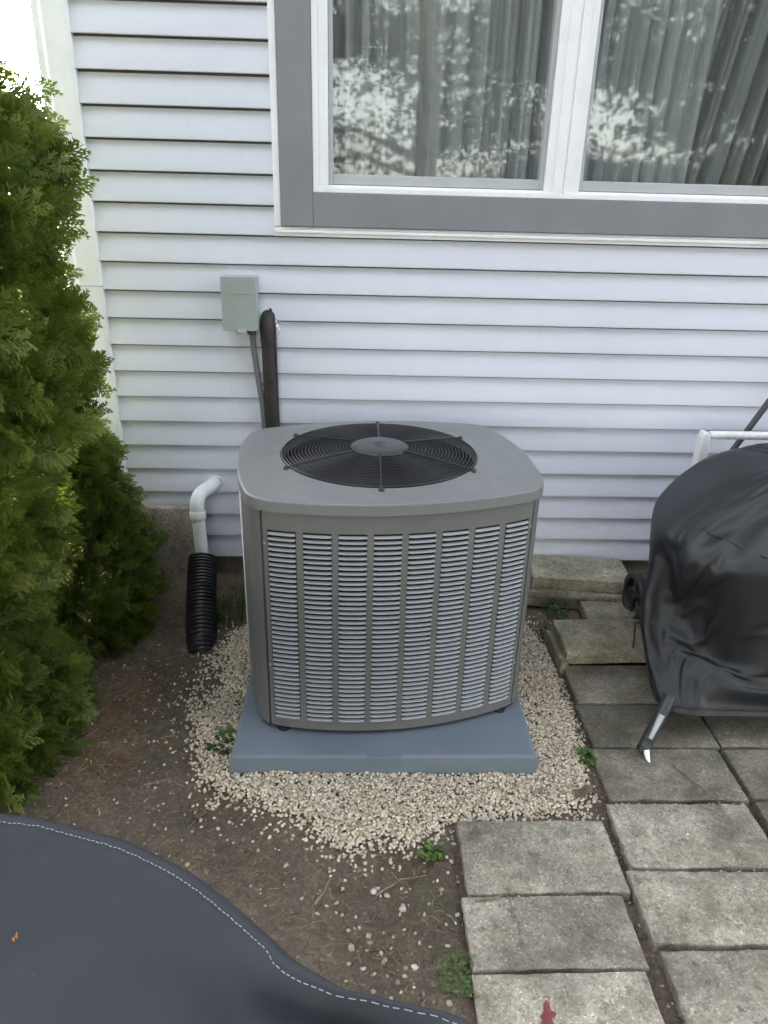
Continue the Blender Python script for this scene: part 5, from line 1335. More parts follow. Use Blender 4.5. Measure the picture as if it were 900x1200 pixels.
    [404,176,106,77,64,57,49,39,33,32,24,15,13,10,10,11,-20,27,27,-27,4,23,44,40,-72,-27,81,8,-34,5,-24,49,-4,-17,-6,-5,-5,-3,-2,-8,-14,-19,-31,-29,-37,-30,-29,-55,-36,-84,5,-174,-1009,-157,-102,-70,-54,-51,-46,-38,-34,-30,-28,-28,-25,-22,-19,-13,-12,-7,5,-25,-36,-5,-27,-27,17,39,-32,-12,62,46,9,-10,-58,-35,-21,-20,-7,4,10,16,20,21,26,31,29,31,33,35,46,67,101,180],
    [3066,-29,-10,-13,2,-4,-6,-13,-12,-12,-10,-14,-15,-13,-11,-9,-10,-7,-6,-12,-5,-3,34,33,29,-73,-108,-23,-32,0,-13,-1,-4,-11,-1,2,3,8,7,7,7,6,1,5,0,6,15,9,16,14,35,-15,-75,-114,-3,-40,4,-17,-15,-13,-9,-7,-5,-2,3,3,4,-1,-2,-1,-8,14,36,-11,40,52,17,-2,243,37,-115,-84,0,8,-11,5,9,12,21,19,16,6,5,8,7,3,15,19,24,33,38,36,34,27],
    [1847,-4,1,-3,-12,-11,-12,-11,-13,-13,-18,-21,-21,-26,-29,-34,-36,-40,-41,-45,-60,-66,-60,-96,-117,-199,-1039,-149,-84,-68,-42,-26,-41,-38,-35,-33,-32,-30,-29,-27,-25,-26,-22,-11,-21,-26,17,-48,0,-38,-95,-43,-360,22,-40,-3,-27,-2,-2,2,6,14,17,21,19,22,27,31,35,39,37,41,57,67,71,99,150,248,1306,215,20,65,76,58,59,19,44,42,33,36,33,34,30,29,26,25,24,24,22,20,17,18,22,40],
    [389,165,101,78,61,53,44,38,33,33,26,24,19,17,15,9,12,13,-17,30,9,-20,41,3,15,-86,52,26,-31,18,-32,41,-9,1,-2,-5,-6,-4,-3,-7,-14,-15,-23,-33,-30,-30,-44,-18,-63,-63,-28,-170,-957,-148,-97,-72,-56,-48,-43,-39,-33,-26,-23,-23,-25,-20,-20,-15,-12,3,-20,-22,1,-18,-27,-27,10,43,-3,-54,38,53,-13,-34,4,-50,-16,-9,21,13,13,16,19,20,24,25,27,30,32,36,45,56,83,160],
    [3143,-26,-2,-3,-14,-11,-13,-12,-9,-7,-9,-8,-9,-12,-10,-13,-12,-10,-17,0,-4,-2,34,-2,42,-68,-122,-4,-27,7,-21,6,-7,0,0,1,2,7,7,7,6,7,5,-1,6,11,6,19,-4,29,30,-37,-69,-113,2,-27,-1,-19,-12,-9,-9,-12,-12,-7,3,2,3,2,-1,-13,13,20,-21,19,48,53,9,-13,189,88,-128,-46,6,-1,3,-2,9,8,-10,2,4,7,8,10,10,13,14,17,23,28,34,44,50,46],
    [1764,6,-4,-10,-12,-12,-12,-10,-11,-12,-16,-20,-23,-22,-27,-31,-34,-39,-43,-43,-50,-62,-66,-80,-103,-204,-986,-135,-78,-60,-44,-31,-41,-36,-34,-32,-32,-28,-28,-26,-26,-24,-23,-23,-13,-21,-33,13,-28,-60,-45,-34,-343,19,-26,-26,-10,3,1,2,6,12,18,19,19,20,22,26,28,35,43,47,57,57,69,88,136,237,1241,180,27,84,56,58,50,33,42,39,36,35,34,29,27,25,25,24,22,19,15,16,16,18,24,49],
    [375,155,94,71,58,49,43,38,34,29,28,22,20,21,18,21,14,2,13,-13,22,-14,24,-22,24,-59,47,25,-28,25,-29,35,0,1,-6,-7,-8,-4,-5,-9,-14,-18,-17,-20,-34,-32,-22,-49,-51,-21,-86,-157,-902,-139,-96,-67,-56,-41,-38,-36,-32,-24,-14,-16,-22,-18,-20,-19,-17,-15,-11,0,-13,-24,-27,-29,4,48,13,-84,42,35,-46,-19,17,-36,7,-7,-5,6,11,18,20,21,23,25,28,32,38,42,48,59,79,139],
    [3203,-22,-11,-15,-17,-14,-11,-7,-4,-5,-7,-12,-9,-2,-5,-5,-10,-17,-6,-18,16,-2,19,-28,55,-54,-120,-1,-23,11,-16,6,-2,0,-2,0,1,4,6,6,4,5,9,10,0,7,23,-12,16,36,3,-36,-69,-109,-9,3,-13,-25,-15,-10,-10,-15,-19,-15,-4,2,3,8,12,8,-1,-16,7,35,44,47,4,-13,162,102,-123,-19,4,3,-2,5,-4,6,11,5,5,5,5,6,10,10,11,11,13,18,25,32,46,72],
    [1678,8,-1,-5,-10,-13,-12,-12,-13,-14,-17,-19,-23,-24,-29,-29,-30,-35,-36,-43,-51,-54,-50,-81,-97,-206,-933,-123,-70,-51,-42,-38,-38,-35,-33,-31,-32,-28,-27,-25,-22,-21,-22,-24,-23,-18,-30,5,-41,-39,-33,-30,-320,11,-19,-22,-9,0,3,5,6,9,16,17,21,20,21,29,31,34,40,47,46,53,60,80,128,229,1171,145,40,91,60,49,47,40,36,37,34,32,31,28,25,24,22,21,20,18,18,16,16,17,21,42],
    [358,145,89,69,56,46,42,37,33,29,28,23,16,13,13,16,23,13,-12,15,-2,8,-23,-3,30,-29,41,22,-24,29,-24,22,1,-7,-7,-8,-6,-2,-4,-6,-15,-19,-22,-18,-18,-33,-20,-48,-34,-56,-85,-144,-846,-128,-89,-64,-53,-41,-34,-31,-30,-28,-16,-8,-10,-13,-18,-12,-16,-16,-12,-17,-22,-22,-28,-29,3,54,15,-103,48,9,-35,-29,-11,17,-13,6,4,4,8,13,18,19,21,25,27,30,34,41,48,61,82,140],
    [3250,-23,-11,-8,-15,-15,-11,-8,-6,-6,-6,-8,-12,-12,-12,-4,7,-3,-22,5,-5,20,-38,2,57,-38,-118,0,-19,12,-12,6,-1,-4,-3,0,3,6,5,7,2,0,4,10,16,5,22,-8,24,14,-4,-32,-72,-105,-13,1,-8,-17,-18,-15,-9,-8,-15,-21,-14,-6,2,-3,3,6,2,7,25,30,41,41,4,-12,143,106,-111,0,5,6,3,-3,4,1,4,7,7,6,5,4,7,9,11,13,16,19,22,26,32,54],
    [1587,9,1,-4,-7,-11,-11,-12,-14,-14,-17,-19,-22,-23,-27,-29,-31,-30,-36,-37,-46,-52,-54,-70,-102,-198,-875,-112,-63,-42,-42,-40,-37,-32,-31,-33,-29,-28,-24,-25,-19,-16,-20,-25,-24,-24,-21,-26,-10,-39,-28,-30,-289,4,-20,-18,-6,-2,3,5,7,10,12,15,20,25,22,26,32,33,34,41,45,49,54,73,124,220,1098,111,72,72,68,52,40,39,36,34,32,29,29,25,23,21,23,19,18,17,15,14,14,15,18,33],
    [338,138,84,66,54,46,41,36,32,30,26,24,19,13,3,5,10,22,10,-16,-4,0,23,-32,28,47,-17,28,-19,29,-14,4,1,-5,-5,-6,-2,-4,-8,-12,-17,-24,-20,-17,-17,-21,-34,-34,-54,-50,-82,-135,-790,-116,-83,-59,-49,-39,-32,-29,-25,-28,-18,-10,-12,-7,-8,-13,-15,-16,-17,-22,-22,-23,-25,-27,5,55,13,-112,50,-50,12,-19,-25,-8,2,5,6,8,10,15,19,20,24,23,27,31,36,42,50,63,82,135],
    [3283,-18,-9,-7,-8,-10,-9,-7,-5,-5,-6,-8,-6,-9,-14,-15,-7,12,-2,-21,-9,-6,11,-19,36,6,-125,5,-17,14,-7,2,0,-2,0,2,5,5,4,3,-1,-4,3,11,13,16,6,16,-6,18,-5,-26,-78,-98,-13,-2,-11,-10,-15,-13,-13,-9,-6,-12,-17,-11,-6,-2,-1,4,9,12,18,26,36,40,6,-14,126,104,-81,10,1,5,7,6,2,3,4,5,5,4,3,4,6,9,10,12,12,14,16,17,23,42],
    [1492,9,2,-2,-5,-7,-9,-11,-13,-14,-18,-19,-21,-25,-23,-27,-28,-33,-29,-35,-43,-48,-58,-62,-103,-187,-818,-104,-59,-39,-41,-36,-33,-29,-29,-27,-26,-25,-29,-23,-19,-17,-22,-22,-21,-21,-20,-20,-26,-22,-27,-33,-260,0,-22,-17,-2,1,2,5,7,10,16,10,17,24,24,24,28,31,32,39,41,44,53,69,120,206,1023,81,91,57,64,54,46,39,35,31,31,26,24,25,21,17,17,21,17,15,14,13,13,14,16,26],
    [319,135,79,62,52,44,39,38,32,26,24,21,18,17,10,2,-4,6,24,9,-5,11,-3,-40,25,44,-4,28,-14,24,3,-2,-4,-4,-6,-6,-5,-8,-11,-11,-17,-22,-20,-20,-20,-24,-32,-38,-41,-58,-77,-128,-732,-109,-77,-54,-42,-37,-31,-26,-25,-27,-20,-15,-14,-12,-8,-9,-11,-14,-18,-18,-20,-22,-21,-23,9,50,12,-117,40,-60,-16,-8,-3,2,3,6,9,10,13,16,20,21,21,24,29,31,35,40,49,59,77,126],
    [3300,-7,-2,-1,-1,-3,-3,-3,-5,-4,-6,-7,-8,-9,-8,-11,-20,-9,16,-5,-14,1,-10,-21,25,4,-102,7,-13,11,3,0,-1,0,-1,3,2,2,4,3,1,-2,2,8,9,10,5,6,16,-2,-3,-18,-84,-90,-9,-3,-16,-14,-10,-9,-9,-11,-7,-5,-8,-14,-8,-5,-2,2,7,8,15,25,31,42,6,-18,111,97,-42,9,7,4,5,2,3,2,2,2,1,1,1,2,4,7,7,8,9,10,12,15,20,35],
    [1395,8,1,-3,-5,-7,-9,-10,-11,-15,-17,-14,-18,-21,-23,-25,-26,-29,-30,-27,-40,-46,-56,-73,-97,-165,-759,-99,-56,-40,-36,-35,-29,-29,-26,-22,-22,-23,-28,-23,-19,-19,-18,-18,-20,-18,-19,-19,-21,-22,-26,-28,-241,-3,-22,-16,0,3,3,5,6,9,16,13,12,19,26,23,25,28,28,33,42,47,51,67,112,187,948,59,97,52,62,53,45,41,32,31,29,26,21,22,22,19,14,16,16,14,13,11,11,12,12,18],
    [300,132,73,57,46,40,35,33,28,28,22,20,18,16,17,10,6,-8,7,23,6,-7,-7,3,-15,48,2,29,-8,12,4,0,-4,-2,-8,-10,-6,-8,-9,-14,-15,-19,-20,-19,-23,-26,-29,-35,-42,-55,-72,-122,-674,-105,-71,-51,-38,-33,-29,-26,-24,-27,-21,-18,-11,-19,-8,-10,-11,-11,-17,-18,-13,-15,-19,-19,12,41,17,-117,16,-56,-11,-2,3,6,6,9,9,13,12,14,18,19,20,22,28,31,34,38,45,55,71,119],
    [3310,-10,-3,0,-1,-3,-2,0,2,-8,0,7,1,-2,-5,-3,-10,-24,-9,18,-2,-18,-15,-8,-30,46,-81,8,-10,4,2,2,-1,3,-4,-3,2,3,5,3,1,4,1,5,5,4,6,7,6,1,2,-20,-80,-79,-10,-2,-18,-17,-10,-6,-6,-6,-9,-4,-4,-7,-12,-5,-3,2,9,11,7,15,31,42,2,-22,99,90,-6,9,5,2,-1,-1,-1,-1,1,0,0,2,4,5,3,3,3,5,5,6,8,11,14,24],
    [1295,11,0,-3,-6,-6,-8,-10,-11,-13,-13,-15,-15,-19,-23,-19,-24,-29,-24,-31,-36,-45,-55,-68,-86,-155,-701,-96,-51,-40,-34,-30,-29,-24,-27,-20,-16,-19,-24,-23,-19,-18,-19,-13,-19,-17,-18,-16,-18,-18,-23,-31,-221,-8,-15,-15,-1,3,7,4,5,7,12,13,11,18,23,24,23,25,28,29,37,49,51,66,102,167,874,43,83,69,56,48,42,40,32,29,30,24,21,19,21,17,14,14,16,11,11,10,9,9,9,12],
    [282,124,70,52,42,34,32,30,29,20,17,16,20,14,14,11,15,9,-9,6,16,6,6,-1,-23,41,11,19,16,2,-1,-3,-4,-5,-6,-13,-12,-6,-9,-11,-16,-16,-14,-17,-22,-28,-29,-33,-41,-51,-69,-116,-617,-101,-66,-48,-37,-29,-29,-27,-22,-20,-26,-18,-14,-9,-8,-8,-18,-14,-14,-13,-18,-7,-18,-13,12,35,21,-113,-30,-3,-3,-1,3,7,5,7,9,13,11,12,15,18,15,21,25,31,30,35,40,50,66,112],
    [3312,-12,-4,0,-1,-4,0,2,6,0,-21,1,13,9,5,3,4,-3,-28,-11,15,0,-9,-13,-35,33,-52,0,7,-3,-3,-1,-2,0,-1,-12,-4,1,4,4,3,10,7,3,4,2,6,4,2,-2,0,-12,-74,-65,-17,-2,-15,-17,-11,-6,-3,-2,-5,-4,-2,-7,-7,-12,0,3,6,12,13,7,28,32,-4,-20,90,84,22,-9,-10,-10,-4,0,-1,-1,1,0,-1,3,7,12,6,2,2,2,3,4,5,8,12,21],
    [1193,14,4,-2,-4,-7,-8,-9,-9,-13,-14,-8,-15,-16,-23,-19,-22,-29,-28,-24,-33,-42,-50,-63,-81,-143,-642,-91,-50,-38,-31,-31,-27,-21,-24,-23,-15,-11,-19,-23,-15,-18,-16,-17,-11,-15,-17,-15,-14,-15,-22,-29,-205,-15,-9,-11,-3,2,8,5,6,7,10,10,14,12,19,21,26,24,27,31,34,40,54,63,90,151,798,50,82,47,51,44,40,35,32,28,27,25,23,19,15,17,14,10,17,10,9,8,8,8,6,8],
    [262,114,64,46,38,34,28,27,27,22,18,3,15,18,12,10,7,17,8,-6,6,11,7,9,-11,34,16,12,9,2,1,-2,-6,-1,-5,-8,-13,-14,-8,-9,-16,-21,-10,-12,-22,-27,-26,-31,-38,-48,-64,-108,-566,-96,-58,-45,-37,-30,-29,-27,-22,-14,-17,-21,-18,-14,-7,-7,-7,-21,-13,-13,-12,-13,-7,-11,15,27,24,-99,-16,-15,1,1,3,4,7,8,8,11,11,11,10,16,11,17,22,30,28,30,36,46,62,104],
    [3316,-20,12,-6,-1,1,2,1,3,9,-1,-29,2,13,7,4,3,7,-5,-31,-14,9,9,12,-30,28,-31,-6,-1,-4,-3,-1,-3,-1,3,-3,-16,-5,-1,9,-8,2,18,11,-5,1,7,6,0,-6,4,-14,-59,-44,-23,-8,-8,-12,-12,-7,-4,-7,-3,0,0,-1,-5,-5,-11,3,5,7,13,19,10,26,-11,-11,81,81,-14,-41,6,-1,-1,0,0,1,1,1,2,4,8,20,10,1,3,0,2,4,4,8,8,23],
    [1092,16,6,2,-3,-7,-6,-8,-9,-10,-17,-15,-2,-17,-22,-19,-18,-28,-29,-29,-24,-37,-48,-52,-78,-134,-578,-84,-49,-36,-30,-30,-25,-18,-19,-27,-17,-13,-8,-21,-19,-5,-19,-15,-7,-11,-15,-14,-14,-13,-18,-31,-184,-26,-5,-5,-5,1,4,4,5,8,15,15,10,12,14,14,21,28,26,31,35,38,45,61,79,136,723,74,62,31,47,41,36,35,31,24,23,22,18,21,15,17,10,11,9,13,9,7,7,6,5,5],
    [242,100,58,41,35,33,22,24,22,23,19,15,-5,13,18,12,7,14,9,9,-6,10,12,3,-1,27,36,7,1,0,-1,-2,-3,-5,-6,-5,-8,-14,-18,-4,-10,-24,-16,-6,-20,-24,-26,-28,-34,-43,-58,-99,-525,-89,-47,-39,-34,-35,-22,-23,-24,-20,-7,-14,-19,-20,-15,-10,-9,-6,-20,-11,-9,-10,-8,6,9,24,21,-77,-11,-18,0,2,3,6,7,6,10,9,7,11,11,15,9,8,17,25,28,28,32,42,57,96],
    [3318,-21,4,-11,-1,5,9,-2,1,3,11,-1,-32,0,16,3,1,5,6,-5,-32,-10,11,29,-11,21,16,-10,-8,-8,-4,-2,-1,-11,-4,7,-6,-14,-10,0,17,-19,2,27,-19,-9,9,14,6,-5,0,-5,-54,-15,-27,-16,-4,-5,-7,-7,-2,-4,-17,-5,1,4,2,4,-3,-9,5,5,5,15,19,-6,1,-5,75,69,-45,-46,-5,-1,2,2,2,2,4,6,5,4,8,12,24,12,9,1,-1,1,4,4,6,19],
    [994,15,7,2,-2,-3,-3,-5,-8,-11,-14,-17,-13,-1,-15,-20,-20,-25,-29,-27,-31,-32,-42,-50,-64,-123,-515,-75,-46,-35,-29,-26,-23,-27,-7,-18,-26,-14,-9,-15,-16,-14,-6,-15,-14,5,-12,-14,-13,-13,-15,-29,-168,-27,-4,-3,-7,-2,3,4,6,5,8,17,16,10,11,20,20,16,26,30,34,36,42,52,66,124,648,101,19,37,44,39,33,30,28,27,21,19,12,16,21,10,11,6,11,12,10,7,5,4,5,3],
    [220,84,52,38,33,29,19,18,21,17,16,20,11,-9,11,18,11,13,12,10,9,0,11,10,-3,17,27,10,5,1,0,-2,-4,-4,-11,-5,-3,-10,-19,-12,4,-15,-22,-13,-14,-17,-26,-28,-30,-38,-50,-89,-487,-80,-39,-34,-32,-27,-23,-25,-18,-23,-20,-3,-14,-21,-15,-11,-10,-8,-7,-9,-9,-8,-4,0,23,13,11,-47,-28,-6,2,4,6,3,5,10,11,5,5,9,17,9,4,8,12,18,28,27,29,36,51,87],
    [3318,-22,3,-4,0,10,19,2,-5,-2,1,6,-7,-31,-9,9,-6,-1,5,14,3,-26,-3,18,35,2,13,4,0,-4,-4,-1,0,-4,-26,-3,9,-5,-17,-3,23,1,-20,16,5,-29,-7,8,11,5,-8,3,-41,1,-29,-18,2,4,-5,-6,-4,4,-1,-21,-5,5,5,-5,-2,7,-2,-2,3,8,12,6,-17,10,69,34,-63,-35,-5,-2,2,6,3,1,3,11,11,4,5,14,25,17,14,8,-2,-3,-1,0,2,6],
    [898,10,5,2,-2,-4,0,-2,-7,-10,-12,-12,-17,-12,-1,-17,-21,-18,-23,-27,-28,-32,-35,-47,-61,-105,-450,-67,-42,-33,-33,-17,-27,-22,-4,-15,-21,-12,-7,-23,-11,-8,-7,-10,-12,-9,2,-14,-10,-12,-15,-26,-154,-24,-7,-1,-6,-6,5,6,6,10,1,9,15,17,7,12,21,22,20,30,28,32,36,46,58,112,567,100,14,38,38,39,30,21,21,24,20,18,10,13,18,15,8,6,10,8,12,8,6,4,3,4],
    [199,73,45,34,33,25,13,14,22,13,14,18,17,12,-11,10,16,1,14,16,10,9,3,9,6,4,20,10,4,1,-4,1,-3,-8,-1,-7,-3,-9,-17,-10,1,-11,-21,-15,-6,-16,-18,-26,-29,-32,-43,-77,-443,-75,-40,-30,-31,-16,-20,-25,-20,-15,-21,-13,-2,-15,-21,-9,-6,-5,-5,-7,-4,-9,-3,3,21,13,-28,-5,-31,-1,2,5,7,2,0,6,17,5,1,6,12,18,-1,9,20,7,21,28,26,32,45,76],
    [3317,-17,-3,2,-7,6,21,18,2,-7,-7,6,5,-5,-31,-8,22,-26,-6,5,11,3,-17,-2,20,30,24,6,0,-2,-11,-4,10,-4,-28,-5,14,-8,-18,-2,23,-4,-22,-5,26,-4,-27,-3,7,7,-3,10,-31,10,-19,-23,5,22,-9,0,-11,-6,14,-3,-23,0,13,0,-13,-6,1,-1,0,9,9,6,-21,7,96,-30,-55,-27,-3,-3,-1,8,15,1,-3,10,19,4,-3,5,27,7,0,27,7,0,1,-3,-6,-5],
    [806,5,3,0,-3,-8,-3,4,-6,-8,-5,-11,-14,-13,-3,-15,-21,-17,-8,-24,-29,-29,-33,-41,-56,-93,-381,-61,-36,-36,-26,-12,-17,-26,-8,-10,-15,-11,-4,-17,-17,-13,-4,-7,-1,-17,-1,-6,-11,-11,-14,-22,-140,-22,-9,1,1,-15,4,8,7,6,6,5,8,17,14,4,18,24,18,23,27,28,30,39,58,95,493,71,23,42,33,33,26,26,14,19,18,13,14,8,11,18,11,11,3,7,9,10,6,5,2,4],
    [181,63,39,34,27,24,14,2,22,17,1,8,19,16,-7,9,20,9,-6,12,15,11,9,6,5,7,11,5,3,0,-6,1,0,-5,0,-7,-6,-7,-7,-13,-7,-9,-16,-13,1,-16,-16,-22,-26,-29,-37,-64,-389,-67,-39,-33,-31,-1,-19,-29,-20,-2,-20,-13,4,-14,-11,-11,-9,-8,-5,-7,-2,0,-8,1,11,21,-30,-15,-21,1,1,5,10,3,-6,6,19,5,-4,4,9,16,12,8,15,16,13,22,22,27,38,66],
    [3344,-18,-7,0,4,-15,8,32,-1,0,-27,-5,20,-1,-27,-3,20,-1,-31,-2,5,8,1,-8,-3,11,75,0,-3,-4,-4,-24,-3,11,-25,-3,18,-4,-26,-4,19,3,-22,-4,27,-5,-27,-6,-1,2,6,19,-30,18,-6,-24,1,32,-5,2,-4,-22,19,-2,-25,-6,-4,24,-7,-15,-4,5,-10,-1,23,10,-12,-12,99,-57,-50,-7,-2,-3,-2,7,21,6,-12,8,26,9,2,-3,19,5,-21,7,27,6,6,4,-8,-6],
    [714,5,0,-4,-1,-3,-11,-4,4,-8,-9,-6,-9,-8,-16,-1,-13,-9,-21,-16,-24,-27,-30,-34,-47,-76,-325,-52,-33,-30,-27,-13,1,-19,-22,-13,-9,-11,-7,-14,-15,-6,-6,-7,-4,-8,-13,2,-3,-9,-12,-18,-127,-21,-11,-4,3,-8,1,6,9,0,9,5,8,21,11,5,7,22,20,16,23,24,29,31,48,82,426,41,33,37,30,27,27,18,19,22,14,9,8,11,13,10,-1,20,8,-5,11,12,5,4,5,3],
    [163,53,27,30,21,21,22,12,-2,24,15,-5,10,17,9,-13,8,22,5,-4,11,14,11,6,7,4,7,3,1,0,-2,-3,3,-4,-4,-8,-9,-3,-5,-9,-15,4,-10,-16,-11,-4,-25,-8,-22,-25,-33,-53,-326,-60,-28,-25,-29,-4,-18,-28,-17,4,-11,-25,-7,-7,-10,-8,-1,-9,-7,0,-10,3,1,-2,4,20,-19,-31,-10,-3,2,6,8,2,-5,5,20,4,-4,4,7,11,15,9,14,4,16,17,22,24,32,57],
    [3378,-13,-33,-5,13,12,-22,5,31,-1,-3,-28,-5,21,-6,-26,-9,20,-5,-25,-10,3,6,10,13,12,48,5,0,-9,-7,-8,-30,-7,3,0,14,11,-1,-25,5,24,-4,-27,-5,27,-7,-30,-9,-8,3,23,-40,9,30,-27,-2,28,-1,1,-7,-24,-4,21,-23,-10,3,4,27,-2,-20,12,7,-25,-3,31,9,-15,70,-59,-41,1,1,-5,-2,7,25,6,-14,9,29,9,4,5,-18,9,12,-28,4,20,11,10,9,-7],
    [615,3,4,-3,-8,6,-7,-9,-6,3,-11,-9,-1,-11,-17,-9,-2,-13,-19,-19,-1,-18,-29,-34,-37,-63,-264,-41,-31,-28,-7,-20,-14,3,-9,-17,-19,-7,-3,-11,-16,0,-13,-8,-5,7,-14,-12,2,-3,-7,-16,-111,-18,-17,-6,-3,5,2,0,4,4,14,5,2,6,12,21,10,6,19,16,10,22,27,30,40,63,356,43,21,33,23,26,26,11,7,23,18,8,3,9,7,17,8,0,15,6,-6,10,9,2,3,5],
    [145,47,21,30,23,-3,20,22,9,1,16,14,-3,11,16,7,-4,11,14,3,-13,3,12,6,6,4,2,2,0,-2,3,-7,-4,6,-3,-7,-12,3,-6,-8,-16,4,-6,-18,-11,4,-15,-22,-12,-19,-26,-46,-266,-49,-13,-21,-21,-20,-16,-9,-17,-7,-6,-19,-16,4,-10,-11,-7,-2,-4,-1,0,-10,5,2,2,13,-6,-27,-12,-2,-4,6,7,1,-8,4,19,3,-8,7,3,13,14,2,15,14,2,18,21,21,26,46],
    [3390,-9,-42,-4,-1,31,5,-22,3,29,0,0,-27,-5,21,-5,-30,-7,19,-8,-31,-11,-2,-1,5,14,53,15,5,-8,-25,20,-7,-25,-15,-5,-3,24,3,-26,0,30,2,-26,4,30,-3,-5,-28,-12,-11,15,-29,-7,28,18,-27,-1,23,0,1,-25,-4,10,16,-29,-6,3,1,24,-24,-1,30,0,-29,-4,29,29,19,-37,-43,1,22,-15,-1,8,30,8,-15,11,30,7,7,8,2,-22,21,0,-30,0,19,13,8,-4],
    [513,0,5,-4,-9,12,3,-6,-7,-5,2,-10,-4,-7,-22,-9,6,-10,-21,-17,-4,-11,-20,-30,-32,-48,-205,-34,-28,-23,0,-6,-24,-9,9,-11,-18,5,-10,-13,-10,7,-11,-15,-5,-4,6,-12,-12,1,0,-11,-97,-9,-11,-17,-3,6,11,-9,1,6,10,7,-5,7,10,19,8,2,15,17,17,13,24,26,37,36,277,49,24,27,7,16,28,16,-11,11,23,8,10,5,1,8,14,3,3,11,6,-8,10,3,2,2],
    [124,47,20,21,18,5,-20,15,16,14,-2,9,14,16,8,7,-9,8,15,10,1,-1,5,3,-1,-1,3,1,-1,-7,10,-3,-7,-2,4,-7,-10,6,-6,-8,-11,8,-6,-11,-20,-7,6,-14,-27,-11,-18,-37,-201,-31,-19,-6,-24,-27,-15,5,-17,-16,3,-5,-17,-10,6,-2,-8,-14,-6,9,-6,-8,-7,7,-1,24,-11,-14,-10,2,-10,0,9,7,-15,3,12,8,1,-3,3,10,18,3,7,17,8,-1,15,24,22,35],
    [3368,4,-28,-8,4,26,19,5,-22,4,28,5,-1,-16,10,-6,-30,-5,9,2,-20,-8,0,-13,-5,-9,40,7,13,-9,-24,-3,20,-7,-27,-2,-1,25,3,-26,0,31,-2,-22,-1,2,30,2,-3,-28,-17,-10,16,-37,9,29,5,-23,2,27,-1,1,-21,-2,23,3,-22,-12,-3,20,3,-27,-1,29,0,-32,-5,49,-3,-12,-31,-5,27,10,-14,0,20,15,-10,4,17,21,7,1,4,-22,-3,25,-2,-30,-1,25,8,13],
    [415,-2,-1,2,-10,-2,19,-3,-6,-9,-6,5,-7,-7,-20,-6,-1,6,-6,-17,-15,-2,-19,-22,-26,-34,-146,-24,-24,-17,-8,10,-5,-17,-14,-7,-13,9,-4,-20,-3,11,-1,-14,-11,-1,8,-3,-18,-4,3,-4,-72,-7,3,-2,-28,0,10,-1,-4,4,13,5,-2,4,17,11,3,6,8,20,7,13,10,18,16,45,198,34,23,30,13,-9,11,17,9,-2,3,14,8,10,2,1,6,11,-6,2,15,-4,6,11,3,-7],
    [99,29,23,8,24,12,-21,7,7,28,11,-14,10,22,5,2,-1,-9,2,15,8,-2,1,6,0,-3,0,2,-2,-4,4,6,-1,-3,-11,-7,-7,12,-6,-15,-4,10,-2,-6,-18,-5,8,-10,-14,-28,-7,-24,-137,-24,-28,-8,5,-33,-11,11,-4,-23,-3,-6,-6,-16,-5,0,5,-9,-16,-2,14,-2,-12,4,14,-4,1,-8,-1,10,-1,-18,3,9,0,-7,3,18,5,0,-7,6,18,8,-8,2,16,3,20,17,16,14],
    [3314,31,0,-30,1,6,11,20,5,-4,-8,21,2,5,0,-5,-25,-15,-6,0,-2,25,11,-2,-9,-17,47,-30,21,-8,-12,-23,-10,8,-14,1,5,22,4,-23,5,21,16,0,-23,16,24,-2,-2,-3,-35,-20,17,-37,-2,24,14,-21,4,21,12,2,-15,0,18,-1,-1,-11,-16,-5,23,-3,-28,-7,23,-14,-28,10,-12,2,-3,-2,8,26,-8,5,10,20,7,-15,3,5,24,4,1,-3,-30,-8,12,-19,0,1,4,46],
    [314,-6,4,0,-7,-4,0,13,-2,-1,-6,-2,-3,-7,-15,-4,2,6,-2,-5,-8,-10,-3,-15,-25,-28,-84,-22,-19,-10,-7,-8,5,-5,-14,-10,-6,3,-3,-14,-2,3,4,4,-12,-1,6,7,-2,-7,-6,2,-53,-3,3,9,-4,-22,3,3,-4,2,14,-3,-5,2,9,18,-3,8,16,9,6,2,4,6,13,44,114,33,7,17,14,7,-10,0,1,20,5,-4,9,3,11,2,6,9,3,1,1,4,-2,0,1,1],
    [83,34,0,11,12,13,-1,-14,2,14,16,-4,-5,12,14,4,2,-1,-11,-3,10,5,-6,7,1,3,-1,0,-2,-3,2,-1,4,-3,-3,-15,-3,4,2,-16,-4,11,4,-2,-18,-3,14,-5,-5,-11,-15,-29,-66,-26,-29,-17,10,-1,-20,0,14,-12,-7,6,-5,-24,-6,-3,13,-10,-17,-1,1,1,4,4,8,-4,7,-3,-7,11,1,0,-11,-4,-5,3,2,3,16,3,1,0,9,15,0,-4,0,11,3,21,2,19],
    [3311,-2,29,3,-21,4,9,22,10,3,1,-23,-8,2,21,-2,-7,-12,-16,-4,0,2,30,0,6,-37,57,-41,1,24,-8,-2,-30,-4,1,-5,-2,26,6,-26,5,16,17,4,-26,5,21,13,0,-5,-24,-36,31,-36,1,0,28,-11,-5,14,19,-1,-6,14,11,-1,1,-5,-20,-3,22,-6,-11,-8,-19,-9,-11,0,-19,7,24,-6,4,13,4,10,16,17,7,7,-11,4,20,0,0,4,-13,-18,-9,18,-17,-1,-26,-25],
    [228,0,0,0,-2,-2,-1,-1,0,-1,-1,-3,-6,0,4,-2,-1,-2,-2,1,-2,-4,-5,-6,-5,-6,-38,-27,-16,2,-10,-12,-5,5,-9,0,-3,1,-11,-3,-2,-1,-1,-1,0,-1,-2,0,1,-2,-3,-5,-11,-3,0,0,2,-4,1,-1,0,6,5,-6,0,0,3,11,4,-6,6,7,-2,3,10,1,13,26,51,34,6,0,6,2,-1,-2,-3,-7,15,-6,-1,9,3,3,2,2,2,0,2,2,1,3,1,-2],
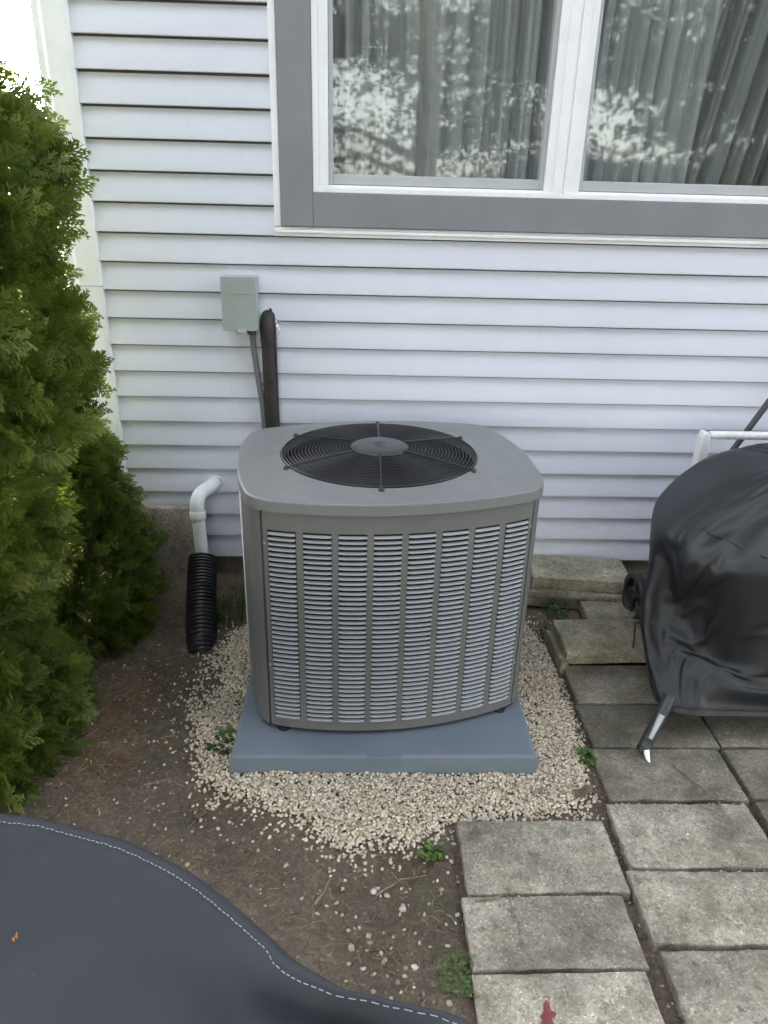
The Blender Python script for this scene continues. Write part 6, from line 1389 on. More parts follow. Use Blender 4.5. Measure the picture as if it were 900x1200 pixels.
    [42,33,9,3,8,9,9,3,-11,2,15,1,-9,3,12,-1,1,2,-1,0,-1,-2,1,-3,3,-2,14,-2,0,1,-1,-3,-2,0,-2,-1,-1,0,-2,-2,0,-1,-1,-1,-2,-2,-3,-1,-4,-12,-17,-20,-1,-34,-12,-9,-4,5,0,3,-2,-12,-1,13,-9,-16,-3,3,1,-2,-3,1,-5,-1,-1,4,0,1,0,2,0,0,2,0,-1,-2,-2,-1,3,0,6,-1,3,2,2,0,4,-3,-1,4,2,3,12,4],
    [3316,1,7,16,11,-15,1,20,17,3,4,2,-17,-8,13,-2,-8,2,-4,-27,-3,3,2,14,24,-29,-11,-4,4,31,-2,-1,-1,-15,-15,3,0,25,1,1,-30,5,28,-11,-18,4,5,34,2,2,5,1,-71,-9,1,-1,1,6,3,13,15,-1,-5,28,7,0,1,-1,-13,-15,24,-6,-19,-3,-5,-17,-4,-3,-7,7,15,19,2,10,4,13,6,10,4,4,4,3,1,1,-2,-2,-4,-12,-3,-6,2,-6,-8,-30],
    [142,3,0,0,0,0,-1,0,0,0,0,0,-3,0,4,0,-1,1,1,-1,0,-22,13,-1,0,-3,3,-3,-15,4,8,1,-2,1,0,-3,-6,1,0,-13,-1,0,0,0,1,0,-1,0,0,0,2,-2,-1,-1,2,0,2,-2,-1,7,2,0,13,-2,-11,-7,-1,19,-3,-9,7,-3,-1,15,-23,9,11,9,4,1,0,-19,-2,-10,14,-10,8,-3,-5,16,-5,4,11,1,0,0,-3,3,0,0,1,0,0,0],
    [53,0,6,-3,0,-8,13,-16,18,-4,3,9,-12,-7,10,10,0,0,-4,4,0,-1,1,-11,-3,6,9,0,-1,1,0,0,0,0,0,0,1,0,0,-1,0,0,0,0,-1,0,0,0,0,0,-4,-12,-16,17,-19,0,-1,1,11,-3,11,-4,4,-6,1,-11,-4,23,-7,2,1,-5,1,-4,-11,0,0,-1,1,-1,-1,-1,1,0,1,-2,2,0,8,-4,2,6,-6,-2,0,0,-1,4,-4,-1,0,-2,1,11],
    [3335,2,0,8,14,-13,8,14,3,0,1,0,0,-20,11,-15,12,-11,5,-8,-10,1,-1,0,20,-11,1,-11,0,23,13,0,0,0,-11,-10,-1,7,15,0,-14,-22,19,-6,-13,0,0,19,17,-4,4,0,-14,-22,0,0,0,0,0,-1,14,0,-15,20,18,-1,0,2,-1,-12,-11,7,-10,-11,14,-13,0,-1,2,0,5,3,21,-1,-4,-4,12,1,3,-1,0,2,-2,1,-1,0,-13,3,-5,6,-5,11,-18,-13],
]
q_ = np.cumsum(np.array(CLOTH, dtype=float).reshape(53, 3, 104), axis=2) / 4000.0
V = q_.transpose(0, 2, 1).reshape(-1, 3)
V[:, 0] -= .052 * np.exp(-((V[:, 2] - .66) / .15) ** 2) * np.clip(-V[:, 0] / .3, 0, 1)
a = np.arange(53 * 104).reshape(53, 104)
b = np.roll(a, -1, axis=1)
F = np.stack([a[:-1], b[:-1], b[1:], a[1:]], -1).reshape(-1, 4)
F = F[np.arange(len(F)) < 52 * 104]
cv = link('cover', np_mesh('cover', V, F, M['cover'], True), gr)
sm_ = cv.modifiers.new('smooth', 'SUBSURF')
sm_.levels = sm_.render_levels = 2
# stitched seam across the cover and the hem tape
def on_cloth(x, z):
    f = V[V[:, 1] < -.02]
    d = np.hypot(f[:, 0] - x, f[:, 2] - z)
    k_ = np.argsort(d)[:4]
    wq = 1 / (d[k_] + .004)
    return Vector((x, float((f[k_, 1] * wq).sum() / wq.sum()) - .005, z))


sp_ = [(-.46, .69), (-.40, .675), (-.32, .655), (-.24, .640), (-.12, .630), (0, .628), (.14, .632), (.30, .640)]
pts = []
for i in range(len(sp_) - 1):
    for t in np.linspace(0, 1, 8, endpoint=False):
        x, z = sp_[i][0] + (sp_[i + 1][0] - sp_[i][0]) * t, sp_[i][1] + (sp_[i + 1][1] - sp_[i][1]) * t
        if x > -.42:
            pts.append(on_cloth(x, z + .0025 * math.sin(len(pts) * 1.7)))
for _ in range(2):
    pts = [pts[0]] + [(pts[i - 1] + pts[i] * 2 + pts[i + 1]) / 4 for i in range(1, len(pts) - 1)] + [pts[-1]]
MB().tube(pts, [.0028 + .0012 * math.sin(i * 2.3) for i in range(len(pts))], 6).build('seam', M['cover'], gr, smooth=180)
hm_ = [Vector(V[104 + i]) for i in range(104)]
hm_ = [(hm_[i - 1] + hm_[i] * 2 + hm_[(i + 1) % 104]) / 4 for i in range(104)]
hm_ = [Vector((p.x * 1.004, p.y * 1.004, p.z)) for p in hm_] + [Vector((hm_[0].x * 1.004, hm_[0].y * 1.004, hm_[0].z))]
MB().tube(hm_, .0035, 6).build('hem_cord', M['cover'], gr, smooth=180)
# leg with foot, wheel, inner body
LM = Matrix.Translation((1.38 - GX, -.70 - GY, 0))
lg = MB().tube([LM @ Vector(p) for p in ((-.40, -.33, .16), (-.448, -.372, .085), (-.492, -.412, .028))], [.020, .0195, .020], 14).build('leg', M['blackmetal'], gr, smooth=40)
MB().tube([LM @ Vector(p) for p in ((-.443, -.385, .133), (-.480, -.417, .068))], [.010, .006], 10).build('leg_strip', M['gplastic'], lg, smooth=40)
MB().tube([LM @ Vector(p) for p in ((-.476, -.398, .050), (-.492, -.412, .026), (-.497, -.415, .018))], [.0195, .020, .018], 14).build('leg_socket', M['black'], lg, smooth=40)
MB().tube([LM @ Vector(p) for p in ((-.489, -.424, .030), (-.487, -.440, .012), (-.484, -.452, .005))], [.0105, .007, .0025], 10).build('foot_tip', M['white'], lg, smooth=60)
for (x, y) in ((.42, -.33), (.42, .30)):
    MB().tube([(x, y, .3), (x * 1.08, y * 1.1, .008)], .020, 12).build('leg', M['blackmetal'], gr, smooth=40)
WM = Matrix.Translation((1.115 - GX, -.355 - GY, .125)) @ Matrix.Rotation(PI / 2, 4, 'Y')
wheel = link('wheel', None, gr)
MB().lathe([(.080, -.016), (.098, -.018), (.106, -.010), (.106, .010), (.098, .018), (.080, .016), (.076, 0), (.080, -.016)], 40, M=WM).build('tyre', M['black'], wheel, smooth=40)
mb = MB().lathe([(0, -.02), (.022, -.02), (.022, .02), (0, .02)], 20, M=WM)
mb.build('wheel_hub', M['black'], wheel, smooth=40)
for k in range(5):
    mb = MB().box(.018, .082, -.012, .012, -.007, .007, WM @ Matrix.Rotation(2 * PI * k / 5 + .3, 4, 'Z'))
    mb.build('wheel_spoke', M['black'], wheel, bevel=.003)
MB().tube([(1.095 - GX, -.355 - GY, .125), (.30, -.355 - GY, .125)], .008, 8).build('axle', M['blackmetal'], gr)
mb = MB().box(-.26, .36, -.22, .22, .18, .60)
mb.build('grill_body', M['black'], gr, bevel=.05)

mb = MB()
mb.tube([(1.020, -.632, .012), (1.018, -.632, .05), (1.014, -.630, .12), (1.008, -.628, .176), (1.014, -.629, .180), (1.043, -.630, .168), (1.10, -.63, .160)], .0035, 8)
tag(mb.build('wire_hook', M['rust'], None, smooth=60), 'thin rusty bent wire hanging down beside the left edge of the grill cover', 'wire')

# white plastic frame and black pole behind the grill
wf = thing('folding_cart', 'white plastic folding cart frame with ribbed grip rail behind the grill', 'cart', (1.28, -.30, 0))
for (x, nm) in ((0, 0), (.50, 1)):
    out = [(-.024, .0), (.024, .0), (.020, .76), (.019, .79), (.013, .806), (.002, .811), (-.008, .806), (-.013, .79)]
    Mx = Matrix.Translation((x, .0, 0)) @ Matrix.Rotation(PI / 2, 4, 'X')
    mb = MB().prism(out, -.022, .022, Mx)
    mb.build('upright', M['wplastic'], wf, bevel=.006, bseg=3)
P, Rr = [], []
for i in range(90):
    t = i / 89
    P.append((.022 + .456 * t, .0, .794))
    Rr.append(.0145 + .0022 * abs(math.sin(t * PI * 16)))
MB().tube(P, Rr, 12).build('grip_rail', M['wplastic'], wf, smooth=60)
MB().tube([(.022, 0, .690), (.478, 0, .690)], .016, 12).build('lower_rail', M['wplastic'], wf, smooth=60)
mb = MB()
mb.tube([(1.40, -.14, .49), (1.60, -.10, .842), (1.75, -.07, 1.105)], .0125, 12)
tag(mb.build('black_pole', M['blackmetal'], None, smooth=60), 'black pole leaning on the siding above the grill cover', 'pole')

# ------------------------------------------------------------------ covered table in the foreground
tb = thing('covered_table', 'round table under a dark grey fabric cover with white stitched hem', 'covered table', (-.57, -2.545, 0))
cr = [(-60, .60), (-30, .64), (-5, .72), (10, .765), (18.6, .740), (21.8, .683), (26, .617), (32.4, .580), (43.8, .559), (55.7, .546), (71.6, .535), (86.5, .537), (110, .54), (180, .54), (240, .55), (300, .60)]
TZ = .70


def RT(deg):
    for i in range(len(cr) - 1):
        if cr[i][0] <= deg <= cr[i + 1][0]:
            t = (deg - cr[i][0]) / (cr[i + 1][0] - cr[i][0])
            p0 = cr[max(i - 1, 0)][1]
            p1, p2 = cr[i][1], cr[i + 1][1]
            p3 = cr[min(i + 2, len(cr) - 1)][1]
            return .5 * ((2 * p1) + (p2 - p0) * t + (2 * p0 - 5 * p1 + 4 * p2 - p3) * t * t + (3 * p1 - p0 - 3 * p2 + p3) * t ** 3)
    return cr[-1][1]


def bumpf(x, c, wd):
    return math.exp(-((x - c) / wd) ** 2)


def inset(deg):
    return .0155 + float(np.interp(deg, [17, 21, 25, 30, 33.0, 34.5], [.0, -.002, -.002, .006, .004, 0]))


def tz(deg, r):
    R = RT(deg)
    e = R - r
    x, y = r * math.cos(math.radians(deg)), r * math.sin(math.radians(deg))
    z = TZ + .007 * fbm(x, y, 2, 2.6, 3) + .0022 * fbm(x * .6 + y, y * 1.4 - x, 4, 9, 3)
    z += .0010 * math.sin(deg * 3.1 + 4 * math.sin(deg * .35)) * bumpf(e, inset(deg), .018)
    k = bumpf(deg, 24, 13)
    z -= .040 * k * bumpf(e, inset(deg) + .062, .034)
    z -= .040 * bumpf(deg, 27, 6.5) * bumpf(e, inset(deg) + .026, .015)
    z += .010 * bumpf(deg, 29, 5) * bumpf(e, inset(deg) * .6, .012)          # hollow behind the lifted hem
    z -= .015 * bumpf(deg, 10, 14) * bumpf(e, .16, .05)
    z += .006 * bumpf(e, .010, .012)               # rolled hem
    z -= .0025 * bumpf(e, inset(deg), .004)        # line of stitching sinks in
    z -= .012 * bumpf(deg, 27, 6) * max(0, min(1, (e - inset(deg)) / .012)) * math.exp(-max(0, e - inset(deg)) / .06)
    z -= .03 * max(0, (r - .60)) * (1 if deg < 40 or deg > 300 else 0)
    return z


degs = np.concatenate([np.arange(-60, 120, .8), np.arange(120, 300, 4)])


es = [0, .002, .006, .010, .015, .020, .023, .025, .027, .029, .031, .035, .042, .05, .06, .07, .085, .1, .12, .15, .2, .26, .33, .42]
V, F = [], []
nd = len(degs)
# skirt first
for zz, off in ((.30, -.03), (.45, -.015), (.60, -.006), (.685, -.001)):
    for d in degs:
        R = RT(d) + off + .012 * math.sin(math.radians(d) * 14) * (TZ - zz)
        V.append((R * math.cos(math.radians(d)), R * math.sin(math.radians(d)), zz + (tz(d, RT(d)) - TZ)))
for e in es:
    for d in degs:
        r = RT(d) - (e * inset(d) / .027 if e <= .027 else e + inset(d) - .027)
        V.append((r * math.cos(math.radians(d)), r * math.sin(math.radians(d)), tz(d, r) - (.006 if e == 0 else 0)))
V.append((0, 0, TZ))
nl = 4 + len(es)
for i in range(nl - 1):
    for k in range(nd):
        k2 = (k + 1) % nd
        F.append((i * nd + k, i * nd + k2, (i + 1) * nd + k2, (i + 1) * nd + k))
for k in range(nd):
    F.append(((nl - 1) * nd + k, (nl - 1) * nd + (k + 1) % nd, len(V) - 1))
MB().add(V, F).build('fabric_cover', M['tcover'], tb, smooth=180)
mb = MB()
d = -20.0
while d < 112:
    R = RT(d) - inset(d)
    st = .0075 / R * 57.3 * rnd.uniform(.85, 1.15)
    q = []
    for dd in (d, d + st * .62):
        rr = RT(dd) - inset(dd)
        q.append(Vector((rr * math.cos(math.radians(dd)), rr * math.sin(math.radians(dd)), tz(dd, rr) + .0007)))
    tdir = (q[1] - q[0]).normalized()
    nn = Vector((-tdir.y, tdir.x, 0)) * .0007
    up = Vector((0, 0, .0009))
    mb.add([q[0] - nn, q[0] + nn, q[1] + nn, q[1] - nn, q[0] + up, q[1] + up], [(0, 4, 5, 3), (4, 1, 2, 5), (0, 1, 4), (3, 5, 2)])
    d += st
o = mb.build('stitching', M['thread'], tb)
o['kind'] = 'stuff'
for k in range(4):
    a = math.radians(45 + 90 * k)
    MB().tube([(.36 * math.cos(a), .36 * math.sin(a), -.01), (.36 * math.cos(a), .36 * math.sin(a), .60)], .02, 10).build('leg', M['blackmetal'], tb)
MB().lathe([(0, .60), (.50, .60), (.505, .612), (.50, .624), (0, .624)], 48).build('tabletop', M['blackmetal'], tb, smooth=40)

# ------------------------------------------------------------------ gravel and litter
rs = np.random.RandomState(4)


def ico():
    bm = bmesh.new()
    bmesh.ops.create_icosphere(bm, subdivisions=1, radius=1)
    V = np.array([v.co[:] for v in bm.verts])
    F = np.array([[v.index for v in f.verts] for f in bm.faces])
    bm.free()
    return V, F


def stones(places, sizes, tones):
    bV, bF = ico()
    vs = []
    for _ in range(14):
        d = 1 + rs.uniform(-.28, .28, len(bV))
        vs.append(bV * d[:, None] * np.array([1.0, rs.uniform(.6, .95), rs.uniform(.45, .8)]))
    n = len(places)
    nv = len(bV)
    VV = np.empty((n * nv, 3))
    TT = np.empty(n * nv)
    for i in range(n):
        e = Euler((rs.uniform(-.6, .6), rs.uniform(-.6, .6), rs.uniform(0, 6.28))).to_matrix()
        VV[i * nv:(i + 1) * nv] = (vs[i % 14] * sizes[i]) @ np.array(e).T + places[i]
        TT[i * nv:(i + 1) * nv] = tones[i]
    FF = (bF[None] + (np.arange(n) * nv)[:, None, None]).reshape(-1, 3)
    return VV, FF, TT


POLY = [(-.47, -.42), (-.545, -.632), (-.555, -.80), (-.545, -.92), (-.480, -1.10), (-.455, -1.20), (-.399, -1.26), (-.300, -1.285), (-.208, -1.335), (-.12, -1.36), (-.08, -1.42), (-.02, -1.45), (.05, -1.43), (.118, -1.445), (.19, -1.425), (.255, -1.375), (.31, -1.355), (.481, -1.345), (.62, -1.335), (.69, -1.27), (.715, -1.15), (.715, -1.0), (.730, -.85), (.735, -.7), (.725, -.55), (.70, -.42), (.70, -.33), (.50, -.22), (-.1, -.22), (-.35, -.30)]


def inside(x, y, P):
    c = False
    j = len(P) - 1
    for i in range(len(P)):
        xi, yi = P[i]
        xj, yj = P[j]
        if (yi > y) != (yj > y) and x < (xj - xi) * (y - yi) / (yj - yi) + xi:
            c = not c
        j = i
    return c


def edge_d(x, y, P):
    best = 9
    for i in range(len(P)):
        ax, ay = P[i]
        bx_, by_ = P[(i + 1) % len(P)]
        dx, dy = bx_ - ax, by_ - ay
        t = max(0, min(1, ((x - ax) * dx + (y - ay) * dy) / (dx * dx + dy * dy)))
        best = min(best, math.hypot(x - ax - t * dx, y - ay - t * dy))
    return best


def in_pad(x, y, mrg=0):
    return -.376 - mrg < x < .538 + mrg and -1.192 - mrg < y < -.278 + mrg


def on_paver(x, y):
    return (x > .70 and y < -.43 and y < -1.1 - 0 or x > .748 and y < -.42) or (x > .268 and y < -1.372)


pl, sz, tn = [], [], []
tries = 0
while len(pl) < 23000 and tries < 260000:
    tries += 1
    x, y = rs.uniform(-.68, .80), rs.uniform(-1.56, -.2)
    if in_pad(x, y, -.004):
        continue
    ins = inside(x, y, POLY)
    d = edge_d(x, y, POLY)
    n = fbm(x, y, 3, 7, 3)
    if ins:
        pr = min(1, .30 + (d + .03 * n) / .05)
        if x < -.38 and y > -.95:      # thin, soil showing through on the left
            pr *= .75 + .9 * n
            if x < -.47:
                pr *= .55
    else:
        pr = .30 * math.exp(-d / .022) + .012 * math.exp(-d / .10)
    if x > .70 and y < -1.10:
        pr *= .4
    if rs.uniform() > pr or (on_paver(x, y) and rs.uniform() > .01):
        continue
    s = .0040 + .0044 * rs.beta(2, 3.2)
    pl.append((x, y, gh(x, y) + .002 + rs.uniform(0, .013) * min(1, pr) * (1 if ins else .2)))
    sz.append(s)
    tn.append(rs.beta(2.2, 1.9) if rs.uniform() > .14 else rs.uniform(0, 1))
VV, FF, TT = stones(pl, sz, tn)
o = link('gravel', np_mesh('gravel', VV, FF, M['gravel'], True, TT))
tag(o, 'bed of pale cream pebble gravel around the plastic pad', 'gravel', None, 'stuff')

# bigger pebbles lying loose in the soil
pl, sz, tn = [], [], []
for i in range(620):
    x, y = rs.uniform(-.95, .27), rs.uniform(-2.0, -.5)
    if x > -.15 and rs.uniform() < .5:
        x, y = rs.uniform(-.05, .26), rs.uniform(-1.95, -1.4)
    if inside(x, y, POLY) or in_pad(x, y, .01) or on_paver(x, y):
        continue
    s = .003 + .0075 * rs.beta(1.2, 5)
    if x > -.05 and y < -1.42:
        s *= 1.35
    pl.append((x, y, gh(x, y) + s * .15))
    sz.append(s)
    tn.append(rs.choice([rs.uniform(0, .16), rs.uniform(.05, .4), rs.uniform(.85, 1)]))
for i in range(300):           # grit in the paver joints
    if i % 2:
        x, y = rs.uniform(.68, .76), rs.uniform(-1.95, -.64)
    else:
        x, y = rs.uniform(1.12, 1.17), rs.uniform(-1.6, -.8)
    pl.append((x, y, gh(x, y) + .001))
    sz.append(rs.uniform(.002, .005))
    tn.append(rs.uniform(0, .5))
for (x0, x1, y) in ((.74, 1.13, -1.3075), (.70, 1.10, -1.5325), (.27, .65, -1.603), (.74, 1.14, -1.088)):
    for i in range(26):
        pl.append((rs.uniform(x0, x1), y + rs.uniform(-.003, .003), -.004))
        sz.append(rs.uniform(.002, .0055))
        tn.append(rs.choice([rs.uniform(0, .2), rs.uniform(.3, .6)], p=[.7, .3]))
VV, FF, TT = stones(pl, sz, tn)
o = link('loose_pebbles', np_mesh('loose_pebbles', VV, FF, M['gravel'], True, TT))
tag(o, 'loose pebbles scattered over the bare brown soil', 'pebbles', None, 'stuff')


def sticks(n, place, lmin, lmax, wmin, wmax, mat, name, lab, cat, zoff=.003, tone=(0, 1), curl=.25):
    V, F, T = [], [], []
    k = 0
    for i in range(n):
        q = place()
        if q is None:
            continue
        x, y, zz = q
        L = rs.uniform(lmin, lmax) * (1 if rs.uniform() < .8 else 1.8)
        wd = rs.uniform(wmin, wmax)
        a = rs.uniform(0, 2 * PI)
        b = a + rs.uniform(-curl, curl) * 2
        t = rs.uniform(*tone)
        p0 = np.array([x, y, zz + zoff * rs.uniform(.3, 1.6)])
        p1 = p0 + np.array([math.cos(a), math.sin(a), rs.uniform(-.08, .15)]) * L / 2
        p2 = p1 + np.array([math.cos(b), math.sin(b), rs.uniform(-.3, .05)]) * L / 2
        for p, ww in ((p0, wd), (p1, wd), (p2, wd * .6)):
            nn = np.array([-math.sin(a), math.cos(a), 0]) * ww / 2
            V += [p - nn, p + nn, p + np.array([0, 0, ww * .6])]
            T += [t, t, t]
        for s in (0, 3):
            F += [(k + s, k + s + 3, k + s + 5, k + s + 2), (k + s + 2, k + s + 5, k + s + 4, k + s + 1)]
        k += 9
    o = link(name, np_mesh(name, np.array(V), np.array(F), mat, False, np.array(T)))
    return tag(o, lab, cat, None, 'stuff')


def pl_soil():
    x, y = rs.uniform(-1.0, .26), rs.uniform(-2.0, -.2)
    if in_pad(x, y, .0) or (inside(x, y, POLY) and rs.uniform() > .08):
        return None
    if on_paver(x, y):
        return None
    if x < -.1 and rs.uniform() < .35:
        return None
    return x, y, gh(x, y)


def pl_needles():
    a = rs.normal(0, 1, 2)
    x, y = -.80 + a[0] * .07, -.86 + a[1] * .14
    if rs.uniform() < .3:
        x, y = -.78 + a[0] * .06, -1.12 + a[1] * .08
    return x, y, gh(x, y)


def pl_joint():
    c = rs.randint(3)
    if c == 0:
        x, y = rs.uniform(.66, .76), rs.uniform(-1.95, -.64)
    elif c == 1:
        x, y = rs.uniform(1.11, 1.18), rs.uniform(-1.6, -.7)
    else:
        x, y = rs.uniform(.70, .76), rs.uniform(-1.34, -.4)
    return x, y, gh(x, y) + .003


sticks(7500, pl_soil, .006, .03, .0006, .002, M['debris'], 'soil_litter', 'bits of straw, bark and dead grass strewn over the bare soil', 'litter')
sticks(420, pl_needles, .015, .04, .001, .0025, M['needles'], 'dry_needles', 'orange brown dry needles fallen under the evergreen shrub', 'needles')
sticks(500, pl_joint, .008, .04, .001, .0025, M['debris'], 'joint_litter', 'dark leaf litter caught in the joints between the pavers', 'litter', tone=(0, .5))


def twig(label, pts, r, group='dry twigs lying on the ground'):
    P = []
    for i in range(len(pts) - 1):
        a, b = Vector(pts[i]), Vector(pts[i + 1])
        P += [a.lerp(b, t) for t in (0, .33, .66)]
    P.append(Vector(pts[-1]))
    P = [p + Vector((rs.uniform(-.002, .002), rs.uniform(-.002, .002), 0)) for p in P]
    o = MB().tube(P, [r * (1 - .5 * i / len(P)) for i in range(len(P))], 7).build('twig', M['twig'], None, smooth=180)
    return tag(o, label, 'twig', group)


twig('thin brown twig lying across the paver in front of the grill leg', [(.96, -1.17, .012), (1.0, -1.24, .013), (1.035, -1.305, .013)], .0032)
twig('short pale twig pointing at the viewer on the second paver in front of the grill', [(1.033, -1.31, .013), (1.03, -1.36, .012)], .0028)
twig('small slanted twig left of the pale twig on the second paver', [(.975, -1.325, .012), (1.02, -1.362, .012)], .002)
twig('curved pale twig along the first joint of the lower left pavers', [(.29, -1.622, .012), (.34, -1.618, .016), (.38, -1.603, .014)], .0030)
twig('thin twig crossing the joint between the first two lower left pavers', [(.37, -1.607, .013), (.378, -1.66, .012), (.385, -1.69, .011)], .0018)
twig('pale broken twig on the bare soil below the gravel', [(-.10, -1.62, -.002), (-.075, -1.585, .004), (-.065, -1.55, .0)], .0028)
twig('forked looking twig on the soil beside the lower left pavers', [(.05, -1.60, .002), (.11, -1.56, .006), (.18, -1.545, .003)], .0022)
twig('dark twig in the soil left of the gravel corner', [(-.62, -1.24, .002), (-.55, -1.22, .005), (-.50, -1.245, .002)], .002)


def flat_leaf(name, label, cat, loc, size, mat, rot, group=None, lobes=False):
    n = 22
    V = [(0, 0, .004)]
    for i in range(n):
        a = 2 * PI * i / n
        r = size * (.75 + .25 * math.cos(2 * a)) * (1 + (.28 * math.sin(5 * a) if lobes else .06 * math.sin(9 * a)))
        V.append((r * math.cos(a), r * .8 * math.sin(a), .003 * math.sin(3 * a) + .002))
    F = [(0, 1 + i, 1 + (i + 1) % n) for i in range(n)]
    mb = MB().add(V, F)
    mb.tube([(size * .9, 0, .002), (size * 1.5, .004, .004)], .0008, 5)
    o = mb.build(name, mat, None, smooth=180)
    o.location = loc
    o.rotation_euler = rot
    return tag(o, label, cat, group)


flat_leaf('dry_leaf', 'dark brown dry leaf on the right corner of the gravel', 'leaf', (.655, -1.275, .012), .032, M['leafdry'], (.1, -.1, .4))
flat_leaf('dry_leaf', 'brown dry leaf on the soil at the left edge of the gravel', 'leaf', (-.43, -1.345, .002), .020, M['leafdry'], (.2, .1, 1.0))
flat_leaf('red_leaf', 'dark red leaf lying on the paver at the lower edge', 'leaf', (.402, -1.895, .009), .030, M['red'], (0, 0, 1.2), None, True)
flat_leaf('orange_leaf', 'tiny orange leaf bit lying on the dark fabric table cover', 'leaf', (-.425, -2.21, TZ + .004), .0035, M['orange'], (0, 0, 1))
flat_leaf('pale_stone_chip', 'yellowish leaf stuck in the gravel below the pad', 'leaf', (.53, -1.27, .014), .014, M['twig'], (.1, 0, .3))

# ------------------------------------------------------------------ weeds


def weed(label, x, y, n, spread, leaf, h, seed, blades=False, cat='weed', name='weed', zoff=0.0, tone=(.2, 1)):
    r = np.random.RandomState(seed)
    V, F, T = [], [], []
    k = 0
    for i in range(n):
        a = r.uniform(0, 2 * PI)
        d = spread * math.sqrt(r.uniform())
        bx_, by_ = x + d * math.cos(a), y + d * math.sin(a)
        bz = gh(bx_, by_) + zoff
        t = r.uniform(*tone)
        if blades:
            L = h * r.uniform(.5, 1.2)
            ang = r.uniform(0, 2 * PI)
            wd = leaf * r.uniform(.6, 1.2)
            dirv = np.array([math.cos(ang), math.sin(ang), 0])
            nn = np.array([-math.sin(ang), math.cos(ang), 0])
            le = r.uniform(.2, .9)
            P = [np.array([bx_, by_, bz - .003])]
            for s in range(1, 5):
                q = s / 4
                P.append(np.array([bx_, by_, bz]) + dirv * L * le * q ** 1.7 + np.array([0, 0, L * (q - .42 * le * q * q)]))
            for s, p in enumerate(P):
                ww = wd * (1 - s / 4) ** .6
                V += [p - nn * ww / 2, p + nn * ww / 2]
                T += [t, t]
            for s in range(4):
                F.append((k + 2 * s, k + 2 * s + 1, k + 2 * s + 3, k + 2 * s + 2))
            k += 10
        else:
            L = leaf * r.uniform(.6, 1.3)
            ang = r.uniform(0, 2 * PI)
            el = r.uniform(-.1, .6)
            c = np.array([bx_, by_, bz + h * r.uniform(.1, 1)])
            d1 = np.array([math.cos(ang) * math.cos(el), math.sin(ang) * math.cos(el), math.sin(el)])
            d2 = np.array([-math.sin(ang), math.cos(ang), r.uniform(-.3, .3)])
            wv = L * r.uniform(.25, .42)
            P = [c, c + d1 * L * .35 + d2 * wv, c + d1 * L, c + d1 * L * .35 - d2 * wv]
            V += P
            T += [t] * 4
            F.append((k, k + 1, k + 2, k + 3))
            k += 4
    o = link(name, np_mesh(name, np.array(V), np.array(F), M['weed'], False, np.array(T)))
    return tag(o, label, cat)


weed('dark flat leaved weed growing in gravel at the pad left edge', -.410, -1.035, 26, .024, .032, .022, 1)
weed('second broad leaved weed nearer the front left corner of the pad', -.425, -1.085, 20, .022, .036, .018, 2, tone=(0, .6))
weed('small green weed between the gravel and the paver edge right of the pad', .712, -1.125, 60, .035, .020, .03, 3)
weed('bright green seedling where gravel meets bare soil', .200, -1.475, 46, .028, .020, .020, 4)
weed('clump of green weeds against the side of the lower left paver', .232, -1.795, 150, .052, .012, .024, 5)
weed('weed sprouting on the soil in front of the slab stack', .835, -.265, 90, .05, .018, .04, 6)
weed('green tuft in the crack under the raised mossy slab', .915, -.660, 60, .022, .018, .018, 7, zoff=.005)
weed('long bladed grass tuft beside the black corrugated pipe', -.505, -.315, 170, .09, .005, .10, 8, True, 'grass tuft', 'grass_tuft', tone=(0, .8))
weed('short grass growing under the siding left of the air conditioner', -.42, -.16, 160, .14, .005, .07, 9, True, 'grass tuft', 'grass_tuft', tone=(0, .7))
weed('sparse grass between the gravel and the raised slab', .745, -.40, 80, .06, .004, .05, 10, True, 'grass tuft', 'grass_tuft', tone=(.1, .9))
r_ = np.random.RandomState(77)
# moss-like sparse sprouts over the soil
V, F, T = [], [], []
k = 0
for i in range(2600):
    x, y = r_.uniform(-1.0, .26), r_.uniform(-2.0, -.3)
    if fbm(x, y, 8, 3.5, 3) < .12 or inside(x, y, POLY) or in_pad(x, y, .0) or on_paver(x, y):
        continue
    a = r_.uniform(0, 6.28)
    L = r_.uniform(.004, .016)
    z = gh(x, y)
    d = np.array([math.cos(a), math.sin(a), r_.uniform(.1, 1.2)]) * L
    nn = np.array([-math.sin(a), math.cos(a), 0]) * .0013
    p = np.array([x, y, z])
    V += [p - nn, p + nn, p + d + nn * .3, p + d - nn * .3]
    T += [r_.uniform(0, .6)] * 4
    F.append((k, k + 1, k + 2, k + 3))
    k += 4
tag(link('sparse_grass', np_mesh('sparse_grass', np.array(V), np.array(F), M['weed'], False, np.array(T))), 'thin sparse grass sprouting over the bare soil', 'grass', None, 'stuff')

# ------------------------------------------------------------------ evergreens


